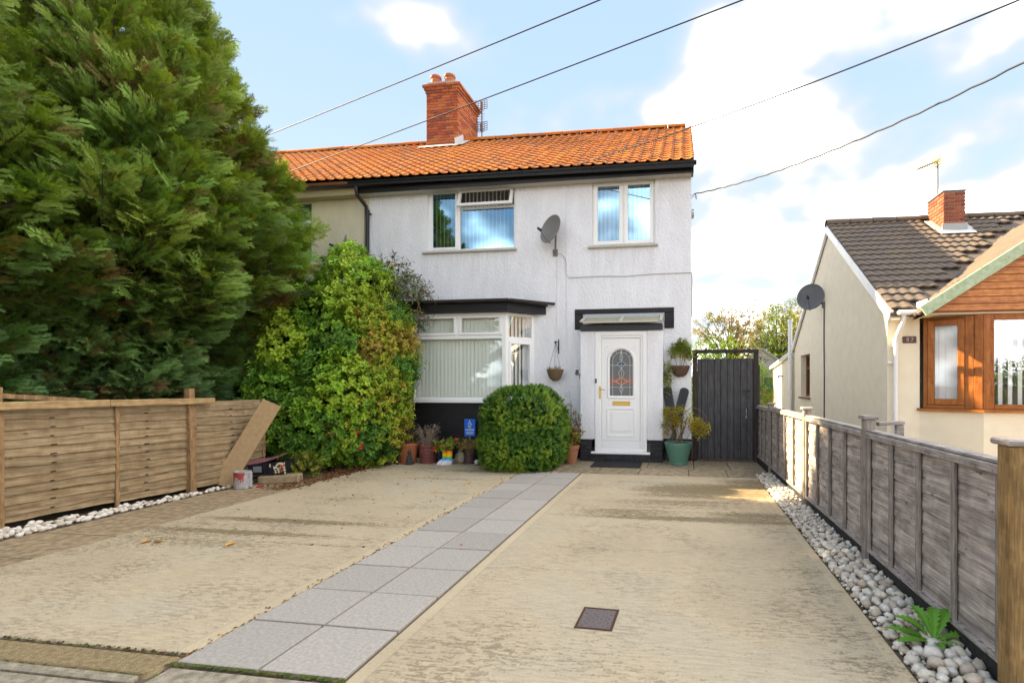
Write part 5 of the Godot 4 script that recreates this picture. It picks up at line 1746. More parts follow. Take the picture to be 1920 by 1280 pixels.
func build_left_fence() -> void:
	var rng := RandomNumberGenerator.new()
	rng.seed = 505
	var F := thing("panel_fence", "brown bowed lap panel fence standing under the tall conifers", "fence", Vector3(-6.75, 0, -5.8))
	for pn in [[0.0, 0.605, 12], [0.635, 1.0, 12]]:
		for k in pn[2]:
			var b := MB.new()
			var h0: float = 0.06 + (1.225 - 0.06) * k / pn[2]
			var h1: float = 0.06 + (1.225 - 0.06) * (k + 1) / pn[2]
			var seg := 16
			var a1 := rng.randf() * TAU
			var am := rng.randf_range(0.004, 0.012)
			for s in seg:
				var t0 := lerpf(pn[0], pn[1], float(s) / seg)
				var t1 := lerpf(pn[0], pn[1], float(s + 1) / seg)
				var w0 := am * sin(a1 + t0 * 13.0) + 0.004 * sin(a1 * 3 + t0 * 40.0)
				var w1 := am * sin(a1 + t1 * 13.0) + 0.004 * sin(a1 * 3 + t1 * 40.0)
				var lift := 0.03 * (1.0 - t0) if k == 0 else 0.0
				var a := fl_p(t0, h0 - 0.018 + w0 + lift, 0.023)
				var c := fl_p(t1, h0 - 0.018 + w1 + lift, 0.023)
				var d := fl_p(t1, h1 + 0.012, 0.004)
				var e := fl_p(t0, h1 + 0.012, 0.004)
				b.quad(a, c, d, e, Vector3(1, 0.1, 0))
				var o := Vector3(-0.010, 0, 0)
				b.quad(a, c, c + o, a + o, Vector3(0, -1, 0))
				b.quad(a + o, c + o, d + o, e + o, Vector3(-1, 0, 0))
				b.quad(e, d, d + o, e + o, Vector3(0, 1, 0))
			wpart("slat", b, M.brown_slat[rng.randi() % 6], F)
	# gaps left by lost nails show as dark notches in rows
	var nt := MB.new()
	for t in [0.145, 0.44, 0.80]:
		for k in 11:
			var y := 0.06 + 1.165 * (k + 1) / 12 - 0.012
			nt.box(fl_p(t + rng.randf_range(-0.004, 0.004), y, 0.024), Vector3(0.008, 0.013, rng.randf_range(0.035, 0.06)), 0.003)
	wpart("nail_notch", nt, mat(lin(0.02, 0.015, 0.012), 1.0), F)
	for t in [0.335, 0.625, 0.985, 0.012]:
		var b := MB.new()
		b.bar(fl_p(t, 0.0, 0.045), fl_p(t, 1.25, 0.04), 0.03, 0.045, Vector3(0, 0, 1), 0.005)
		wpart("batten", b, M.brown_post, F)
	for q in [[0.0, 1.45, 0.10], [0.612, 1.42, 0.09]]:
		var p := MB.new()
		p.bar(fl_p(q[0], -0.2, 0.03) + Vector3(0.02, 0, 0.05 if q[0] == 0.0 else 0.0), fl_p(q[0], q[1], 0.03) + Vector3(-0.02, 0, 0.0), q[2], q[2], Vector3(0, 0, 1), 0.008)
		wpart("post", p, M.brown_post, F)
	var rl := MB.new()
	rl.bar(fl_p(-0.12, 1.26, 0.10), fl_p(0.30, 1.255, 0.085), 0.03, 0.085, Vector3.UP, 0.006)
	rl.bar(fl_p(0.301, 1.255, 0.085), fl_p(0.70, 1.245, 0.095), 0.03, 0.080, Vector3.UP, 0.006)
	wpart("rail", rl, M.brown_rail, F)
	var rl2 := MB.new()
	rl2.bar(fl_p(0.02, 1.36, 0.0), fl_p(0.25, 1.29, -0.02), 0.02, 0.05, Vector3.UP, 0.004)
	wpart("loose_rail", rl2, M.brown_post, F)

func build_gate() -> void:
	var rng := RandomNumberGenerator.new()
	rng.seed = 506
	var G := thing("side_gate", "tall dark grey boarded side gate in a brown frame", "gate", Vector3(0.82, 0, -10.2))
	var z := -10.2
	var fr := MB.new()
	fr.span(Vector3(0.195, -0.1, z - 0.05), Vector3(0.283, 2.075, z + 0.05), 0.006)
	fr.span(Vector3(1.338, -0.1, z - 0.05), Vector3(1.424, 2.075, z + 0.05), 0.006)
	fr.span(Vector3(0.195, 2.076, z - 0.05), Vector3(1.428, 2.145, z + 0.05), 0.006)
	wpart("frame", fr, M.gate_frame, G)
	var x := 0.29
	var k := 0
	var ws := [0.075, 0.118, 0.122, 0.122, 0.126, 0.120, 0.126, 0.122, 0.108]
	for w in ws:
		var b := MB.new()
		b.span(Vector3(x, 0.035, z - 0.009 + rng.randf_range(-0.003, 0.003)), Vector3(x + w - 0.005, 1.972 + rng.randf_range(-0.003, 0.003), z + 0.014), 0.005)
		wpart("board", b, M.gate_board[k % 3], G)
		x += w
		k += 1
	var bkp := MB.new()
	bkp.span(Vector3(0.286, 0.04, z - 0.0155), Vector3(1.334, 1.965, z - 0.0125))
	wpart("backing", bkp, M.gate_board[0], G)
	var lg := MB.new()
	for y in [0.3, 1.05, 1.75]:
		lg.span(Vector3(0.29, y, z - 0.045), Vector3(1.33, y + 0.1, z - 0.0165), 0.004)
	wpart("ledge", lg, M.gate_board[0], G)
	var lt := MB.new()
	lt.span(Vector3(1.13, 1.345, z + 0.015), Vector3(1.29, 1.36, z + 0.03), 0.003)
	lt.span(Vector3(1.20, 1.325, z + 0.015), Vector3(1.265, 1.378, z + 0.024), 0.003)
	lt.tube([Vector3(1.26, 1.27, z + 0.02), Vector3(1.26, 1.24, z + 0.035), Vector3(1.255, 1.22, z + 0.03)], [0.007], 6)
	wpart("latch", lt, M.iron, G)
	var hd := MB.new()
	hd.tube([Vector3(1.20, 1.01, z + 0.018), Vector3(1.20, 1.005, z + 0.045), Vector3(1.20, 0.90, z + 0.045), Vector3(1.20, 0.895, z + 0.018)], [0.009], 8)
	hd.span(Vector3(1.185, 0.83, z + 0.014), Vector3(1.215, 0.88, z + 0.02), 0.003)
	wpart("handle", hd, M.metal, G)

# ---------------------------------------------------------------- ground, drive, paving
func slab(parent: Node3D, called: String, x0: float, z0: float, x1: float, z1: float, y: float, m: Material, rng: RandomNumberGenerator, gap := 0.007) -> void:
	var b := MB.new()
	b.box(Vector3((x0 + x1) / 2, y - 0.025 + rng.randf_range(-0.002, 0.002), (z0 + z1) / 2), Vector3(absf(x1 - x0) - gap, 0.05, absf(z1 - z0) - gap), 0.004, Basis(Vector3.UP, rng.randf_range(-0.004, 0.004)) * Basis(Vector3.RIGHT, rng.randf_range(-0.002, 0.002)))
	wpart(called, b, m, parent)

func sheet(x0: float, z0: float, x1: float, z1: float, y: float) -> MB:
	var b := MB.new()
	b.quad(Vector3(x0, y, z0), Vector3(x1, y, z0), Vector3(x1, y, z1), Vector3(x0, y, z1), Vector3.UP)
	return b

func build_ground() -> void:
	var rng := RandomNumberGenerator.new()
	rng.seed = 507
	struct("ground", sheet(-300, -300, 300, 300, -0.07), M.soil)
	struct("bed_soil", sheet(-14, -10.2, 1.7, -1.0, -0.022), M.dirt)
	var dm := drive_material()
	# two concrete strips with rounded arrises
	for q in [[-5.45, -2.685, -10.1, -2.455], [-1.665, 1.165, -8.44, -1.6]]:
		var b := MB.new()
		b.planar = Vector4(-6.0, -10.0, 7.5, 8.0)
		b.box(Vector3((q[0] + q[1]) / 2, -0.05, (q[2] + q[3]) / 2), Vector3(q[1] - q[0], 0.1, q[3] - q[2]), 0.012)
		struct("driveway", b, dm)
	# paving down the middle
	var pv := struct("path", sheet(-2.684, -8.6, -1.666, -2.30, -0.014), M.dirt)
	for r in 12:
		var z1 := -2.362 - 0.506 * r
		for c in 2:
			var x := -2.672 + 0.499 * c
			slab(pv, "paving_slab", x, z1 - 0.506, x + 0.497, z1, 0.003, M.paver[rng.randi() % 4], rng, 0.016)
	# slabs at the foot of the house
	var pa := struct("patio", sheet(-2.684, -10.14, 1.5, -8.441, -0.016), M.dirt)
	var xs := [-2.68, -2.05, -1.42, -0.72, 0.10, 0.72, 1.40]
	for i in xs.size() - 1:
		slab(pa, "patio_slab", xs[i], -9.12, xs[i + 1], -8.45, 0.002, M.patio[rng.randi() % 3], rng, 0.012)
		slab(pa, "patio_slab", xs[i] + (0.1 if i > 0 else 0.0), -10.13, xs[i + 1] + (0.1 if i < 5 else 0.0), -9.125, 0.002, M.patio[rng.randi() % 3], rng, 0.012)
	# old slabs on the left
	var lp := struct("side_path", sheet(-6.4, -8.0, -5.452, -1.0, -0.016), M.dirt)
	var z := -1.6
	for i in 9:
		var l := 0.66
		slab(lp, "old_slab", -6.37 + 0.03 * sin(i * 2.0), z - l, -5.465, z, -0.004, M.slab_old[rng.randi() % 3], rng, 0.012)
		z -= l
	# worn apron, kerb and pavement at the road side
	var ap := MB.new()
	ap.box(Vector3(-4.58, -0.052, -2.335), Vector3(3.78, 0.1, 0.20), 0.02)
	struct("apron", ap, M.apron)
	var ap2 := MB.new()
	ap2.box(Vector3(-4.58, -0.047, -2.205), Vector3(3.70, 0.10, 0.055), 0.012)
	ap2.box(Vector3(-2.17, -0.055, -2.20), Vector3(0.98, 0.1, 0.27), 0.015)
	struct("apron", ap2, M.kerb)
	var kb := struct("kerb", sheet(-9, -2.17, -2.7, -2.02, -0.03), M.dirt)
	for i in 7:
		var b := MB.new()
		b.box(Vector3(-3.07 - 0.915 * i, -0.05, -2.115), Vector3(0.905, 0.10, 0.085), 0.012)
		wpart("kerb_stone", b, M.kerb, kb)
	struct("pavement", sheet(-12, -2.06, 6, 1.5, -0.014), M.tarmac)
	struct("road", sheet(-120, 1.5, 120, 9.0, -0.06), M.tarmac)
	# drain cover
	var mc := thing("drain_cover", "small square rusty iron drain cover set in the concrete", "drain cover", Vector3(-0.53, 0.0, -3.22), -0.03)
	var fr := MB.new()
	ring(fr, -0.118, -0.148, 0.118, 0.148, 0.016, 0, 0.006, 0.002)
	place("frame", fr.mesh(), mat(lin(0.09, 0.045, 0.025), 0.9, M.finetex, 8.0), mc, Transform3D(Basis(Vector3.RIGHT, -PI / 2), Vector3.ZERO))
	var cv := MB.new()
	cv.box(Vector3(0, 0.001, 0), Vector3(0.200, 0.006, 0.26), 0.002)
	for i in 7:
		for j in 9:
			if (i + j) % 2 == 0:
				cv.box(Vector3(-0.078 + 0.026 * i, 0.0048, -0.112 + 0.028 * j), Vector3(0.016, 0.003, 0.008), 0.001)
	lpart("lid", cv, mat(lin(0.17, 0.155, 0.16), 0.55, mottle(92, Color(0.6, 0.55, 0.5), Color(1.15, 1.1, 1.1), 0.03, 0.2, 0.5, 256), 6.0), mc)

func pebble_meshes(n: int) -> Array:
	var out := []
	var ns := noise(81, 0.8, 2)
	for i in n:
		var b := MB.new()
		b.ball(Vector3.ZERO, Vector3(1.0, 0.62 + 0.06 * (i % 3), 0.78 - 0.05 * (i % 2)), 10, 6, Basis(), 0.38, ns, i * 7.3)
		out.append(b.mesh())
	return out

func build_pebbles() -> void:
	var rng := RandomNumberGenerator.new()
	rng.seed = 508
	var pm := pebble_meshes(6)
	var R := struct("pebble_border", sheet(1.17, -9.6, 1.62, -1.5, -0.018), M.dirt)
	var pts := []
	var z := -1.75
	while z > -8.75:
		var row := 0.054 + 0.036 * clampf((z + 6.5) / 4.0, 0, 1)
		var xx := 1.185
		while xx < fr_x(z) - 0.035:
			var s := row * rng.randf_range(0.36, 0.62)
			if z < -8.3 and rng.randf() < 0.5:
				xx += s * 1.5
				continue
			pts.append([Vector3(xx + s * 0.9 + rng.randf_range(-0.012, 0.012), 0.0 + s * 0.2 + rng.randf_range(-0.010, 0.018) + 0.02 * sin(clampf((xx - 1.19) / 0.3, 0, 1) * PI), z + rng.randf_range(-0.02, 0.02)), s])
			xx += s * 1.75
		z -= row * 0.88
	pts.sort_custom(func(a, b): return a[0].z > b[0].z)
	# the border begins just outside the frame; those in view come first
	var vis := []
	var off := []
	for p in pts:
		(off if p[0].z > -2.55 else vis).append(p)
	var xfs := []
	var cols := []
	for i in vis.size() + off.size():
		var p = vis[i] if i < vis.size() else off[i - vis.size()]
		var bs := Basis(Vector3.UP, rng.randf() * TAU) * Basis(Vector3.RIGHT, rng.randf_range(-0.5, 0.5)) * Basis(Vector3(0, 0, 1), rng.randf_range(-0.4, 0.4))
		var t := Transform3D(bs.scaled(Vector3.ONE * p[1]), p[0])
		if i < 300:
			place("pebble", pm[rng.randi() % 6], M.pebble[rng.randi() % 6], R, t)
		else:
			xfs.append(t)
			cols.append(M.pebble[rng.randi() % 5].albedo_color.srgb_to_linear())
	scatter("pebbles", pm[0], M.pebble_mass, R, xfs, cols)
	xfs = []
	cols = []
	for i in 2600:
		var pz := rng.randf_range(-8.7, -1.9)
		var px := 1.172 + rng.randf() * (fr_x(pz) - 0.04 - 1.172)
		var sz := rng.randf_range(0.006, 0.019)
		xfs.append(Transform3D(Basis(Vector3.UP, rng.randf() * TAU).scaled(Vector3.ONE * sz), Vector3(px, -0.012 + sz * 0.4 + rng.randf() * 0.006, pz)))
		cols.append(M.pebble[rng.randi() % 6].albedo_color.srgb_to_linear())
	scatter("gravel", pm[2], M.pebble_mass, R, xfs, cols)
	var L := struct("pebble_border", sheet(-6.9, -7.2, -6.36, -3.0, -0.018), M.dirt)
	z = -3.3
	while z > -6.9:
		var w := lerpf(0.36, 0.12, clampf((-z - 4.0) / 2.6, 0, 1))
		var xx := -6.40
		while xx > -6.40 - w:
			var s := rng.randf_range(0.026, 0.046) * (1.0 if z > -5.0 else 0.8)
			if rng.randf() < (0.88 if z > -6.0 else 0.55):
				var bs := Basis(Vector3.UP, rng.randf() * TAU) * Basis(Vector3.RIGHT, rng.randf_range(-0.4, 0.4))
				place("pebble", pm[rng.randi() % 6], M.pebble[rng.randi() % 5], L, Transform3D(bs.scaled(Vector3.ONE * s), Vector3(xx - s + rng.randf_range(-0.012, 0.012), s * 0.25 + rng.randf_range(-0.008, 0.008), z + rng.randf_range(-0.02, 0.02))))
			xx -= s * 1.9
		z -= 0.062

# ---------------------------------------------------------------- plants
func leaf_tri(mb: MB, base: Vector3, dir: Vector3, nrm: Vector3, l: float, w: float, fold := 0.25, round := false) -> void:
	var side := dir.cross(nrm).normalized()
	var up := side.cross(dir).normalized()
	var tip := base + dir * l - up * l * 0.12
	var m := base + dir * l * 0.48 - up * w * fold * 0.5
	var a := base + dir * l * 0.45 + side * w * 0.5 + up * w * fold * 0.5
	var b := base + dir * l * 0.45 - side * w * 0.5 + up * w * fold * 0.5
	if round:
		var a2 := base + dir * l * 0.78 + side * w * 0.36 + up * w * fold * 0.3
		var b2 := base + dir * l * 0.78 - side * w * 0.36 + up * w * fold * 0.3
		mb.tri(base, a, m, up); mb.tri(base, m, b, up)
		mb.tri(a, a2, m, up); mb.tri(m, b2, b, up)
		mb.tri(a2, tip, m, up); mb.tri(m, tip, b2, up)
		return
	mb.tri(base, a, m, up); mb.tri(a, tip, m, up)
	mb.tri(base, m, b, up); mb.tri(m, tip, b, up)

# a twig along +Y with leaves set round it
func sprig(rng: RandomNumberGenerator, n: int, stem: float, l: float, w: float, open := 0.9, round := false, hue := 0.12) -> ArrayMesh:
	var mb := MB.new()
	mb.col = Color(0.6, 0.5, 0.4)
	mb.tube([Vector3.ZERO, Vector3(0, stem, 0)], [l * 0.03, l * 0.015], 3, false)
	for i in n:
		var y := stem * (0.15 + 0.85 * (i + rng.randf() * 0.5) / n)
		var a := i * 2.4 + rng.randf_range(-0.5, 0.5)
		var o := Vector3(cos(a), 0, sin(a))
		var d := (o * open + Vector3.UP * rng.randf_range(0.15, 0.9)).normalized()
		var nn := (Vector3.UP + o * rng.randf_range(-0.2, 0.5)).normalized()
		var f := rng.randf_range(0.75, 1.2)
		mb.col = Color(f * (1.0 + rng.randf_range(-hue, hue)), f, f * (1.0 + rng.randf_range(-hue, hue)))
		var s := rng.randf_range(0.7, 1.15)
		leaf_tri(mb, Vector3(0, y, 0) + o * l * 0.06, d, nn, l * s, w * s, 0.25, round)
	return mb.mesh()

# a flat drooping cypress spray along +Y, upper side +Z
func spray(rng: RandomNumberGenerator) -> ArrayMesh:
	var mb := MB.new()
	var bend := func(p: Vector3) -> Vector3: return p - Vector3(0, 0, 1) * (0.30 * p.y * p.y + 0.35 * p.x * p.x)
	mb.col = Color(0.8, 0.66, 0.5)
	mb.tri(bend.call(Vector3(-0.010, 0, 0)), bend.call(Vector3(0.010, 0, 0)), bend.call(Vector3(0, 0.98, 0)), Vector3(0, 0, 1))
	for i in 7:
		for s in [-1.0, 1.0]:
			var t: float = 0.06 + 0.125 * i + rng.randf_range(-0.03, 0.03)
			var l: float = (0.54 - 0.38 * t) * rng.randf_range(0.7, 1.2) * (0.6 if i == 0 else 1.0)
			var a := rng.randf_range(0.5, 0.8)
			var d := Vector3(s * sin(a), cos(a), rng.randf_range(-0.3, 0.3)).normalized()
			var b := Vector3(0, t, 0)
			var lens := [[b, d, l, 0.030]]
			for q in [0.22, 0.42, 0.62, 0.80]:
				for s2 in [-1.0, 1.0]:
					var e := Vector3(d.y, -d.x, 0)
					lens.append([b + d * l * q, (d + e * s2 * rng.randf_range(0.5, 0.9) + Vector3(0, 0, rng.randf_range(-0.3, 0.3))).normalized(), (0.19 - 0.10 * q) * rng.randf_range(0.7, 1.25) * clampf(l / 0.3, 0.5, 1.2), 0.026])
			var f0 := rng.randf_range(0.65, 1.25)
			for q in lens:
				var p: Vector3 = q[0]
				var dd: Vector3 = q[1]
				var ll: float = q[2]
				var w: float = q[3]
				var ee := Vector3(dd.y, -dd.x, 0.0)
				var f := f0 * rng.randf_range(0.8, 1.2)
				mb.col = Color(f, f, f * 0.92)
				mb.tri(bend.call(p), bend.call(p + dd * ll * 0.45 + ee * w * 0.5), bend.call(p + dd * ll * 0.45 - ee * w * 0.5), Vector3(0, 0, 1))
				mb.tri(bend.call(p + dd * ll), bend.call(p + dd * ll * 0.45 + ee * w * 0.5), bend.call(p + dd * ll * 0.45 - ee * w * 0.5), Vector3(0, 0, 1))
	mb.col = Color(1.2, 1.2, 0.9)
	mb.tri(bend.call(Vector3(-0.014, 0.9, 0)), bend.call(Vector3(0.014, 0.9, 0)), bend.call(Vector3(0, 1.08, 0)), Vector3(0, 0, 1))
	return mb.mesh()

func frame_along(y: Vector3, zhint: Vector3) -> Basis:
	var yy := y.normalized()
	var x := yy.cross(zhint)
	if x.length() < 1e-3:
		x = yy.cross(Vector3(0.3, 0.2, 0.9))
	x = x.normalized()
	return Basis(x, yy, x.cross(yy))

func prof_at(prof: Array, y: float) -> float:
	for i in prof.size() - 1:
		if y >= prof[i][0] and y <= prof[i + 1][0]:
			return lerpf(prof[i][1], prof[i + 1][1], (y - prof[i][0]) / (prof[i + 1][0] - prof[i][0]))
	return 0.0

func conifer(label: String, at: Vector3, prof: Array, boughs: int, per: int, sd: int, face_x: float, dense_y: float) -> void:
	var rng := RandomNumberGenerator.new()
	rng.seed = sd
	var T := thing("conifer_tree", label, "tree", at, 0.0, "tall conifers over the left fence")
	var top: float = prof[prof.size() - 1][0]
	var tk := MB.new()
	tk.tube([at + Vector3(0, -0.2, 0), at + Vector3(0.05, top * 0.4, 0.05), at + Vector3(0, top * 0.95, 0)], [0.24, 0.16, 0.02], 10)
	wpart("trunk", tk, M.bark, T)
	var br := MB.new()
	var sets := [spray(rng), spray(rng), spray(rng)]
	var xf := [[], [], []]
	var co := [[], [], []]
	var ns := noise(sd, 0.35, 3)
	var made := 0
	while made < boughs:
		var y := lerpf(prof[0][0], top, pow(rng.randf(), 1.75))
		var r0 := prof_at(prof, y)
		if rng.randf() > clampf(r0 / 2.4, 0.15, 1.0):
			continue
		var ang := rng.randf() * TAU
		var out := Vector3(cos(ang), 0, sin(ang))
		if out.x < -0.45 and rng.randf() < 0.75:      # fewer boughs on the far side
			continue
		if y < 3.2:
			r0 *= 1.0 + 0.42 * absf(out.z)
		var r := r0 * (1.0 + 0.30 * ns.get_noise_3d(out.x * 3.0, y * 0.9, out.z * 3.0)) * rng.randf_range(0.86, 1.06)
		var rise := 0.25 + 0.55 * clampf((y - 3.0) / 4.0, 0.0, 1.0)
		var tip := at + out * r + Vector3(0, y, 0)
		if y < 2.6 and tip.x > face_x:
			tip.x = face_x - rng.randf() * 0.12
		made += 1
		var root := at + Vector3(0, y - r * rise, 0) + out * 0.1
		var ctrl := root.lerp(tip, 0.55) + Vector3(0, -0.08 * r, 0)
		var pts := []
		for k in 6:
			var t := k / 5.0
			pts.append(root.lerp(ctrl, t).lerp(ctrl.lerp(tip, t), t))
		br.tube(pts, [0.035, 0.03, 0.025, 0.018, 0.012, 0.004], 4, false)
		var dz := ns.get_noise_3d(tip.x * 2.2, tip.y * 2.6, tip.z * 2.2)
		var dead := dz > 0.30 or (y < 1.5 and rng.randf() < 0.6)
		var low := clampf((3.2 - y) / 2.0, 0.0, 1.0)
		var tone := rng.randf_range(-0.1, 0.6)
		var shade := rng.randf_range(0.45, 1.15)
		for k in per:
			var t := 1.0 - pow(rng.randf(), 1.35) * 0.62
			var p: Vector3 = root.lerp(ctrl, t).lerp(ctrl.lerp(tip, t), t)
			var dir := (ctrl - root).lerp(tip - ctrl, t).normalized()
			var spread := 0.5 * r * (1.05 - t) * 0.55 + 0.12
			var lat := dir.cross(Vector3.UP).normalized()
			var off := rng.randf_range(-1.0, 1.0)
			var dv := rng.randf_range(-1.0, 1.0)
			p += lat * off * spread + Vector3(0, dv * spread * 0.55, 0)
			if y < 2.6 and p.x > face_x:
				p.x = face_x - rng.randf() * 0.1
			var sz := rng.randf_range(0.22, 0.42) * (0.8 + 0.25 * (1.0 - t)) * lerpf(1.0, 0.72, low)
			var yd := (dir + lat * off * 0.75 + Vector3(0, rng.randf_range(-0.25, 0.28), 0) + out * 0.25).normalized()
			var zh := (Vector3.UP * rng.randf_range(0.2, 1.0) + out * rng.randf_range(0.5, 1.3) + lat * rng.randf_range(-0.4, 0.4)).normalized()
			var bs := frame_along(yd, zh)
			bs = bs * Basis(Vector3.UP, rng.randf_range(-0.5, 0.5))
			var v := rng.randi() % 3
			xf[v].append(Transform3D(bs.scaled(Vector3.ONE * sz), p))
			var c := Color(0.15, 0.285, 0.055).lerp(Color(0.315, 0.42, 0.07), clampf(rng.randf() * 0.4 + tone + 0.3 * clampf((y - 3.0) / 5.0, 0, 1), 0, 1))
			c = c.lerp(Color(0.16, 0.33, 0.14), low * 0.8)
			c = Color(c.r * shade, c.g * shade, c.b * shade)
			if dead and t < 0.93:
				c = c.lerp(Color(0.17, 0.085, 0.04), rng.randf_range(0.5, 1.0))
			elif rng.randf() < 0.05:
				c = c.lerp(Color(0.20, 0.11, 0.04), 0.7)
			co[v].append(c)
	wpart("branches", br, M.bark, T)
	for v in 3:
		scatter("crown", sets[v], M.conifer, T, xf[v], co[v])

# points in and on a set of ellipsoids: [pos, outward]
func shell(ell: Array, n: int, rng: RandomNumberGenerator, inner := 0.62, floor_y := 0.02, rough := 0.18, ns: FastNoiseLite = null, power := 2.0) -> Array:
	var out := []
	var wsum := 0.0
	for e in ell:
		wsum += pow(e[1].x * e[1].y * e[1].z, 0.667)
	var guard := 0
	while out.size() < n and guard < n * 12:
		guard += 1
		var pick := rng.randf() * wsum
		var e = ell[0]
		for q in ell:
			pick -= pow(q[1].x * q[1].y * q[1].z, 0.667)
			if pick <= 0:
				e = q
				break
		var d := Vector3(rng.randfn(), rng.randfn(), rng.randfn()).normalized()
		if power != 2.0:                                     # squarer than an ellipsoid
			d /= pow(pow(absf(d.x), power) + pow(absf(d.y), power) + pow(absf(d.z), power), 1.0 / power)
		var k := 1.0 - pow(rng.randf(), 2.0) * (1.0 - inner)
		if ns:
			k *= 1.0 + rough * ns.get_noise_3dv((e[0] + d * e[1]) * 1.0)
		var p: Vector3 = e[0] + d * e[1] * k
		if p.y < floor_y:
			continue
		var deep := false
		for q in ell:
			if q[0] != e[0] and ((p - q[0]) / q[1]).length() < inner * 0.9:
				deep = true
				break
		if deep:
			continue
		out.append([p, (d / e[1]).normalized()])
	return out

func leaf_mass(parent: Node3D, called: String, meshes: Array, pts: Array, s0: float, s1: float, cols: Array, rng: RandomNumberGenerator, lift := 0.35, m: Material = null, patchy: FastNoiseLite = null) -> void:
	var xf := []
	var co := []
	for i in meshes.size():
		xf.append([])
		co.append([])
	for p in pts:
		var y: Vector3 = (p[1] + Vector3(0, lift, 0) + Vector3(rng.randf_range(-0.6, 0.6), rng.randf_range(-0.5, 0.5), rng.randf_range(-0.6, 0.6))).normalized()
		var b := frame_along(y, Vector3(rng.randf_range(-1, 1), rng.randf_range(-1, 1), rng.randf_range(-1, 1)))
		var v := rng.randi() % meshes.size()
		xf[v].append(Transform3D(b.scaled(Vector3.ONE * rng.randf_range(s0, s1)), p[0]))
		var t := rng.randf()
		if patchy:
			t = clampf(0.5 + patchy.get_noise_3dv(p[0]) * 1.6 + rng.randf_range(-0.22, 0.22), 0, 0.999)
		var k := t * (cols.size() - 1)
		co[v].append(cols[int(k)].lerp(cols[mini(int(k) + 1, cols.size() - 1)], k - int(k)))
	for i in meshes.size():
		if xf[i].size():
			scatter(called, meshes[i], m if m else M.leaf, parent, xf[i], co[i])

func stems(parent: Node3D, pts: Array, root: Vector3, spread: float, r: float, n: int, rng: RandomNumberGenerator, m: Material = null) -> void:
	var b := MB.new()
	for i in n:
		var p: Vector3 = pts[rng.randi() % pts.size()][0]
		var base := root + Vector3(rng.randf_range(-1, 1) * spread, 0, rng.randf_range(-1, 1) * spread)
		var mid := base.lerp(p, 0.5) + Vector3(rng.randf_range(-0.1, 0.1), 0.12 * (p.y - base.y), rng.randf_range(-0.1, 0.1))
		b.tube([base, mid, p], [r, r * 0.7, r * 0.3], 5, false)
	wpart("stems", b, m if m else M.bark, parent)

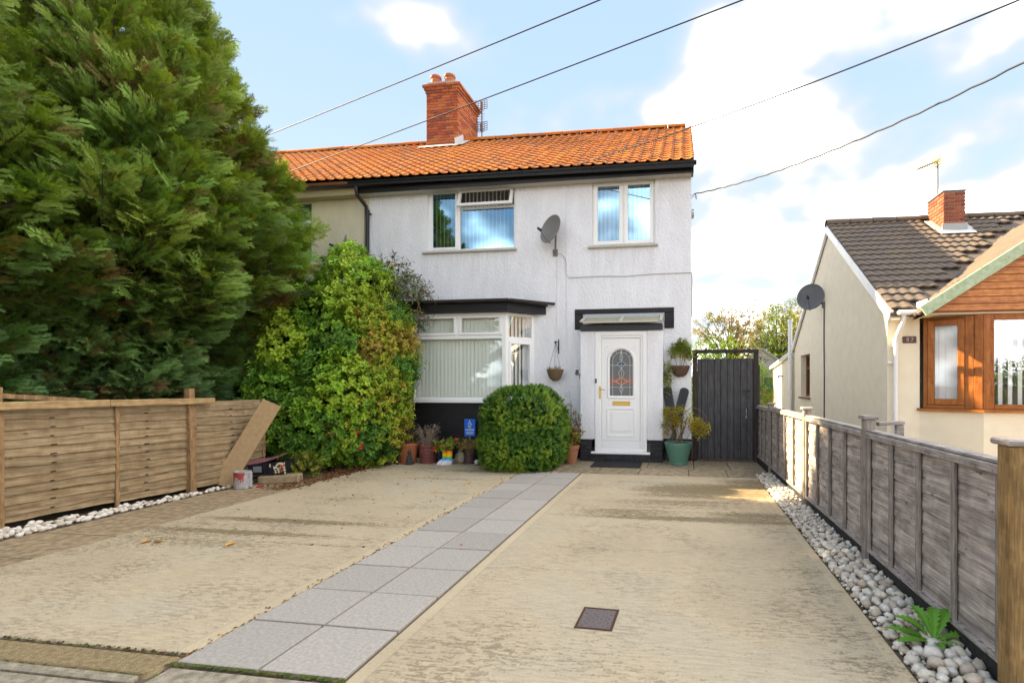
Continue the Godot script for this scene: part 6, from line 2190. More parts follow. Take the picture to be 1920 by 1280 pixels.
func build_hedge_plants() -> void:
	conifer("huge feathery conifer overhanging the left fence, towards the house", Vector3(-8.85, 0, -6.7), [[0.5, 1.6], [2.2, 1.75], [3.0, 2.35], [3.9, 2.6], [5.1, 2.1], [5.9, 1.85], [7.1, 1.45], [8.6, 0.9], [10.0, 0.15]], 820, 48, 601, -6.98, 3.0)
	conifer("huge feathery conifer overhanging the left fence, cut off by the left edge", Vector3(-9.3, 0, -3.6), [[0.5, 1.9], [2.4, 2.3], [3.6, 2.8], [4.8, 2.5], [6.0, 1.8], [7.2, 1.0], [8.2, 0.15]], 680, 42, 602, -7.05, 3.0)
	var rng := RandomNumberGenerator.new()
	rng.seed = 603
	var ns := noise(604, 1.4, 3)
	# big glossy green shrub at the fence end
	var A := thing("privet_bush", "big bright green leafy bush growing from the end of the brown fence", "bush", Vector3(-6.1, 0, -8.4))
	var ea := [[Vector3(-6.05, 1.15, -8.35), Vector3(0.78, 1.15, 0.72)], [Vector3(-6.25, 2.35, -8.6), Vector3(0.75, 1.0, 0.75)], [Vector3(-6.05, 3.15, -8.8), Vector3(0.62, 0.80, 0.62)], [Vector3(-6.75, 2.15, -8.1), Vector3(0.42, 0.80, 0.5)], [Vector3(-6.85, 1.45, -7.75), Vector3(0.32, 0.35, 0.4)], [Vector3(-6.5, 0.85, -7.95), Vector3(0.5, 0.85, 0.45)], [Vector3(-7.2, 1.1, -8.4), Vector3(0.7, 1.2, 0.6)]]
	var sa := [sprig(rng, 9, 0.16, 0.085, 0.052, 0.9, true), sprig(rng, 8, 0.14, 0.075, 0.048, 0.9, true), sprig(rng, 10, 0.18, 0.08, 0.042)]
	var pa := shell(ea, 7600, rng, 0.55, 0.12, 0.35, ns)
	leaf_mass(A, "leaves", sa, pa, 0.62, 1.1, [Color(0.09, 0.20, 0.025), Color(0.16, 0.32, 0.03), Color(0.24, 0.42, 0.032), Color(0.34, 0.47, 0.04)], rng, 0.45, null, noise(605, 0.9, 3))
	stems(A, pa, Vector3(-6.2, 0, -8.5), 0.3, 0.02, 26, rng)
	# long shoots standing out of the top left
	var sh := []
	for i in 60:
		var t := rng.randf()
		sh.append([Vector3(-6.95, 2.2, -7.95).lerp(Vector3(-6.72, 3.35, -8.0), t) + Vector3(rng.randf_range(-0.12, 0.12), 0, rng.randf_range(-0.1, 0.1)), Vector3(rng.randf_range(-1, 1), 0.5, rng.randf_range(-1, 1)).normalized()])
	leaf_mass(A, "shoots", sa, sh, 0.7, 1.0, [Color(0.08, 0.17, 0.02), Color(0.12, 0.22, 0.02)], rng, 0.5)
	# smaller-leaved shrub with red flowers
	var B := thing("flowering_bush", "dense yellow-green bush dotted with small red flowers beside the bay window", "bush", Vector3(-5.35, 0, -8.75))
	var eb := [[Vector3(-5.55, 1.0, -8.70), Vector3(0.52, 1.05, 0.55)], [Vector3(-5.48, 2.0, -8.85), Vector3(0.58, 0.90, 0.55)], [Vector3(-5.65, 2.45, -8.75), Vector3(0.55, 0.6, 0.5)], [Vector3(-5.33, 1.55, -8.8), Vector3(0.38, 0.7, 0.40)], [Vector3(-5.75, 0.55, -8.3), Vector3(0.4, 0.45, 0.38)]]
	var sb := [sprig(rng, 14, 0.17, 0.045, 0.026, 0.9), sprig(rng, 12, 0.20, 0.05, 0.028, 0.8), sprig(rng, 13, 0.14, 0.042, 0.026, 1.0)]
	var pb := shell(eb, 4600, rng, 0.58, 0.10, 0.30, ns)
	leaf_mass(B, "leaves", sb, pb, 0.75, 1.3, [Color(0.08, 0.20, 0.035), Color(0.16, 0.30, 0.03), Color(0.26, 0.37, 0.03), Color(0.34, 0.41, 0.035), Color(0.40, 0.40, 0.04), Color(0.40, 0.30, 0.06)], rng, 0.3, null, noise(606, 0.8, 3))
	stems(B, pb, Vector3(-5.4, 0, -8.8), 0.25, 0.012, 30, rng)
	var fm := MB.new()
	for k in 6:
		var a := TAU * k / 6
		leaf_tri(fm, Vector3.ZERO, Vector3(cos(a), 0.5, sin(a)).normalized(), Vector3.UP, 0.05, 0.035)
	var fmesh := fm.mesh()
	for p in shell(eb, 34, rng, 0.97, 0.4, 0.30, ns):
		if p[1].z < -0.2: continue
		var c: StandardMaterial3D = M.petal_red if rng.randf() < 0.6 else M.petal_orange
		place("flower", fmesh, c, B, B.global_transform.affine_inverse() * Transform3D(frame_along(p[1], Vector3.RIGHT).scaled(Vector3.ONE * rng.randf_range(0.5, 1.0)), p[0] + p[1] * 0.06))
	# butterfly bush above, against the wall
	var C := thing("butterfly_bush", "straggly grey-green bush with drooping brown flower spikes against the white wall", "bush", Vector3(-5.4, 0, -9.4))
	var ec := [[Vector3(-5.6, 3.2, -9.35), Vector3(0.45, 0.55, 0.4)], [Vector3(-5.28, 3.0, -9.4), Vector3(0.36, 0.45, 0.35)], [Vector3(-5.85, 3.4, -9.35), Vector3(0.35, 0.35, 0.3)]]
	var sc := [sprig(rng, 7, 0.24, 0.12, 0.026, 1.1), sprig(rng, 6, 0.28, 0.14, 0.03, 1.2)]
	var pc := shell(ec, 260, rng, 0.5, 1.0, 0.3, ns)
	leaf_mass(C, "leaves", sc, pc, 0.8, 1.25, [Color(0.05, 0.085, 0.035), Color(0.10, 0.13, 0.06), Color(0.16, 0.17, 0.08)], rng, 0.1)
	stems(C, pc, Vector3(-5.5, 0, -9.5), 0.2, 0.014, 16, rng)
	for q in [[-4.98, 3.3, 0.35, -0.30], [-5.1, 3.15, 0.10, -0.42], [-5.28, 3.55, 0.42, -0.15], [-5.15, 2.9, 0.28, -0.2], [-5.6, 3.7, 0.38, 0.05], [-5.2, 3.25, -0.05, -0.4], [-5.9, 3.62, 0.3, 0.15]]:
		var sp := MB.new()
		var a := Vector3(q[0], q[1], -9.3 + rng.randf_range(-0.1, 0.15))
		var e := a + Vector3(q[2], q[3], 0.05)
		var md := a.lerp(e, 0.5) + Vector3(0, 0.10, 0)
		for k in 26:
			var t := k / 25.0
			var c := a.lerp(md, t).lerp(md.lerp(e, t), t)
			sp.ball(c + Vector3(rng.randf_range(-1, 1), rng.randf_range(-1, 1), rng.randf_range(-1, 1)) * 0.012, Vector3.ONE * lerpf(0.024, 0.009, t), 5, 4)
		wpart("flower_spike", sp, M.drybrown, C)
	for q in [[-5.45, 3.72], [-5.75, 3.8]]:
		var yl := MB.new()
		for k in 7:
			leaf_tri(yl, Vector3(q[0], q[1], -9.1), Vector3(rng.randf_range(-1, 1), rng.randf_range(-0.3, 0.7), rng.randf_range(-0.3, 1)).normalized(), Vector3.UP, 0.11, 0.04)
		wpart("yellow_leaves", yl, M.petal_yellow, C)
	# clipped dome
	var D := thing("clipped_bush", "neatly clipped round green bush between the bay window and the porch", "bush", Vector3(-2.78, 0, -8.93))
	var ed := [[Vector3(-2.78, 0.70, -8.93), Vector3(0.68, 0.69, 0.60)], [Vector3(-2.80, 0.34, -8.88), Vector3(0.69, 0.36, 0.62)]]
	var sd2 := [sprig(rng, 13, 0.075, 0.030, 0.018, 0.9), sprig(rng, 12, 0.085, 0.032, 0.019, 0.8), sprig(rng, 14, 0.07, 0.028, 0.018, 1.0)]
	var pd := shell(ed, 9000, rng, 0.80, 0.03, 0.10, ns, 3.3)
	leaf_mass(D, "leaves", sd2, pd, 0.8, 1.3, [Color(0.06, 0.15, 0.02), Color(0.10, 0.22, 0.025), Color(0.15, 0.27, 0.028), Color(0.23, 0.34, 0.035)], rng, 0.3, null, noise(607, 3.0, 3))
	stems(D, pd, Vector3(-2.78, 0, -8.93), 0.12, 0.014, 40, rng)
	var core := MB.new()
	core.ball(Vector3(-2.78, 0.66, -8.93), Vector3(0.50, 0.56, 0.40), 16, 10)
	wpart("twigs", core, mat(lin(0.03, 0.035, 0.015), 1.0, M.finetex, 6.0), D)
	# creeping growth at the foot of the clipped bush
	var E := thing("low_shrub", "small spreading yellow-green plant at the foot of the big bush, beside the stone", "plant", Vector3(-5.95, 0, -7.35))
	var pe := shell([[Vector3(-5.95, 0.13, -7.35), Vector3(0.24, 0.20, 0.2)]], 130, rng, 0.4, 0.01)
	leaf_mass(E, "leaves", sb, pe, 0.6, 0.9, [Color(0.13, 0.17, 0.025), Color(0.24, 0.24, 0.03)], rng, 0.6)

func tree(label: String, called: String, at: Vector3, ell: Array, n: int, meshes: Array, s0: float, s1: float, cols: Array, rng: RandomNumberGenerator, trunk_r: float) -> void:
	var T := thing(called, label, "tree", at)
	var ns := noise(rng.randi() % 1000, 0.5, 3)
	var pts := shell(ell, n, rng, 0.35, 0.3, 0.6, ns)
	var tk := MB.new()
	var c: Vector3 = ell[0][0]
	tk.tube([at + Vector3(0, -0.2, 0), at.lerp(c, 0.5) + Vector3(0.1, 0, 0), c], [trunk_r, trunk_r * 0.7, trunk_r * 0.25], 8)
	wpart("trunk", tk, M.bark, T)
	stems(T, pts, at.lerp(c, 0.6), 0.1, trunk_r * 0.25, 40, rng)
	leaf_mass(T, "crown", meshes, pts, s0, s1, cols, rng, 0.2, null, noise(608, 0.4, 2))

func build_background_plants() -> void:
	var rng := RandomNumberGenerator.new()
	rng.seed = 610
	var lv := [sprig(rng, 9, 0.30, 0.11, 0.06, 0.9), sprig(rng, 8, 0.36, 0.12, 0.065, 0.8)]
	tree("thin-crowned pale apple tree behind the side gate", "apple_tree", Vector3(1.8, 0, -20.5), [[Vector3(1.8, 3.0, -20.5), Vector3(1.25, 1.1, 1.1)], [Vector3(2.35, 3.75, -20.6), Vector3(0.7, 0.85, 0.7)], [Vector3(1.2, 3.5, -20.4), Vector3(0.75, 0.7, 0.8)]], 520, lv, 0.6, 1.1, [Color(0.11, 0.14, 0.045), Color(0.22, 0.20, 0.07), Color(0.32, 0.24, 0.10)], rng, 0.12)
	tree("bright yellow-green tree behind the pale shed", "garden_tree", Vector3(4.4, 0, -25.0), [[Vector3(4.3, 3.1, -25.0), Vector3(1.5, 1.5, 1.3)], [Vector3(5.2, 3.9, -25.2), Vector3(1.2, 1.2, 1.1)], [Vector3(3.5, 2.8, -24.8), Vector3(0.9, 1.1, 1.0)]], 1300, lv, 0.8, 1.3, [Color(0.13, 0.20, 0.02), Color(0.26, 0.29, 0.025), Color(0.38, 0.33, 0.03)], rng, 0.18)
	tree("lush green garden bush seen over the top of the side gate", "garden_bush", Vector3(0.9, 0, -18.6), [[Vector3(0.9, 1.7, -18.6), Vector3(1.3, 1.25, 0.9)], [Vector3(2.2, 1.4, -18.8), Vector3(0.9, 0.9, 0.8)]], 1100, lv, 0.6, 1.0, [Color(0.08, 0.17, 0.02), Color(0.15, 0.27, 0.025), Color(0.22, 0.33, 0.03)], rng, 0.08)
	# across the road, seen only as reflections in the windows
	tree("dark spreading tree across the road, reflected in the upstairs window", "street_tree", Vector3(-5.6, 0, 13.5), [[Vector3(-5.6, 5.2, 13.5), Vector3(1.5, 3.6, 1.6)], [Vector3(-4.9, 3.6, 13.2), Vector3(1.4, 2.0, 1.5)]], 1500, lv, 1.6, 2.6, [Color(0.035, 0.065, 0.02), Color(0.07, 0.11, 0.03)], rng, 0.25)
	var H := thing("roadside_hedge", "tall green hedge across the road, reflected in the bay windows", "hedge", Vector3(6, 0, 12.0))
	var eh := []
	for i in 9:
		eh.append([Vector3(-1.0 + 2.1 * i, 1.1, 12.0 + rng.randf_range(-0.2, 0.2)), Vector3(1.5, 1.2 + rng.randf() * 0.35, 0.8)])
	var ph := shell(eh, 2600, rng, 0.6, 0.05, 0.3)
	leaf_mass(H, "leaves", lv, ph, 1.0, 1.6, [Color(0.05, 0.11, 0.02), Color(0.12, 0.20, 0.025), Color(0.20, 0.26, 0.03)], rng)
	stems(H, ph, Vector3(6, 0, 12), 6.0, 0.03, 30, rng)

# ---------------------------------------------------------------- pots, planters and small things
func pot(called: String, label: String, at: Vector3, prof: Array, m: Material, soil_y: float, soil_r: float, cat := "plant pot") -> Node3D:
	var T := thing(called, label, cat, at)
	var b := MB.new()
	b.lathe(prof, Vector3.ZERO, 28)
	lpart("body", b, m, T)
	var s := MB.new()
	s.lathe([Vector2(soil_r, soil_y), Vector2(soil_r * 0.5, soil_y + 0.012), Vector2(0.0, soil_y + 0.016)], Vector3.ZERO, 20)
	lpart("compost", s, M.soil, T)
	return T

# bare or leafy stems from a pot
func pot_plant(T: Node3D, root: Vector3, n: int, h0: float, h1: float, spread: float, mesh: Array, per: int, s0: float, s1: float, cols: Array, rng: RandomNumberGenerator, m_stem: Material, droop := 0.2, lo := 0.25, mleaf: Material = null) -> void:
	var b := MB.new()
	var pts := []
	for i in n:
		var a := rng.randf() * TAU
		var o := Vector3(cos(a), 0, sin(a)) * spread * sqrt(rng.randf())
		var h := rng.randf_range(h0, h1)
		var p0 := root + o * 0.25
		var p2 := root + o + Vector3(0, h, 0)
		var p1 := p0.lerp(p2, 0.55) + Vector3(0, h * droop, 0)
		var path := []
		for k in 6:
			var t := k / 5.0
			path.append(p0.lerp(p1, t).lerp(p1.lerp(p2, t), t))
		b.tube(path, [0.006, 0.005, 0.005, 0.004, 0.003, 0.002], 4, false)
		for k in per:
			var t := lerpf(lo, 1.0, rng.randf())
			pts.append([T.global_position + p0.lerp(p1, t).lerp(p1.lerp(p2, t), t), (o.normalized() + Vector3(rng.randf_range(-0.8, 0.8), rng.randf_range(-0.6, 0.6), rng.randf_range(-0.8, 0.8))).normalized()])
	lpart("stems", b, m_stem, T)
	if mesh.size() and pts.size():
		leaf_mass(T, "leaves", mesh, pts, s0, s1, cols, rng, 0.1, mleaf)

func basket(T: Node3D, r: float, h: float, half: bool, m: Material, rng: RandomNumberGenerator) -> void:
	# woven bowl: rounds of wicker over uprights
	var rows := 9
	for j in rows:
		var t := float(j) / (rows - 1)
		var rr := r * (0.36 + 0.64 * sqrt(t))
		var b := MB.new()
		var pts := []
		var a1 := PI if half else TAU
		var seg := 18 if half else 32
		for k in seg + 1:
			var a := a1 * k / seg
			pts.append(Vector3(rr * cos(a), -h + h * t + 0.004 * sin(a * 13 + j * PI), rr * sin(a) + 0.006 * sin(a * 13 + j * PI)))
		b.tube(pts, [h / rows * 0.62], 5)
		lpart("wicker_round", b, m, T)
	var f := MB.new()
	f.ball(Vector3(0, -h * 0.45, 0.0 if not half else 0.02), Vector3(r * 0.72, h * 0.5, r * (0.72 if not half else 0.6)), 14, 8)
	lpart("liner", f, M.soil, T)

func build_pots() -> void:
	var rng := RandomNumberGenerator.new()
	rng.seed = 701
	var dry := [sprig(rng, 8, 0.10, 0.035, 0.012, 1.0), sprig(rng, 10, 0.12, 0.03, 0.010, 0.8)]
	var broad := [sprig(rng, 6, 0.10, 0.06, 0.045, 1.0, true), sprig(rng, 5, 0.08, 0.055, 0.04, 1.0, true)]
	var narrow := [sprig(rng, 6, 0.12, 0.075, 0.024, 1.0), sprig(rng, 7, 0.14, 0.085, 0.026, 1.1)]
	# 1 terracotta on the left
	var T := pot("terracotta_pot", "terracotta pot with wiry stems, leftmost in the row under the bay window", Vector3(-5.13, 0, -9.08), [Vector2(0.0, 0.0), Vector2(0.145, 0.0), Vector2(0.15, 0.006), Vector2(0.188, 0.27), Vector2(0.188, 0.275), Vector2(0.198, 0.285), Vector2(0.203, 0.315), Vector2(0.203, 0.32), Vector2(0.216, 0.33), Vector2(0.218, 0.365), Vector2(0.212, 0.375), Vector2(0.198, 0.372), Vector2(0.19, 0.30)], M.terracotta, 0.335, 0.192)
	pot_plant(T, Vector3(0.02, 0.33, 0), 14, 0.18, 0.42, 0.22, dry, 4, 0.7, 1.1, [Color(0.10, 0.10, 0.03), Color(0.20, 0.16, 0.06)], rng, M.stem)
	var tr := MB.new()
	tr.bar(Vector3(-0.12, 0.30, 0), Vector3(-0.08, 0.66, -0.02), 0.014, 0.014)
	lpart("cane", tr, M.drygrey, T)
	# cat ornament
	var K := thing("cat_statue", "small dark sitting cat statue in front of the left terracotta pot", "statue", Vector3(-4.965, 0, -8.85), 0.3)
	var cb := MB.new()
	cb.lathe([Vector2(0.0, 0.0), Vector2(0.058, 0.0), Vector2(0.062, 0.02), Vector2(0.055, 0.07), Vector2(0.043, 0.13), Vector2(0.034, 0.18), Vector2(0.026, 0.205), Vector2(0.0, 0.21)], Vector3(0, 0, -0.008), 16)
	cb.ball(Vector3(0, 0.232, 0.012), Vector3(0.036, 0.034, 0.036), 14, 10)
	cb.ball(Vector3(0, 0.222, 0.044), Vector3(0.018, 0.014, 0.014), 8, 6)
	for s in [-1.0, 1.0]:
		cb.lathe([Vector2(0.014, 0.0), Vector2(0.0, 0.038)], Vector3(0.022 * s, 0.252, 0.008), 6)
		cb.tube([Vector3(0.022 * s, 0.15, 0.022), Vector3(0.021 * s, 0.07, 0.042), Vector3(0.020 * s, 0.0, 0.048)], [0.018, 0.015, 0.014], 8)
		cb.ball(Vector3(0.022 * s, 0.010, 0.060), Vector3(0.016, 0.012, 0.022), 8, 6)
		cb.ball(Vector3(0.046 * s, 0.04, 0.0), Vector3(0.024, 0.045, 0.042), 10, 8)
	cb.tube([Vector3(0.03, 0.02, -0.06), Vector3(0.075, 0.015, -0.03), Vector3(0.078, 0.014, 0.03)], [0.012, 0.012, 0.008], 6)
	lpart("body", cb, mat(lin(0.05, 0.052, 0.055), 0.75, M.finetex, 9.0), K)
	# 2 ribbed barrel planter
	T = pot("ribbed_planter", "red-brown ribbed barrel planter full of dry grey stems", Vector3(-4.74, 0, -9.12), [Vector2(0.0, 0.0), Vector2(0.148, 0.0), Vector2(0.153, 0.012), Vector2(0.153, 0.045), Vector2(0.146, 0.052), Vector2(0.158, 0.062), Vector2(0.160, 0.10), Vector2(0.151, 0.108), Vector2(0.163, 0.118), Vector2(0.165, 0.16), Vector2(0.156, 0.168), Vector2(0.166, 0.178), Vector2(0.167, 0.22), Vector2(0.158, 0.228), Vector2(0.166, 0.238), Vector2(0.166, 0.28), Vector2(0.157, 0.288), Vector2(0.166, 0.298), Vector2(0.168, 0.352), Vector2(0.160, 0.36), Vector2(0.150, 0.355), Vector2(0.148, 0.30)], mat(lin(0.20, 0.070, 0.055), 0.5, mottle(93, Color(0.7, 0.7, 0.72), Color(1.1, 1.05, 1.05), 0.02, 0.1, 0.5, 256), 4.0), 0.325, 0.15)
	pot_plant(T, Vector3(0, 0.33, 0), 46, 0.08, 0.40, 0.22, dry, 4, 0.6, 1.0, [Color(0.22, 0.17, 0.13), Color(0.34, 0.27, 0.21)], rng, M.drygrey, 0.15, 0.4)
	# 3 dark pot in the gap
	T = pot("small_pot", "small blue-black pot in shade between the ribbed planter and the boots", Vector3(-4.50, 0, -9.16), [Vector2(0.0, 0.0), Vector2(0.075, 0.0), Vector2(0.10, 0.19), Vector2(0.11, 0.20), Vector2(0.11, 0.22), Vector2(0.095, 0.22), Vector2(0.09, 0.17)], mat(lin(0.015, 0.02, 0.04), 0.3), 0.18, 0.092)
	pot_plant(T, Vector3(0, 0.18, 0), 16, 0.12, 0.34, 0.18, dry, 5, 0.6, 1.0, [Color(0.18, 0.12, 0.07), Color(0.28, 0.20, 0.12)], rng, M.stem)
	# rainbow boots
	var W := thing("boot_planter", "pair of rainbow striped ceramic boots planted with red flowers", "planter", Vector3(-4.29, 0, -8.98), 0.0)
	var bands := [[0.0, 0.012, Color(0.42, 0.40, 0.30)], [0.012, 0.085, Color(0.62, 0.60, 0.72)], [0.085, 0.122, Color(0.03, 0.40, 0.74)], [0.122, 0.148, Color(0.20, 0.42, 0.05)], [0.148, 0.21, Color(0.78, 0.50, 0.02)], [0.21, 0.245, Color(0.80, 0.30, 0.02)], [0.245, 0.27, Color(0.62, 0.10, 0.02)]]
	for s in 2:
		var bx := -0.035 + 0.085 * s
		var bm := MB.new()
		var rows := []
		var ys := [0.0, 0.008, 0.012, 0.03, 0.05, 0.068, 0.085, 0.103, 0.122, 0.135, 0.148, 0.18, 0.21, 0.23, 0.245, 0.258, 0.27]
		for y in ys:
			var f := clampf(1.0 - y / 0.105, 0.0, 1.0)          # toe only near the ground
			var ringp := []
			for k in 18:
				var a := TAU * k / 18
				var p := Vector3(cos(a) * 0.050, y, sin(a) * 0.056)
				var toe := 0.115 * sqrt(f)
				if p.z > 0: p.z += toe * (sin(a))
				# boots point to the left and the front
				p = p.rotated(Vector3.UP, -0.95 if s == 0 else -0.75)
				ringp.append(p + Vector3(bx, 0, 0.02 * s))
			rows.append(ringp)
		for j in rows.size() - 1:
			for bd in bands:
				if ys[j] >= bd[0] - 1e-5 and ys[j] < bd[1] - 1e-5:
					bm.col = bd[2]
			for k in 18:
				var k2 := (k + 1) % 18
				var o: Vector3 = rows[j][k] + rows[j][k2] - Vector3(bx, 0, 0.02 * s) * 2.0
				o.y = 0.35 * (0.15 if ys[j] > 0.1 else 0.08)
				bm.quad(rows[j][k], rows[j][k2], rows[j + 1][k2], rows[j + 1][k], o)
		var bmat := mat(Color(1, 1, 1), 0.22)
		bmat.vertex_color_use_as_albedo = true
		var bt := lpart("boot", bm, bmat, W)
		var so := MB.new()
		so.lathe([Vector2(0.047, 0.0), Vector2(0.0, 0.005)], Vector3(bx, 0.25, 0.02 * s), 14)
		lpart("compost", so, M.soil, bt)
	pot_plant(W, Vector3(-0.02, 0.25, 0), 26, 0.04, 0.22, 0.20, broad, 4, 0.55, 0.95, [Color(0.09, 0.18, 0.02), Color(0.20, 0.28, 0.03), Color(0.34, 0.34, 0.04)], rng, M.stem, 0.25)
	var fl := MB.new()
	for k in 9:
		var a := k * 2.4
		fl.ball(Vector3(cos(a) * 0.014, rng.randf_range(-0.008, 0.012), sin(a) * 0.014), Vector3.ONE * 0.013, 6, 4)
	var flm := fl.mesh()
	for p in [[-0.19, 0.335, 0.08], [-0.23, 0.30, 0.06], [-0.10, 0.345, 0.10], [-0.12, 0.36, 0.08], [-0.02, 0.35, 0.12], [-0.25, 0.25, 0.04], [0.16, 0.47, -0.04], [0.17, 0.455, -0.02]]:
		place("flower", flm, M.petal_red, W, Transform3D(Basis(), Vector3(p[0], p[1], p[2])))
	# rock and trailing plant behind the boots
	var R := thing("rock", "grey rounded stone on the ground between the boots and the dark brown pot", "stone", Vector3(-4.12, 0, -9.2))
	var rk := MB.new()
	rk.ball(Vector3(0, 0.10, 0), Vector3(0.11, 0.12, 0.09), 14, 9, Basis(), 0.5, noise(95, 1.0, 3), 3.0)
	lpart("stone", rk, M.kerb, R)
	# 4 dark brown pot
	T = pot("ribbed_pot", "dark brown ribbed pot with withered leaves beside the clipped bush", Vector3(-3.93, 0, -9.16), [Vector2(0.0, 0.0), Vector2(0.098, 0.0), Vector2(0.102, 0.01), Vector2(0.102, 0.05), Vector2(0.096, 0.056), Vector2(0.102, 0.062), Vector2(0.100, 0.14), Vector2(0.095, 0.146), Vector2(0.102, 0.152), Vector2(0.100, 0.235), Vector2(0.104, 0.245), Vector2(0.106, 0.275), Vector2(0.096, 0.28), Vector2(0.094, 0.24)], mat(lin(0.085, 0.052, 0.05), 0.5, M.finetex, 6.0), 0.255, 0.095)
	pot_plant(T, Vector3(0, 0.26, 0), 34, 0.02, 0.20, 0.26, dry, 7, 0.7, 1.2, [Color(0.24, 0.20, 0.05), Color(0.36, 0.27, 0.10), Color(0.20, 0.10, 0.05)], rng, M.stem, 0.25)
	# 5 terracotta behind the clipped bush
	T = pot("terracotta_pot", "plain terracotta pot half hidden by the left side of the clipped bush", Vector3(-3.66, 0, -9.28), [Vector2(0.0, 0.0), Vector2(0.11, 0.0), Vector2(0.15, 0.28), Vector2(0.165, 0.285), Vector2(0.168, 0.345), Vector2(0.15, 0.345), Vector2(0.14, 0.28)], M.terracotta_old, 0.30, 0.145)
	pot_plant(T, Vector3(0, 0.30, 0), 14, 0.05, 0.30, 0.16, dry, 5, 0.8, 1.2, [Color(0.22, 0.11, 0.04), Color(0.34, 0.20, 0.08)], rng, M.stem)
	# glass globe lamp on the ground
	var G := thing("garden_globe", "small pale glass globe on the ground at the left foot of the clipped bush", "ornament", Vector3(-3.72, 0, -8.98))
	var gb := MB.new()
	gb.ball(Vector3(0, 0.055, 0), Vector3.ONE * 0.045, 16, 12)
	lpart("globe", gb, mat(lin(0.45, 0.48, 0.44), 0.12), G)
	var gs := MB.new()
	gs.lathe([Vector2(0.0, 0.0), Vector2(0.03, 0.0), Vector2(0.022, 0.018), Vector2(0.0, 0.02)], Vector3.ZERO, 12)
	lpart("base", gs, M.iron, G)
	# 6 terracotta right of the clipped bush with yellowing climber
	T = pot("terracotta_pot", "weathered terracotta pot with a yellowing plant left of the porch", Vector3(-2.06, 0, -9.45), [Vector2(0.0, 0.0), Vector2(0.095, 0.0), Vector2(0.10, 0.008), Vector2(0.145, 0.27), Vector2(0.158, 0.28), Vector2(0.164, 0.345), Vector2(0.158, 0.35), Vector2(0.146, 0.345), Vector2(0.14, 0.28)], M.terracotta_old, 0.32, 0.145)
	pot_plant(T, Vector3(0.02, 0.32, 0), 18, 0.20, 0.72, 0.17, broad, 7, 0.7, 1.2, [Color(0.20, 0.24, 0.03), Color(0.40, 0.36, 0.04), Color(0.20, 0.07, 0.03), Color(0.10, 0.14, 0.03)], rng, M.stem, 0.2, 0.15)
	pot_plant(T, Vector3(0.02, 0.34, 0.02), 3, 0.70, 1.05, 0.12, dry, 3, 0.8, 1.0, [Color(0.16, 0.08, 0.05)], rng, M.stem, 0.1, 0.6)
	# green pot with half-bare climber right of the porch
	T = pot("green_pot", "sage green plastic pot with a half bare yellow plant right of the door", Vector3(-0.075, 0, -9.62), [Vector2(0.0, 0.0), Vector2(0.158, 0.0), Vector2(0.166, 0.012), Vector2(0.168, 0.04), Vector2(0.164, 0.05), Vector2(0.215, 0.25), Vector2(0.236, 0.33), Vector2(0.242, 0.335), Vector2(0.246, 0.37), Vector2(0.252, 0.375), Vector2(0.254, 0.41), Vector2(0.246, 0.418), Vector2(0.228, 0.412), Vector2(0.215, 0.33)], mat(lin(0.085, 0.20, 0.155), 0.38), 0.375, 0.222)
	var st := MB.new()
	for q in [[-0.10, 0.02, -0.22, 0.95, 0.0], [-0.04, 0.0, -0.10, 0.75, 0.06], [0.02, 0.03, 0.06, 0.80, 0.03], [0.06, 0.0, 0.02, 0.98, -0.04], [-0.08, 0.0, 0.10, 0.55, 0.1], [0.0, 0.0, 0.16, 0.85, 0.12]]:
		st.tube([Vector3(q[0], 0.36, q[1]), Vector3(lerpf(q[0], q[2], 0.4) + 0.03, 0.36 + 0.3 * q[3], q[4] * 0.5), Vector3(q[2], 0.36 + 0.62 * q[3], q[4])], [0.012, 0.010, 0.006], 6)
	for k in 9:
		var a := rng.randf() * TAU
		var r := rng.randf_range(0.10, 0.22)
		var cx := rng.randf_range(-0.2, 0.15)
		st.tube([Vector3(cx, 0.42, 0.05), Vector3(cx - r * cos(a), 0.55 + rng.randf() * 0.2, 0.12), Vector3(cx - r * 0.6, 0.72, 0.10), Vector3(cx + 0.05, 0.80 + rng.randf() * 0.1, 0.06)], [0.005], 4, false)
	st.tube([Vector3(0.0, 0.40, 0.05), Vector3(0.10, 0.95, 0.12), Vector3(0.24, 1.07, 0.18), Vector3(0.42, 1.0, 0.20), Vector3(0.52, 0.86, 0.20)], [0.008, 0.007, 0.006, 0.005, 0.003], 5)
	lpart("stems", st, M.stem, T)
	var lp := []
	var at := T.position
	for i in 80:
		var t := rng.randf()
		lp.append([at + Vector3(0.16, 1.03, 0.16).lerp(Vector3(0.50, 0.80, 0.20), t) + Vector3(rng.randf_range(-0.08, 0.08), rng.randf_range(-0.24, 0.03), rng.randf_range(-0.08, 0.08)), Vector3(rng.randf_range(-0.3, 0.3), -1, rng.randf_range(-0.2, 0.4)).normalized()])
	for i in 44:
		lp.append([at + Vector3(-0.22 + rng.randf_range(-0.06, 0.06), rng.randf_range(0.62, 1.12), 0.04 + rng.randf_range(-0.05, 0.05)), Vector3(rng.randf_range(-0.4, 0.4), -1, 0.3).normalized()])
	for i in 44:
		lp.append([at + Vector3(-0.02 + rng.randf_range(-0.10, 0.14), rng.randf_range(0.75, 1.12), 0.05 + rng.randf_range(-0.05, 0.05)), Vector3(rng.randf_range(-0.5, 0.5), -0.7, 0.4).normalized()])
	leaf_mass(T, "leaves", narrow, lp, 0.8, 1.3, [Color(0.36, 0.36, 0.03), Color(0.50, 0.44, 0.03), Color(0.52, 0.32, 0.05), Color(0.32, 0.40, 0.03)], rng, -0.5)
	# two dark paddle-shaped boards leaning on the wall behind it
	var pb: Node3D
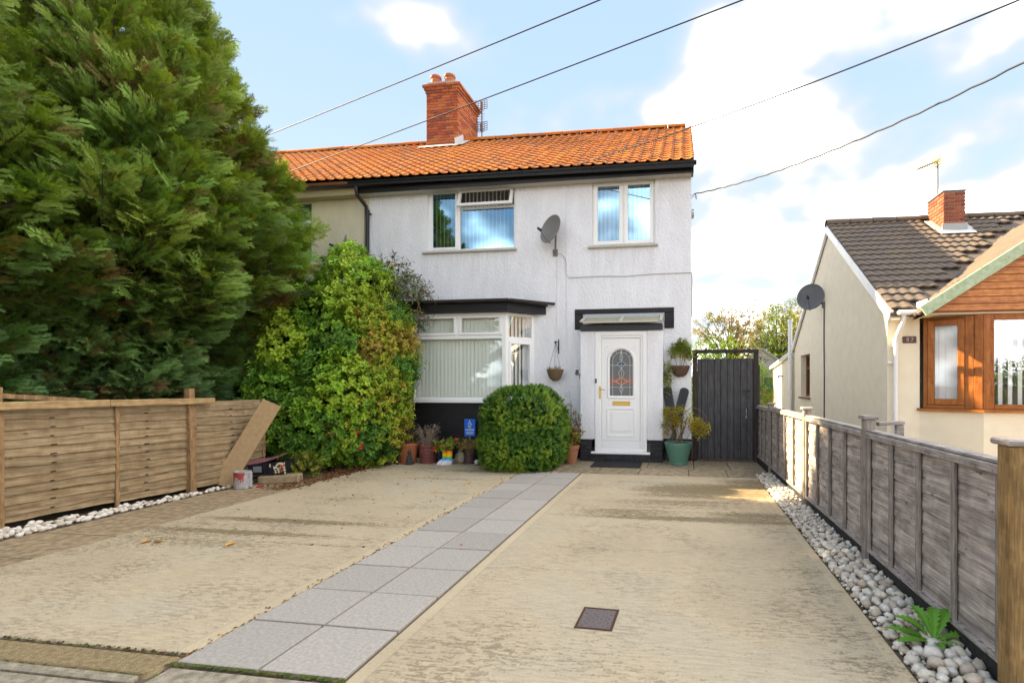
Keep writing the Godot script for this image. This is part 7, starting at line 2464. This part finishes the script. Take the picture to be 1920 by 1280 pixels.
	for q in [[-0.06, 0.17, "left of the two dark paddle boards crossed behind the green pot"], [-0.30, -0.25, "right of the two dark paddle boards crossed behind the green pot"]]:
		var P := thing("paddle_board", q[2], "paddle", Vector3(q[0], 0, -9.97))
		var m := MB.new()
		var pl := PackedVector2Array()
		for k in 9:
			var a := PI * k / 8
			pl.push_back(Vector2(0.088 * cos(a), 1.36 + 0.07 * sin(a)))
		pl.append_array(PackedVector2Array([Vector2(-0.085, 0.88), Vector2(-0.03, 0.74), Vector2(-0.024, 0.0), Vector2(0.024, 0.0), Vector2(0.03, 0.74), Vector2(0.085, 0.88)]))
		m.prism(pl, -0.012, 0.012)
		var lean := Transform3D(Basis(Vector3(0, 0, 1), q[1]) * Basis(Vector3.RIGHT, -0.09), Vector3(0, 0.03, 0.10))
		place("blade", m.mesh(), mat(lin(0.030, 0.034, 0.042), 0.55, M.finetex, 4.0), P, lean)
		var g := MB.new()
		for x in [-0.045, 0.0, 0.045]:
			g.span(Vector3(x - 0.006, 0.92, 0.012), Vector3(x + 0.006, 1.36, 0.017), 0.002)
		place("rib", g.mesh(), M.iron, P, lean)
	# hanging basket on the left
	var HB := thing("hanging_basket", "small hanging wicker basket with a yellow flower between bay window and porch", "hanging basket", Vector3(-2.48, 1.76, -9.93))
	basket(HB, 0.155, 0.20, false, M.wicker_pale, rng)
	var ch := MB.new()
	for a in [0.5, 2.4, 4.4]:
		ch.tube([Vector3(0.145 * cos(a), 0.0, 0.145 * sin(a)), Vector3(0.0, 0.50, 0.0)], [0.003], 4)
	lpart("chain", ch, M.iron, HB)
	pot_plant(HB, Vector3(0, -0.03, 0), 16, 0.02, 0.09, 0.17, dry, 3, 0.5, 0.8, [Color(0.28, 0.12, 0.06), Color(0.34, 0.22, 0.10)], rng, M.stem)
	var yf := MB.new()
	for k in 8:
		leaf_tri(yf, Vector3(-0.05, 0.005, 0.10), Vector3(cos(k * 0.785), 0.5 + 0.3 * (k % 2), sin(k * 0.785)).normalized(), Vector3.UP, 0.045, 0.035)
	lpart("flower", yf, M.petal_yellow, HB)
	var BR := thing("basket_bracket", "black iron wall bracket holding the hanging basket", "bracket", Vector3(-2.462, 2.09, FZ))
	var bk := MB.new()
	bk.span(Vector3(-0.012, 0.0, 0.001), Vector3(0.012, 0.29, 0.012), 0.003)
	bk.tube([Vector3(0, 0.23, 0.01), Vector3(-0.01, 0.235, 0.12), Vector3(-0.018, 0.20, 0.215), Vector3(-0.018, 0.165, 0.222)], [0.008], 6)
	bk.tube([Vector3(0, 0.05, 0.01), Vector3(-0.01, 0.14, 0.10), Vector3(-0.014, 0.22, 0.17)], [0.006], 6)
	bk.ball(Vector3(-0.018, 0.22, 0.215), Vector3.ONE * 0.022, 8, 6)
	lpart("arm", bk, M.iron, BR)
	# half basket right of the porch
	var WB := thing("wall_basket", "half-round wicker wall basket with trailing light green plant right of the door", "wall basket", Vector3(-0.045, 1.825, -10.13))
	basket(WB, 0.178, 0.19, true, M.wicker, rng)
	var wp := []
	at = WB.position
	for i in 80:
		var t := rng.randf()
		wp.append([at + Vector3(lerpf(-0.18, 0.2, t), 0.36 + 0.10 * sin(t * 3.0) + rng.randf_range(-0.14, 0.10), 0.10 + rng.randf_range(-0.05, 0.08)), Vector3(rng.randf_range(-0.4, 0.4), -1, rng.randf_range(0, 0.5)).normalized()])
	for i in 34:
		wp.append([at + Vector3(-0.24 + rng.randf_range(-0.07, 0.10), rng.randf_range(-0.22, 0.14), 0.14 + rng.randf_range(-0.04, 0.04)), Vector3(rng.randf_range(-0.5, 0.2), -1, 0.2).normalized()])
	for i in 7:
		wp.append([at + Vector3(-0.20 + rng.randf_range(-0.05, 0.05), rng.randf_range(-0.44, -0.2), 0.13), Vector3(0.1, -1, 0.2).normalized()])
	leaf_mass(WB, "leaves", narrow, wp, 0.9, 1.5, [Color(0.17, 0.25, 0.03), Color(0.28, 0.34, 0.035), Color(0.36, 0.38, 0.04)], rng, -0.4)
	var ws := MB.new()
	for q in [[-0.18, 0.46], [0.0, 0.52], [0.18, 0.44], [0.08, 0.40]]:
		ws.tube([Vector3(q[0] * 0.3, -0.02, 0.09), Vector3(q[0] * 0.7, 0.28, 0.10), Vector3(q[0], q[1], 0.11)], [0.005, 0.004, 0.003], 5)
	ws.tube([Vector3(-0.1, 0.0, 0.13), Vector3(-0.22, -0.06, 0.14), Vector3(-0.25, -0.3, 0.14), Vector3(-0.2, -0.42, 0.13)], [0.005, 0.005, 0.004, 0.003], 5)
	lpart("stems", ws, M.stem, WB)
	var rod := MB.new()
	rod.span(Vector3(-0.012, 0.16, 0.004), Vector3(0.014, 0.56, 0.02), 0.004)
	rod.tube([Vector3(0.0, 0.30, 0.02), Vector3(0.14, 0.0, 0.08)], [0.004], 5)
	lpart("hanger", rod, M.stem, WB)
	# parking sign
	var S := thing("parking_sign", "small blue disabled parking sign standing against the black wall", "sign", Vector3(-4.10, 0, -9.56))
	var bd := MB.new()
	bd.span(Vector3(-0.112, 0.46, -0.004), Vector3(0.112, 0.80, 0.004), 0.003)
	lpart("panel", bd, mat(lin(0.01, 0.13, 0.62), 0.4), S)
	var sk := MB.new()
	sk.bar(Vector3(0, 0.0, -0.012), Vector3(0, 0.6, -0.012), 0.03, 0.012, Vector3(0, 0, 1))
	lpart("stake", sk, M.drygrey, S)
	var white := mat(lin(0.72, 0.80, 0.86), 0.5)
	var ic := MB.new()
	ic.ball(Vector3(-0.004, 0.768, 0.005), Vector3(0.011, 0.011, 0.002), 10, 4)
	ic.bar(Vector3(-0.004, 0.755, 0.006), Vector3(-0.002, 0.716, 0.006), 0.011, 0.003, Vector3(0, 0, 1))
	ic.bar(Vector3(-0.002, 0.736, 0.006), Vector3(0.022, 0.736, 0.006), 0.007, 0.003, Vector3(0, 0, 1))
	ic.bar(Vector3(-0.004, 0.717, 0.0062), Vector3(0.026, 0.717, 0.0062), 0.009, 0.003, Vector3(0, 0, 1))
	ic.bar(Vector3(0.025, 0.716, 0.006), Vector3(0.040, 0.690, 0.006), 0.009, 0.003, Vector3(0, 0, 1))
	ic.bar(Vector3(0.039, 0.690, 0.006), Vector3(0.050, 0.695, 0.006), 0.007, 0.003, Vector3(0, 0, 1))
	var wh := []
	for k in 15:
		var a := 2.2 + 4.1 * k / 14
		wh.append(Vector3(-0.002 + 0.031 * cos(a), 0.706 + 0.031 * sin(a), 0.006))
	ic.tube(wh, [0.0042], 5)
	lpart("wheelchair_symbol", ic, white, S)
	var fnt := SystemFont.new()
	fnt.font_names = PackedStringArray(["Droid Sans"])
	fnt.font_weight = 700
	for q in [["NO", 0.645, 0.00135], ["PARKING", 0.592, 0.00128]]:
		var tm := TextMesh.new()
		tm.text = q[0]
		tm.font = fnt
		tm.font_size = 32
		tm.pixel_size = q[2]
		tm.depth = 0.002
		place("lettering", tm, white, S, Transform3D(Basis(), Vector3(0, q[1], 0.0055)))
	# small print too fine to read
	for q in [[0.552, 0.078], [0.530, 0.085], [0.508, 0.070]]:
		var sl := MB.new()
		sl.span(Vector3(-q[1], q[0] - 0.004, 0.0045), Vector3(q[1], q[0] + 0.004, 0.006), 0.0005)
		lpart("small_print", sl, white, S)
	# door mat
	var mt := thing("door_mat", "dark rubber door mat on the slabs below the front door", "door mat", Vector3(-1.19, 0.004, -9.40), 0.02)
	var mm := MB.new()
	mm.box(Vector3(0, 0.006, 0), Vector3(0.90, 0.012, 0.62), 0.004)
	for i in 20:
		mm.box(Vector3(-0.42 + 0.044 * i, 0.0145, 0), Vector3(0.024, 0.005, 0.56), 0.002)
	lpart("mat", mm, mat(lin(0.028, 0.028, 0.03), 0.9, M.finetex, 6.0), mt)
	# satellite dish on the house
	make_dish("satellite_dish", "weathered grey satellite dish between the upstairs windows of the white house", Vector3(-2.52, 4.50, -9.90), Vector3(-0.50, 0.28, 0.82), 0.28, Vector3(-2.53, 4.12, -10.14), M.dish)
	build_fence_end_things(rng)
	build_cables()

func build_fence_end_things(rng: RandomNumberGenerator) -> void:
	var P := thing("leaning_plank", "wide pale plank leaning against the end of the brown fence", "plank", Vector3(-6.58, 0.02, -6.52))
	var m := MB.new()
	var y := Vector3(0.36, 1.0, -0.38).normalized()
	var nz := Vector3(0.45, 0.2, 0.87)
	var x := y.cross(nz).normalized()
	m.box(Vector3(0, 0.66, 0), Vector3(0.27, 1.34, 0.024), 0.003)
	place("board", m.mesh(), M.plank, P, Transform3D(Basis(x, y, x.cross(y)), Vector3.ZERO))
	var T := thing("paint_tin", "rusty white paint tin with red drips at the foot of the plank", "paint tin", Vector3(-6.21, 0, -6.49))
	var tin := MB.new()
	tin.lathe([Vector2(0.0, 0.0), Vector2(0.105, 0.0), Vector2(0.109, 0.006), Vector2(0.107, 0.012), Vector2(0.107, 0.225), Vector2(0.110, 0.23), Vector2(0.110, 0.24), Vector2(0.098, 0.24), Vector2(0.096, 0.15)], Vector3.ZERO, 28)
	lpart("can", tin, mat(lin(0.55, 0.53, 0.53), 0.5, mottle(96, Color(0.5, 0.48, 0.48), Color(1.1, 1.1, 1.1), 0.015, 0.08, 0.4, 256), 4.0), T)
	var dr := MB.new()
	for k in 16:
		var a0 := 0.6 + 1.9 * k / 16
		var a1 := 0.6 + 1.9 * (k + 1) / 16
		var h := 0.05 + 0.07 * absf(sin(k * 1.7)) + 0.03 * sin(k * 0.6)
		var r := 0.1088
		dr.quad(Vector3(r * cos(a0), 0.228, r * sin(a0)), Vector3(r * cos(a1), 0.228, r * sin(a1)), Vector3(r * cos(a1), 0.228 - h, r * sin(a1)), Vector3(r * cos(a0), 0.228 - h * 0.9, r * sin(a0)), Vector3(cos(a0), 0, sin(a0)))
	lpart("paint_drip", dr, mat(lin(0.30, 0.045, 0.035), 0.4), T)
	var sm := MB.new()
	sm.box(Vector3(0.113, 0.12, -0.02), Vector3(0.012, 0.22, 0.05), 0.003)
	lpart("handle_strap", sm, M.lead_grey, T)
	var C := thing("paint_crate", "paint-splashed black plastic crate with pink lid behind the plank", "crate", Vector3(-6.17, 0.12, -6.98), 0.25)
	var cb := MB.new()
	var q0 := [Vector3(-0.24, 0, 0.13), Vector3(0.24, 0.02, 0.13), Vector3(0.27, 0.21, 0.16), Vector3(-0.27, 0.16, 0.16)]
	var q1 := [Vector3(-0.24, 0, -0.13), Vector3(0.24, 0.02, -0.13), Vector3(0.27, 0.21, -0.16), Vector3(-0.27, 0.16, -0.16)]
	cb.quad(q0[0], q0[1], q0[2], q0[3], Vector3(0, 0, 1))
	cb.quad(q1[0], q1[1], q1[2], q1[3], Vector3(0, 0, -1))
	cb.quad(q0[0], q1[0], q1[3], q0[3], Vector3(-1, 0, 0))
	cb.quad(q0[1], q1[1], q1[2], q0[2], Vector3(1, 0, 0))
	cb.quad(q0[0], q0[1], q1[1], q1[0], Vector3(0, -1, 0))
	for xx in [-0.2, -0.02, 0.08]:
		cb.bar(Vector3(xx, 0.0, 0.145), Vector3(xx * 1.05, 0.18, 0.168), 0.03, 0.012, Vector3(0, 0, 1), 0.003)
	lpart("tub", cb, mat(lin(0.012, 0.014, 0.022), 0.4), C)
	var lb := MB.new()
	lb.box(Vector3(-0.13, 0.09, 0.152), Vector3(0.12, 0.09, 0.006), 0.002)
	lpart("label_patch", lb, mat(lin(0.16, 0.17, 0.19), 0.6), C)
	var li := MB.new()
	for k in 10:
		var x0 := -0.29 + 0.06 * k
		var x1 := x0 + 0.06
		var y0 := 0.175 + 0.17 * pow((x0 + 0.29) / 0.6, 1.8)
		var y1 := 0.175 + 0.17 * pow((x1 + 0.29) / 0.6, 1.8)
		li.quad(Vector3(x0, y0, 0.18), Vector3(x1, y1, 0.18), Vector3(x1, y1 + 0.03, -0.18), Vector3(x0, y0 + 0.03, -0.18), Vector3(0, 1, 0))
		li.quad(Vector3(x0, y0 - 0.014, 0.18), Vector3(x1, y1 - 0.014, 0.18), Vector3(x1, y1 + 0.016, -0.18), Vector3(x0, y0 + 0.016, -0.18), Vector3(0, -1, 0))
		li.quad(Vector3(x0, y0, 0.18), Vector3(x1, y1, 0.18), Vector3(x1, y1 - 0.014, 0.18), Vector3(x0, y0 - 0.014, 0.18), Vector3(0, 0, 1))
	lpart("lid", li, mat(lin(0.30, 0.13, 0.15), 0.5, mottle(97, Color(0.5, 0.45, 0.5), Color(1.25, 1.25, 1.25), 0.03, 0.1, 0.4, 256), 4.0), C)
	var sp := MB.new()
	for k in 34:
		var u := rng.randf_range(0.05, 0.26)
		var v := rng.randf_range(0.03, 0.19)
		sp.ball(Vector3(u, v, 0.136 + v * 0.16), Vector3(rng.randf_range(0.008, 0.026), rng.randf_range(0.008, 0.024), 0.003), 7, 4)
	lpart("paint_splash", sp, mat(lin(0.55, 0.50, 0.34), 0.5), C)
	var sr := MB.new()
	for k in 10:
		sr.ball(Vector3(rng.randf_range(0.19, 0.26), rng.randf_range(0.05, 0.19), 0.14 + 0.02), Vector3(rng.randf_range(0.01, 0.028), rng.randf_range(0.012, 0.03), 0.004), 7, 4)
	lpart("red_splash", sr, mat(lin(0.34, 0.05, 0.04), 0.5), C)
	var S := thing("edging_stone", "flat grey concrete block lying under the paint-splashed crate", "stone", Vector3(-5.98, 0, -6.93), 0.35)
	var sb := MB.new()
	sb.box(Vector3(0, 0.055, 0), Vector3(0.56, 0.13, 0.2), 0.02, Basis(Vector3(0, 0, 1), 0.02))
	lpart("block", sb, M.slab_old[0], S)
	# leaf litter along the bed and between the slabs
	var lm := MB.new()
	leaf_tri(lm, Vector3(-0.025, 0, 0), Vector3.RIGHT, Vector3.UP, 0.05, 0.028, 0.5)
	var xf := []
	var co := []
	for i in 1500:
		var t := rng.randf()
		var pz := lerpf(-6.4, -9.4, t)
		var px := -5.50 - absf(rng.randfn()) * 0.24 + 0.04 * sin(pz * 4.0)
		if rng.randf() < 0.2:
			px = -5.5 + absf(rng.randfn()) * 0.10
		var bs := Basis(Vector3.UP, rng.randf() * TAU) * Basis(Vector3.RIGHT, rng.randf_range(-0.5, 0.5))
		xf.append(Transform3D(bs.scaled(Vector3.ONE * rng.randf_range(0.5, 1.1)), Vector3(px, 0.006 + rng.randf() * 0.02, pz)))
		co.append([Color(0.20, 0.075, 0.03), Color(0.14, 0.06, 0.03), Color(0.28, 0.12, 0.04), Color(0.09, 0.05, 0.03)][rng.randi() % 4])
	for i in 420:
		var q := rng.randf()
		var p := Vector3(1.19 + rng.randf() * 0.3, 0.03 + rng.randf() * 0.03, rng.randf_range(-8.9, -2.4))
		if q < 0.45: p = Vector3(-2.68 + rng.randfn() * 0.02, 0.004, rng.randf_range(-8.4, -2.4))
		elif q < 0.75: p = Vector3(rng.randf_range(-5.4, -2.75), 0.005, rng.randf_range(-9.0, -4.0))
		var bs := Basis(Vector3.UP, rng.randf() * TAU) * Basis(Vector3.RIGHT, rng.randf_range(-0.4, 0.4))
		xf.append(Transform3D(bs.scaled(Vector3.ONE * rng.randf_range(0.25, 0.8)), p))
		co.append([Color(0.20, 0.085, 0.03), Color(0.14, 0.07, 0.03), Color(0.30, 0.16, 0.04)][rng.randi() % 3])
	for i in 240:     # debris in the front crack
		var p := Vector3(rng.randf_range(-6.0, -2.6), -0.004, -2.452 + rng.randfn() * 0.012)
		xf.append(Transform3D(Basis(Vector3.UP, rng.randf() * TAU).scaled(Vector3.ONE * rng.randf_range(0.2, 0.6)), p))
		co.append([Color(0.12, 0.05, 0.03), Color(0.07, 0.04, 0.025)][rng.randi() % 2])
	scatter("leaf_litter", lm.mesh(), M.litter, null, xf, co).set_meta("label", "brown fallen leaf litter along the bed edge and paving joints")
	# moss and small weeds in the joints
	var ms := MB.new()
	for k in 5:
		leaf_tri(ms, Vector3.ZERO, Vector3(cos(k * 1.3), 0.5, sin(k * 1.3)).normalized(), Vector3.UP, 0.02, 0.008)
	xf = []
	co = []
	for i in 900:
		var q := rng.randf()
		var p := Vector3(rng.randf_range(-6.0, -2.6), -0.01, -2.25 + rng.randfn() * 0.012)
		if q < 0.3: p = Vector3(rng.randf_range(-2.7, -1.66), -0.006, -2.352 + rng.randfn() * 0.008)
		elif q < 0.62: p = Vector3(rng.randf_range(-6.0, -2.6), -0.012, -2.455 + rng.randfn() * 0.010)
		elif q < 0.72: p = Vector3(-2.68 + rng.randfn() * 0.008, -0.008, rng.randf_range(-6, -2.3))
		elif q < 0.80: p = Vector3(1.2 + rng.randf() * 0.3, 0.03, rng.randf_range(-6.5, -2.5))
		xf.append(Transform3D(Basis(Vector3.UP, rng.randf() * TAU).scaled(Vector3.ONE * rng.randf_range(0.35, 1.0)), p))
		co.append([Color(0.10, 0.13, 0.02), Color(0.06, 0.09, 0.02), Color(0.13, 0.12, 0.03)][rng.randi() % 3])
	scatter("moss", ms.mesh(), M.litter, null, xf, co).set_meta("label", "green moss and tiny weeds in the paving joints")
	# leaves one can tell apart
	var fl := [[Vector3(-2.005, 0, -4.486), 0], [Vector3(-4.104, 0, -4.158), 1], [Vector3(-4.85, 0, -4.13), 2], [Vector3(-3.126, 0, -7.275), 3], [Vector3(-3.364, 0, -6.66), 1], [Vector3(-0.639, 0, -5.784), 4], [Vector3(-4.95, 0, -4.10), 2], [Vector3(-6.0, 0, -6.55), 4]]
	var fm := [M.petal_orange, M.leaf_orange, M.leaf_tan, M.petal_yellow, M.petal_red]
	var lbl := ["tiny dry leaf on the paved path near the front", "single orange leaf lying on the left concrete strip near the front", "large tan leaf on the left concrete strip, right one of a pair", "bright yellow leaf on the concrete near the clipped bush", "curled orange leaf on the left concrete strip, towards the house", "small red leaf alone on the right concrete strip", "large tan leaf on the left concrete strip, left one of a pair", "bright red leaf on the litter beside the paint tin"]
	for i in fl.size():
		var L := thing("fallen_leaf", lbl[i], "leaf", fl[i][0] + Vector3(0, 0.006, 0), rng.randf() * TAU, "fallen leaves on the drive")
		var f := MB.new()
		var s: float = [0.035, 0.085, 0.11, 0.07, 0.07, 0.05, 0.10, 0.09][i]
		leaf_tri(f, Vector3(-s / 2, 0.004, 0), Vector3.RIGHT, Vector3.UP, s, s * 0.62, 0.5, true)
		f.tube([Vector3(-s / 2 - s * 0.3, 0.003, 0), Vector3(-s / 2, 0.004, 0)], [0.0015], 4)
		lpart("blade", f, fm[fl[i][1]], L)
	# weed among the pebbles
	var D := thing("dandelion_weed", "leafy bright green weed growing through the pebbles by the fence", "weed", Vector3(1.40, 0.03, -3.17))
	for q in [[2.9, 0.25, 0.25], [2.3, 0.22, 0.55], [1.75, 0.22, 0.95], [0.8, 0.25, 0.85], [0.15, 0.20, 0.35], [3.5, 0.24, 0.2], [5.4, 0.15, 0.3], [4.6, 0.14, 0.35], [1.2, 0.20, 1.1], [2.65, 0.2, 0.8]]:
		var lf := MB.new()
		var dir := Vector3(cos(q[0]), 0, -sin(q[0]))
		var side := dir.cross(Vector3.UP)
		var n := 16
		for k in n:
			var t0 := float(k) / n
			var t1 := float(k + 1) / n
			var pt := func(t: float) -> Vector3: return dir * q[1] * t + Vector3(0, q[1] * (q[2] * 1.3 * t - q[2] * 0.75 * t * t), 0)
			var wid := func(t: float) -> float: return q[1] * 0.15 * sin(PI * pow(clampf(t * 0.96 + 0.02, 0, 1), 1.25)) + 0.004
			var w0: float = wid.call(t0) * (0.62 if k % 2 == 0 else 1.2)
			var w1: float = wid.call(t1) * (0.66 if k % 2 == 1 else 1.12)
			if k == n - 1: w1 = 0.001
			for s in [-1.0, 1.0]:
				lf.quad(pt.call(t0), pt.call(t1), pt.call(t1) + side * s * w1 + Vector3(0, w1 * 0.35, 0), pt.call(t0) + side * s * w0 + Vector3(0, w0 * 0.35, 0), Vector3.UP)
		lpart("leaf", lf, M.weed_leaf, D)

func build_cables() -> void:
	var lists := [
		["overhead power cable running up from the conifers, highest on the left", Vector3(-11.8, 7.22, -11.38), Vector3(5.2, 6.45, -4.3), 0.0095, 0.05, 0.0],
		["overhead cable passing in front of the red brick chimney", Vector3(-8.9, 6.36, -10.6), Vector3(5.6, 6.65, -5.2), 0.0095, 0.04, 0.0],
		["thin overhead cable leaving the right end of the orange roof", Vector3(-2.03, 5.69, -9.74), Vector3(3.9, 5.58, -5.9), 0.0095, 0.10, 0.0],
		["twisted service cable hooked to the right corner of the house", Vector3(0.23, 5.17, -10.2), Vector3(3.6, 4.45, -4.5), 0.010, 0.22, 0.006]]
	for q in lists:
		var a: Vector3 = q[1]
		var b: Vector3 = q[2]
		var C := thing("overhead_cable", q[0], "cable", a)
		var m := MB.new()
		var pts := []
		var n := 60 if q[5] > 0.0 else 20
		for k in n + 1:
			var t := float(k) / n
			pts.append(a.lerp(b, t) - Vector3(0, q[4] * 4.0 * t * (1.0 - t), 0) + Vector3(0, q[5] * sin(k * 1.9), q[5] * cos(k * 1.9)))
		m.tube(pts, [q[3]], 6)
		wpart("wire", m, M.cable if q[3] > 0.0085 else M.stem, C)
		if q[5] > 0.0:
			var h := MB.new()
			h.tube([Vector3(0.17, 5.16, -10.25), Vector3(0.24, 5.17, -10.2), Vector3(0.27, 5.12, -10.18), Vector3(0.262, 5.05, -10.18), Vector3(0.25, 5.10, -10.19), Vector3(0.245, 5.16, -10.2)], [0.008], 6)
			wpart("hook", h, M.lead_grey, C)

func build_backdrop() -> void:
	var rng := RandomNumberGenerator.new()
	rng.seed = 801
	# white rear wing of the bungalow
	var E := thing("rear_extension", "sunlit white rendered rear wing behind the bungalow", "building", Vector3(3.6, 0, -16.6))
	var w := MB.new()
	w.prism(PackedVector2Array([Vector2(15.12, 0), Vector2(18.0, 0), Vector2(18.0, 1.98), Vector2(15.12, 2.24)]), 2.99, 5.5, Transform3D(Basis(Vector3(0, 0, -1), Vector3.UP, Vector3(1, 0, 0)), Vector3.ZERO))
	wpart("wall", w, M.bung_wall, E)
	var r := MB.new()
	r.prism(PackedVector2Array([Vector2(15.10, 2.25), Vector2(18.15, 1.975), Vector2(18.15, 2.07), Vector2(15.10, 2.36)]), 2.90, 5.6, Transform3D(Basis(Vector3(0, 0, -1), Vector3.UP, Vector3(1, 0, 0)), Vector3.ZERO))
	wpart("roof_edge", r, M.white_plastic, E)
	var l := MB.new()
	l.tube([Vector3(2.985, 1.72, -16.3), Vector3(2.88, 1.74, -16.3), Vector3(2.87, 1.66, -16.3)], [0.02, 0.03, 0.045], 8)
	l.tube([Vector3(2.985, 0.75, -16.0), Vector3(2.93, 0.75, -16.0), Vector3(2.92, 0.70, -16.0)], [0.02, 0.02, 0.02], 8)
	wpart("wall_lamp", l, M.lead_grey, E)
	# pale shed
	var S := thing("garden_shed", "pale boarded shed with yellow framed door and green panel behind the gate", "shed", Vector3(2.95, 0, -21))
	var b := MB.new()
	b.prism(PackedVector2Array([Vector2(1.7, 0), Vector2(4.0, 0), Vector2(4.0, 2.05), Vector2(2.98, 2.78), Vector2(1.7, 1.95)]), -22.8, -20.35)
	wpart("wall", b, mat(lin(0.5, 0.49, 0.46), 0.9, M.finetex, 1.0), S)
	for k in 10:
		var bd := MB.new()
		var y0 := 1.55 + 0.12 * k
		var half := 1.0 if y0 < 2.0 else maxf(0.02, (2.78 - y0) / 0.72)
		if y0 > 2.7: break
		bd.span(Vector3(2.98 - half * 0.98, y0, -20.349), Vector3(2.98 + half * 0.98, y0 + 0.113, -20.335), 0.003)
		wpart("board", bd, mat(lin(0.52, 0.51, 0.49), 0.9, M.finetex, 1.5), S)
	var dr := MB.new()
	ring(dr, 3.0, 0.0, 3.62, 1.78, 0.05, -20.334, -20.29)
	dr.span(Vector3(3.05, 1.22, -20.33), Vector3(3.57, 1.27, -20.292), 0.003)
	var D := wpart("door", dr, mat(lin(0.55, 0.42, 0.06), 0.7, M.finetex, 1.0), S)
	for k in 6:
		var p := MB.new()
		p.span(Vector3(3.05 + 0.087 * k, 0.05, -20.33), Vector3(3.05 + 0.087 * k + 0.082, 1.22, -20.31), 0.003)
		wpart("plank", p, mat(lin(0.46, 0.38, 0.10), 0.8, M.finetex, 1.5), D)
		var g := MB.new()
		g.span(Vector3(3.05 + 0.087 * k, 1.27, -20.33), Vector3(3.05 + 0.087 * k + 0.082, 1.73, -20.31), 0.003)
		wpart("green_plank", g, mat(lin(0.06, 0.16, 0.11), 0.6), D)
	var rf := MB.new()
	rf.prism(PackedVector2Array([Vector2(1.6, 1.90), Vector2(2.98, 2.79), Vector2(4.1, 2.0), Vector2(4.1, 2.06), Vector2(2.98, 2.86), Vector2(1.6, 1.97)]), -22.9, -20.25)
	wpart("roof", rf, M.lead_grey, S)
	var F := thing("boarded_screen", "narrow dark green boarded panel just right of the side gate", "fence panel", Vector3(1.98, 0, -13.9))
	for k in 3:
		var p := MB.new()
		p.span(Vector3(-0.20 + 0.07 * k, 0, -0.02), Vector3(-0.20 + 0.07 * k + 0.064, 1.98, 0.02), 0.005)
		lpart("board", p, mat(lin(0.085, 0.115, 0.07), 0.7, M.finetex, 2.0), F)
	# rear garden fence closing the view low down
	var K := thing("rear_fence", "low timber fence across the back gardens, glimpsed beside the gate", "fence", Vector3(3, 0, -27))
	for k in 40:
		var p := MB.new()
		p.span(Vector3(-9.0 + 0.45 * k, 0, -0.02), Vector3(-9.0 + 0.45 * k + 0.43, 1.7 + 0.03 * (k % 3), 0.02), 0.006)
		lpart("board", p, M.brown_slat[k % 6], K)
	struct("lawn", sheet(-30, -60, 30, -17.2, -0.05), mat(lin(0.06, 0.09, 0.02), 1.0, M.finetex, 1.0))
	struct("yard", sheet(1.7, -17.2, 12, -2.0, -0.045), M.slab_old[1])

func _ready() -> void:
	setup_view()
	make_materials()
	M.petal_red = leafmat(lin(0.62, 0.035, 0.05), 0.5)
	M.petal_orange = leafmat(lin(0.62, 0.12, 0.05), 0.5)
	M.petal_yellow = leafmat(lin(0.75, 0.48, 0.02), 0.5)
	M.leaf_orange = leafmat(lin(0.62, 0.30, 0.04), 0.3)
	M.leaf_tan = leafmat(lin(0.42, 0.25, 0.09), 0.3)
	M.weed_leaf = leafmat(lin(0.12, 0.30, 0.03), 0.6)
	M.drybrown = mat(lin(0.17, 0.10, 0.045), 0.95)
	build_ground()
	build_house()
	build_neighbour()
	build_bungalow()
	build_left_fence()
	build_right_fence()
	build_gate()
	build_backdrop()
	build_hedge_plants()
	build_background_plants()
	build_pebbles()
	build_pots()
